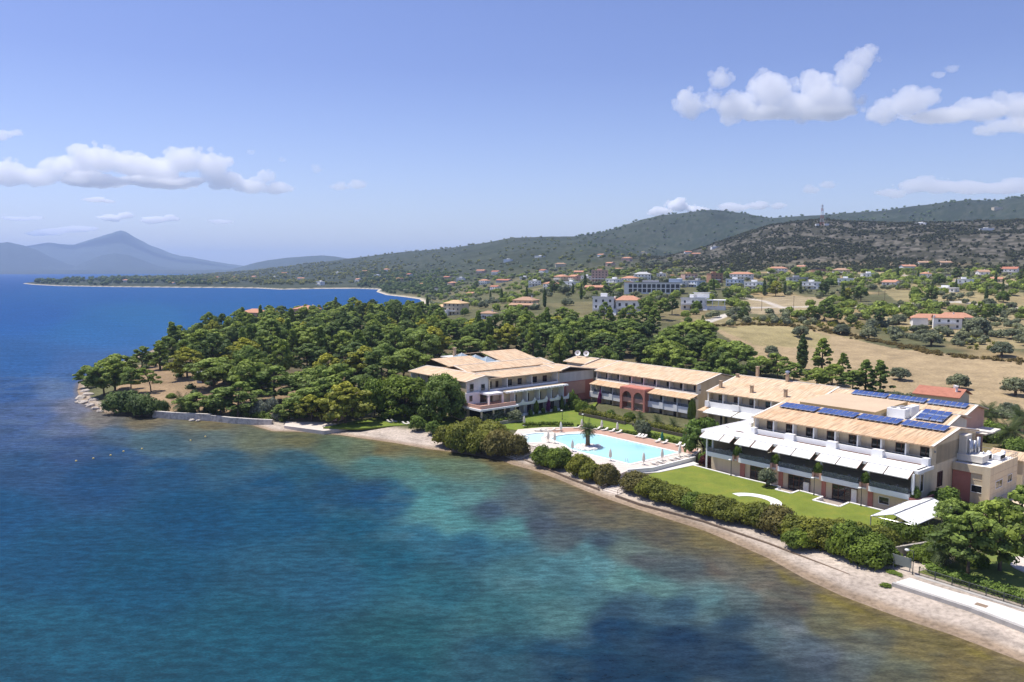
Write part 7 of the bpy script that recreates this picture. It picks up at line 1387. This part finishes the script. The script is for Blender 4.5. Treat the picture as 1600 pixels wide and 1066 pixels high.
# long white seaside block with dark balcony bays
o, p = house(1020, 459, 46, 12, 3, HW, 'flat', HG, 'long white apartment block with a row of dark balcony bays', R(-14), False, grp=near, name='apartment_block')
for i in range(11):
    for f in range(2): q = MB(); q.box(-19+3.9*i, -16.1+3.9*i, -6.08, -5.9, 1.2+3.9*f, 4.3+3.9*f); q.build('balcony_bay', WDARK, o)
m = MB(); m.box(-23.3, -16, -4, 7, 9.6, 10.0); m.build('red_roof', RO, o); m = MB(); m.box(14, 25, -3, 8, 9.2, 12.6); m.build('upper_storey', HBL, o)
V = [ # px, py, w, d, storeys, wall, roof type, roof, label
 (1078, 437, 16, 13, 2, HP, 'flat', RB, 'pink house with broad ochre flat roof on the hillside'), (1160, 437, 26, 10, 2, HW, 'hip', RO, 'long white house with orange roof above the blue house'), (1216, 427, 24, 10, 2, HW, 'hip', RO, 'long orange roofed house second on the slope road'), (1150, 447, 16, 11, 2, HBL, 'flat', HW, 'pale blue house with white flat roof'), (1118, 442, 14, 11, 3, HB, 'flat', HB, 'unfinished brick house with bare frame'), (1253, 424, 9, 8, 2, HW, 'gable', RO, 'small white house with orange gable between slope houses'),
 (1280, 429, 15, 10, 2, HB, 'flat', RD, 'dark half built house on the slope'), (1316, 430, 18, 10, 2, HC, 'hip', RBR, 'cream house with brown hip roof at the hill foot'), (1324, 446, 15, 11, 2, HW, 'flat', HW, 'white cubic house with blue shaded front near the pines'), (1247, 444, 20, 10, 2, HG, 'flat', HG, 'grey concrete house with flat roof left of the cubic house'), (1447, 414, 16, 10, 1, HW, 'gable', RBR, 'low white house at the foot of the dark hill'), (1478, 414, 14, 10, 1, HC, 'gable', RBR, 'low cream house right of the low white house at the hill foot'),
 (1448, 437, 9, 9, 2, HW, 'hip', RO, 'white house with orange roof above the flat bungalow'), (1494, 434, 24, 12, 1, HG, 'flat', RD, 'long dark flat roofed shell on columns'), (1538, 434, 11, 10, 2, HW, 'gable', RBR, 'white house with tall gable right of the dark shell'), (1580, 429, 18, 11, 2, HW, 'gable', RR, 'white house with long red roof at the right edge'), (1480, 456, 20, 9, 1, HW, 'flat', HW, 'white flat bungalow with roof box beyond the villa'), (1560, 441, 10, 8, 1, HC, 'gable', RO, 'small orange roofed house below the long red roof'),
 (1075, 396, 14, 9, 1, HW, 'gable', RR, 'low house on the bare spur, upper of two'), (1088, 399, 16, 9, 1, HP, 'gable', RO, 'low house on the bare spur, lower of two'), (1118, 388, 16, 9, 1, HW, 'flat', HW, 'white shed on the bare spur'), (1559, 328, 34, 14, 3, HC, 'flat', HC, 'pale house alone high on the right ridge'), (1440, 351, 26, 10, 1, HW, 'flat', HW, 'long white shed high on the hill'), (1543, 360, 22, 10, 1, HW, 'flat', HW, 'low white shed on the upper slope at the right'),
 (1062, 449, 14, 11, 2, HW, 'flat', HW, 'white block at the right end of the long apartment block'), (1090, 449, 13, 10, 2, HBL, 'flat', HG, 'grey blue block beside the unfinished brick house'), (680, 456, 24, 10, 2, HW, 'flat', RD, 'white house with dark flat roof near the bay shore'), (707, 447, 18, 11, 2, HP, 'hip', RO, 'pink house with stepped orange roof near the bay'), (774, 455, 13, 9, 2, HW, 'gable', RR, 'white house with red roof in the middle of the village'), (737, 462, 16, 9, 1, HC, 'gable', RO, 'low orange roof half hidden by olives'),
 (788, 441, 34, 10, 1, HG, 'gable', RR, 'long dark red shed roof across the village'), (878, 440, 18, 11, 2, HC, 'hip', RO, 'house with orange hip roof right of the long red shed'), (899, 440, 13, 10, 2, HP, 'gable', RO, 'pinkish house with arched front beside the orange hip roof'), (938, 440, 20, 13, 4, HP, 'flat', HP, 'tall pink apartment house on the slope'), (917, 440, 14, 10, 2, HW, 'flat', HW, 'white stepped house left of the tall pink house'), (1005, 437, 20, 12, 2, HW, 'hip', HG, 'white house with grey hip roof above the long apartment block'), (931, 454, 20, 9, 1, HB, 'gable', RO, 'low orange roof above the twin villa'), (1034, 432, 12, 9, 1, HW, 'flat', HW, 'small white dome roofed house above the long block'), (1052, 436, 14, 9, 1, HC, 'flat', RB, 'yellowish low house left of the pink hillside house'),
 (876, 417, 22, 11, 2, HC, 'hip', RBR, 'house alone on the upper slope above the village'), (844, 402, 30, 10, 1, HW, 'flat', HW, 'long white shed on the upper slope'), (603, 424, 26, 13, 2, HW, 'hip', RO, 'white house with red roof on the low ridge by the coast'), (527, 428, 20, 10, 2, HW, 'flat', HW, 'small white house on the far coast slope'), (775, 429, 20, 10, 2, HW, 'gable', RR, 'white house with red roof at the upper village'), (699, 435, 18, 10, 1, HP, 'gable', RR, 'red roofed house left of the upper village'), (752, 427, 24, 11, 2, HP, 'gable', RO, 'pink house with orange gable in the upper village'), (794, 409, 22, 11, 2, HW, 'flat', HW, 'white house on the slope left of the long shed'), (1005, 397, 36, 12, 2, HC, 'flat', HC, 'long pale wall of houses on the bare spur top'), (954, 416, 18, 10, 2, HP, 'gable', RO, 'orange roofed house among slope olives'), (968, 424, 18, 10, 1, HC, 'gable', RO, 'low orange roof below the slope olives'), (980, 408, 20, 10, 2, HP, 'hip', RO, 'orange hip roof on the brown spur'), (940, 402, 18, 10, 2, HW, 'gable', RO, 'white house with orange roof on the brown spur'), (905, 428, 16, 10, 1, HP, 'gable', RO, 'low pink house on the village slope'), (850, 428, 18, 10, 2, HW, 'gable', RR, 'white house with red roof on the village slope'), (820, 436, 16, 9, 1, HW, 'flat', HW, 'small white house behind the cypresses'), (661, 446, 14, 9, 1, HC, 'gable', RO, 'orange roof between shore trees and white house'),
 (590, 433, 22, 11, 2, HW, 'flat', HW, 'white cubic house on the rise behind the shore trees'), (625, 439, 22, 11, 2, HC, 'hip', RO, 'cream house with orange hip roof just above the shore trees'), (720, 439, 20, 11, 2, HW, 'flat', HW, 'white cubic house right of the stepped orange roof'), (757, 444, 18, 11, 2, HW, 'hip', RO, 'white house with orange hip roof left of the long dark red shed'), (836, 447, 17, 11, 2, HW, 'flat', HW, 'white house with roof box right of the long dark red shed'), (862, 452, 16, 11, 2, HW, 'hip', RO, 'white house with orange hip roof above the tall cypress'), (893, 450, 15, 10, 2, HW, 'flat', HW, 'white cubic house left of the low orange roof'), (960, 446, 15, 10, 2, HW, 'flat', HW, 'white house with roof box right of the tall pink house'), (985, 444, 16, 10, 2, HW, 'hip', RO, 'white house with orange hip roof above the left end of the long block'), (1180, 452, 16, 10, 2, HW, 'flat', HW, 'white cubic house left of the bright rounded pine'), (1270, 452, 15, 10, 2, HW, 'flat', HW, 'white cubic house left of the dark conical pine'), (1395, 446, 14, 9, 1, HW, 'gable', RO, 'small white house with orange roof in the dry meadow'), (1360, 437, 16, 10, 2, HW, 'flat', HW, 'white house at the upper edge of the dry meadow'), (1420, 424, 16, 10, 2, HW, 'gable', RO, 'white gabled house between hill foot and bungalow'), (1510, 448, 14, 10, 2, HW, 'flat', HW, 'white cubic house right of the bungalow'),
 (500, 446, 26, 12, 3, HW, 'flat', HW, 'white block close behind the far beach'), (262, 438, 18, 12, 2, HW, 'gable', RO, 'house among the trees of the far spit, second from its tip'), (301, 439, 18, 12, 2, HP, 'gable', RO, 'house on the far spit with orange gable'), (196, 441, 20, 12, 2, HW, 'hip', RO, 'house nearest the tip of the far spit'), (340, 436, 22, 12, 2, HW, 'gable', RR, 'house on the far coast with red gable'), (367, 436, 22, 12, 2, HW, 'hip', RO, 'house on the far coast beside the red gable'), (397, 435, 22, 12, 2, HP, 'gable', RO, 'pink house on the far coast'), (428, 435, 26, 12, 2, HW, 'flat', HW, 'white flat house on the far coast'), (444, 429, 24, 12, 2, HW, 'gable', RR, 'red roofed house on the far coast rise'), (270, 444, 14, 10, 1, HW, 'gable', RO, 'small house by the beach of the far spit'), (470, 438, 22, 11, 2, HW, 'gable', RO, 'house behind the far beach, left of the white block'), (560, 440, 22, 11, 2, HW, 'gable', RO, 'house behind the far beach, right of the white block'), (640, 432, 20, 11, 2, HW, 'gable', RR, 'red roofed house above the shore trees'), (570, 425, 18, 10, 1, HC, 'gable', RO, 'small orange roof on the low ridge by the coast')]
for k, (px, py, w_, d, n, wl_, rt, rm, tx) in enumerate(V): house(px, py, w_*(.9 if py > 425 else 1), d, n, wl_, rt, rm, tx, None, py > 425, grp='houses of the village' if px > 590 else 'houses on the far coast')
for px, py, tx in ((396, 512, 'pink house with orange roof peeping out of the pines of the point'), (478, 506, 'orange roofed house behind the pines, right of the pink one')): house(px, py, 15, 12, 3, HP, 'hip', RO, tx, R(-20), grp='houses in the pines', h=10.5)
o, p = house(1468, 652, 12, 10, 1, HC, 'gable', RR, 'low house with plain red roof and white flue behind the hotel', R(-50.5)+.06, False, grp=None, h=4.2, p=np.array([*W(6.8, 112), gz(*W(6.8, 112))]))
q = MB(); q.tube((4.6, -2, 4), (4.6, -2, 7.2), .35, n=10); q.box(4.1, 5.1, -2.5, -1.5, 7.2, 7.5); q.build('flue', HW, o)
# huts among the pines
hp = P(526, 655, 1.6); house(0, 0, 3.2, 3, 1, PINKL, 'flat', PINKL, 'tiny pink beach hut under the yellow green pine', R(-15), False, h=2.2, grp=None, name='beach_hut', p=np.array([hp[0], hp[1], 1.4]))
p = ground(322, 598); house(0, 0, 6, 4, 1, HG, 'gable', HG, 'small grey hut half hidden among the pines of the point', R(-10), True, grp=None, name='hut', p=p)
# radio mast on the dark hill
p = ground(1284, 352.5); o = empty('radio_mast', (p[0], p[1], p[2])); tag(o, 'red and white lattice radio mast on the crest of the dark hill', 'mast')
MR = plain('mast_red', (.40, .10, .08), .6, .1, 1); MW = plain('mast_white', (.55, .55, .56), .6, .1, 1); hM = 41.0
for k in range(6):
    z0, z1 = hM*k/6, hM*(k+1)/6; w0, w1 = 3.2-2.3*k/6, 3.2-2.3*(k+1)/6; m = MB(); cs = [(-1, -1), (1, -1), (1, 1), (-1, 1)]
    for i in range(4):
        a, b = cs[i], cs[(i+1) % 4]; m.tube((a[0]*w0, a[1]*w0, z0), (a[0]*w1, a[1]*w1, z1), .2, n=5); m.tube((a[0]*w0, a[1]*w0, z0), (b[0]*w1, b[1]*w1, z1), .12, n=4); m.tube((b[0]*w0, b[1]*w0, z0), (a[0]*w1, a[1]*w1, z1), .12, n=4)
    m.build('mast_section', MR if k % 2 == 0 else MW, o)
m = MB()
for z in (32, 36, 39): m.lathe([(1.0, 0), (1.2, .6), (1.0, 1.2)], (0, 0, z), 10)
m.build('antenna_ring', MW, o); m = MB(); m.box(5, 13, -3, 3, -2, 3.5); m.box(-12, -6, -2, 3, -2, 3); m.build('equipment_hut', HW, o)
# slim poles along the track and in the village
for px, py, tx in ((1190, 486, 'wooden power pole by the bend of the track'), (1240, 484, 'wooden power pole on the grass below the track'), (1382, 474, 'wooden power pole near the middle of the track'), (1440, 470, 'wooden power pole left of the bungalow'), (1515, 462, 'wooden power pole right of the bungalow'), (1373, 462, 'wooden power pole in the meadow above the track')):
    p = ground(px, py); o = empty('power_pole', tuple(p)); tag(o, tx, 'power pole', 'power poles along the track'); m = MB(); m.tube((0, 0, -.5), (0, 0, 9), .17, .11, 7); m.build('pole', TIMBER, o); m = MB(); m.box(-1, 1, -.06, .06, 8.2, 8.35); m.build('crossarm', TIMBER, o)
# ------------------------------------------------------------------ olive groves and scrub woods that nobody could count
def far_trees(name, label, n, region, mat, s0, s1, nq, size, seed, dens=None, squash=.8, clump=4, core=.7):
    r2 = np.random.default_rng(seed); x0, y0, x1, y1 = region
    fl = (GD > 8)&(GPX > x0)&(GPX < x1)&(GPY > y0)&(GPY < y1)
    i, j = np.nonzero(fl); area = np.zeros(len(i)); ii = np.minimum(i+1, NROW-1)
    area = (np.hypot(GX[ii, j], GY[ii, j])-np.hypot(GX[i, j], GY[i, j]))*np.hypot(GX[i, j], GY[i, j])
    wgt = area**.55
    if dens is not None: wgt = wgt*dens(GX[i, j], GY[i, j], GPX[i, j], GPY[i, j])
    c = r2.choice(len(i), n, p=wgt/wgt.sum()); x = GX[i[c], j[c]]+r2.normal(0, 1.5, n); y = GY[i[c], j[c]]+r2.normal(0, 3, n); z, dd = height(x, y); ok = dd > 6; x, y, z = x[ok], y[ok], z[ok]; n = len(x)
    s = r2.uniform(s0, s1, n)*np.where(r2.random(n) < .1, 1.4, 1.0); C = []; Rr = []; T_ = []
    for k in range(clump):
        th = r2.uniform(0, 6.28, n); rd = s*r2.uniform(.1, .55, n)*(k > 0); C.append(np.stack([x+rd*np.cos(th), y+rd*np.sin(th), z+s*squash*r2.uniform(.55, 1.0, n)], 1)); q = s*r2.uniform(.5, .8, n); Rr.append(np.stack([q, q, q*squash], 1)); T_.append(r2.uniform(.7, 1.3, n))
    C = np.concatenate(C); Rr = np.concatenate(Rr); T_ = np.concatenate(T_)
    sc = np.maximum(np.hypot(C[:, 0], C[:, 1])/900, .6)
    me = crown_mesh(name, C, Rr, nq, size, r2, mat, core=core, tint=T_, up=-.5, bias=.8)
    return tag(link(name, me), label, None, None, 'stuff')
gapn = lambda x, y, px, py: sstep(.40, .60, fbm(x/70, y/70, 131, 3))
nofield = lambda px, py: ~(inpoly(px, py, [(1110, 520), (1180, 505), (1600, 562), (1700, 660), (1380, 625), (1170, 590)]) | inpoly(px, py, [(1150, 470), (1230, 462), (1300, 466), (1262, 486), (1180, 494)]) | inpoly(px, py, [(1360, 455), (1420, 452), (1430, 478), (1330, 478)]))
far_trees('olive_groves', 'grey green olive groves between the villas and the hill foot', 640, (880, 424, 1640, 560), L_OLIVE, 2.0, 3.4, 60, .55, 301, lambda x, y, px, py: (gapn(x, y, px, py)*.9+.1)*nofield(px, py)*(py < 540)*((px > 1060) | (py < 478)))
far_trees('village_trees', 'mixed dark and green trees scattered among the village houses', 900, (600, 424, 1640, 500), L_PINE, 2.6, 4.6, 60, .7, 303, lambda x, y, px, py: (gapn(x+90, y, px, py)*.9+.1)*nofield(px, py)*((px > 1060) | (py < 486))*(px > 640-0*py))
far_trees('village_olives', 'pale olive trees filling the ground between the village houses', 4300, (560, 412, 1090, 484), L_OLIVE, 2.8, 5.2, 34, .8, 305, lambda x, y, px, py: (sstep(.3, .5, fbm(x/60, y/60, 133, 3))*.8+.2)*(px > 640-(484-py)*1.2))
far_trees('shore_trees', 'dark trees lining the far bay shore', 420, (560, 425, 700, 462), L_DARK, 3.2, 5.5, 60, .9, 307, None, 1.0)
far_trees('spit_trees', 'dark trees along the far spit', 330, (30, 430, 330, 447), L_DARK, 4.5, 8.5, 44, 1.5, 309, lambda x, y, px, py: sstep(.42, .58, fbm(x/60, y/60, 135, 3))+.06, 1.0)
far_trees('coast_groves', 'blue green groves on the far coast', 2000, (200, 410, 640, 446), L_SHRUB, 4.0, 7.5, 26, 1.6, 311, lambda x, y, px, py: sstep(.36, .6, fbm(x/120, y/120, 137, 3))+.1, .85, 3)
far_trees('slope_groves', 'dark scrub and groves on the slopes above the village', 4200, (560, 372, 1110, 428), L_SHRUB, 3.5, 6.5, 22, 1.5, 313, lambda x, y, px, py: sstep(.35, .62, fbm(x/120, y/120, 139, 3))+.08, .8, 3)
far_trees('hill_foot_scrub', 'scrub trees at the foot of the dark hill', 760, (1030, 400, 1660, 434), L_SHRUB, 2.4, 4.4, 34, .9, 315, gapn, .85, 3)
far_trees('maquis', 'low dark maquis bushes dotting the hill with the mast', 9500, (1000, 340, 1660, 425), leaf_mat('maquis_leaves', (.072, .082, .040)), 1.0, 3.4, 14, 1.1, 317, lambda x, y, px, py: (np.hypot(x, y) < 2150)*(.12+sstep(.38, .56, fbm(x/75, y/75, 141, 4))**1.5), .7, 2)
far_trees('ridge_woods', 'dark green woods along the back ridge', 2600, (900, 300, 1660, 400), L_DARK, 4.5, 8.0, 14, 2.4, 319, lambda x, y, px, py: (np.hypot(x, y) > 2300)*(.25+sstep(.42, .6, fbm(x/150, y/150, 143, 3))), .75, 2)
# tall trees standing out of the far groves
r2 = np.random.default_rng(401)
for k in range(60):
    for _ in range(20):
        px = r2.uniform(600, 1600); py = r2.uniform(428, 478) if px > 700 else r2.uniform(428, 450)
        if nofield(np.array(px), np.array(py)) and not (px < 1060 and py > 470): break
    p = ground(px, py); kd = k % 3
    if p is None or gz(p[0], p[1]) < .8: continue
    hb = 'left' if px < 850 else 'middle' if px < 1150 else 'right'
    if kd == 0: plant('cypress_tree', CYPRESS[k % 2], p[0], p[1], p[2]-.1, r2.uniform(.8, 1.2), k, f'dark cypress rising among the houses in the {hb} part of the village', 'tree', f'cypresses in the {hb} part of the village', TC)
    elif kd == 1: plant('pine_tree', PINES_D[k % 3], p[0], p[1], p[2]-.1, r2.uniform(.8, 1.2), k, f'dark pine rising among the houses in the {hb} part of the village', 'tree', f'dark pines in the {hb} part of the village', TC)
    else: plant('broadleaf_tree', BROADS[k % 2], p[0], p[1], p[2]-.1, r2.uniform(.9, 1.5), k, f'green round tree among the houses in the {hb} part of the village', 'tree', f'round trees in the {hb} part of the village', TC)
# ------------------------------------------------------------------ fair weather cumulus, bodies of scattering vapour high above the haze
def cloud_mat(name, dens):
    t = NT(name); t.t.nodes.remove(t.b); v = t.n('ShaderNodeVolumeScatter'); v.inputs['Color'].default_value = (1, 1, 1, 1); v.inputs['Density'].default_value = dens; v.inputs['Anisotropy'].default_value = .35
    t.l(v.outputs[0], t.out.inputs['Volume']); return t.m
def noise_tex(name, size, depth=3):
    x = bpy.data.textures.new(name, 'CLOUDS'); x.noise_scale = size; x.noise_depth = depth; x.noise_basis = 'ORIGINAL_PERLIN'; return x
def cloud(D, blobs, label, dens, seed, vox=.055):
    rng = np.random.default_rng(seed); k = D/FPX; VV = []; FF = []; n0 = 0
    import bmesh
    bm = bmesh.new(); bmesh.ops.create_icosphere(bm, subdivisions=3, radius=1.0); iv = np.array([v.co[:] for v in bm.verts]); iF = np.array([[v.index for v in f.verts] for f in bm.faces]); bm.free()
    c0 = None
    for (px, py, rx, ry) in blobs:
        d = ray(px, py); d = d/d[1]*D; c = np.array([d[0], D, CAM_H+d[2]]); c0 = c if c0 is None else c0
        subs = [(0, 0, 0, .85)] + [(math.cos(a_)*rng.uniform(.4, .8), rng.uniform(-.5, .5), math.sin(a_)*rng.uniform(.3, .75)+.1, rng.uniform(.32, .55)) for a_ in rng.uniform(0, 6.28, 7)] + [(math.cos(a_)*rng.uniform(.75, 1.05), rng.uniform(-.6, .6), math.sin(a_)*rng.uniform(.75, 1.05), rng.uniform(.14, .3)) for a_ in rng.uniform(-.3, 3.4, 8)]
        for ox, oy, oz, s in subs:
            r3 = np.array([rx*k*s, max(rx, ry)*k*s*.8, ry*k*s]); r3 = np.maximum(r3, min(rx, ry)*k*s*.9) if s > .31 else np.full(3, min(rx, ry)*k*s)
            p = iv*r3 + c - c0 + np.array([ox*rx*k, oy*rx*k*.8, oz*ry*k]); VV.append(p); FF.append(iF+n0); n0 += len(iv)
    me = mesh_np('cloud', np.concatenate(VV), np.concatenate(FF), cloud_mat('cloud_vapour', dens), True); o = link('cloud', me, None, tuple(c0)); tag(o, label, 'cloud', 'fair weather clouds')
    w_ = np.mean([min(b[2], b[3]) for b in blobs])*k
    m = o.modifiers.new('remesh', 'REMESH'); m.mode = 'VOXEL'; m.voxel_size = max(w_*.042, 6); m.use_smooth_shade = True
    for sz, st in ((w_*.95, w_*.55), (w_*.40, w_*.38), (w_*.16, w_*.16)):
        m = o.modifiers.new('billow', 'DISPLACE'); m.texture = noise_tex('billow', sz, 3); m.strength = st; m.mid_level = .55; m.texture_coords = 'LOCAL'
    return o
cloud(9000, [(1078,165,25,25),(1125,126,21,17),(1112,158,18,16),(1150,166,38,25),(1205,142,36,34),(1240,166,42,25),(1275,142,28,28),(1302,160,42,30),(1327,120,25,30),(1347,94,22,24),(1357,82,16,14),(1290,176,55,14),(1190,178,50,12)], 'largest white cumulus on the right with a tall leaning tower', 0.0060, 1)
cloud(9500, [(1380,177,30,19),(1420,162,36,24),(1448,153,22,17),(1470,182,55,13),(1530,172,40,21),(1562,152,18,12),(1592,166,36,19),(1620,180,40,20)], 'broad white cumulus at the right edge below the leaning tower cloud', 0.0053, 2)
cloud(9000, [(1540,205,24,9),(1570,197,32,12),(1605,196,34,15)], 'small wedge of cloud under the broad right edge cumulus', 0.0045, 3)
cloud(9000, [(1467,117,12,6),(1488,108,11,7)], 'tiny detached puff above the broad right edge cumulus', 0.0045, 4)
cloud(14000, [(1395,302,26,8),(1430,290,30,13),(1470,292,36,12),(1520,295,42,11),(1570,294,42,12),(1625,296,40,12)], 'long low cloud bank over the right hand ridge', 0.0046, 5)
cloud(14000, [(1268,297,16,7),(1294,289,14,7)], 'small oval cloud left of the radio mast sky', 0.0046, 6)
cloud(18000, [(1030,331,20,8),(1058,321,18,11),(1088,328,18,7)], 'cloud peeping over the left rounded hill', 0.0174, 7)
cloud(18000, [(1145,325,26,8),(1185,322,18,7),(1216,322,14,6)], 'faint low cloud streak between hill and mast', 0.0085, 8)
cloud(14000, [(-30,275,36,22),(15,272,36,24),(60,278,34,17),(110,264,36,26),(150,250,40,24),(200,257,36,20),(243,268,44,22),(290,251,32,24),(332,260,30,23),(352,282,34,16),(392,291,30,14),(430,296,26,11),(418,277,15,11),(150,284,60,12),(260,286,60,12)], 'widest white cumulus bank on the left above the mountain', 0.0051, 9)
cloud(14000, [(530,292,15,7),(560,289,16,8)], 'small flat cloud right of the left cumulus bank', 0.0046, 10)
cloud(12000, [(0,212,16,10),(24,208,14,5)], 'scrap of cloud cut by the left edge of the sky', 0.0054, 11)
cloud(12000, [(495,265,9,7)], 'tiny scrap between left cumulus bank and small flat cloud', 0.0043, 12)
cloud(12000, [(441,250,7,4),(392,238,7,5)], 'two tiny wisps above the left cumulus bank', 0.0032, 13)
cloud(26000, [(175,340,18,6),(196,337,14,6)], 'small cloud right above the sharp mountain', 0.0110, 14)
cloud(26000, [(240,344,22,6),(268,342,16,5)], 'small cloud right of the one above the sharp mountain', 0.0094, 15)
cloud(26000, [(30,342,20,4),(55,341,14,3)], 'thin cloud streak low on the left above dark hills', 0.0070, 16)
cloud(22000, [(150,313,20,4),(170,315,12,3)], 'thin streak below the left cumulus bank', 0.0085, 17)
cloud(26000, [(80,362,30,5),(125,358,24,6),(60,366,20,4)], 'pale cloud bank resting left of the sharp mountain', 0.0062, 18)
cloud(26000, [(345,347,20,4)], 'faint cloud wisp right of the mountain', 0.0059, 19)
# ------------------------------------------------------------------ the air over the bay
t = NT('haze_air'); t.t.nodes.remove(t.b)
pv = t.n('ShaderNodeVolumePrincipled'); pv.inputs['Color'].default_value = (0.56, 0.72, 1.0, 1); pv.inputs['Density'].default_value = 0.000066; pv.inputs['Anisotropy'].default_value = 0.0
t.l(pv.outputs[0], t.out.inputs['Volume'])
o = MB().box(-32000, 32000, -3000, 32000, -8, 760).build('haze', t.m)
tag(o, 'thin blue summer haze over the bay and hills', None, None, 'stuff')
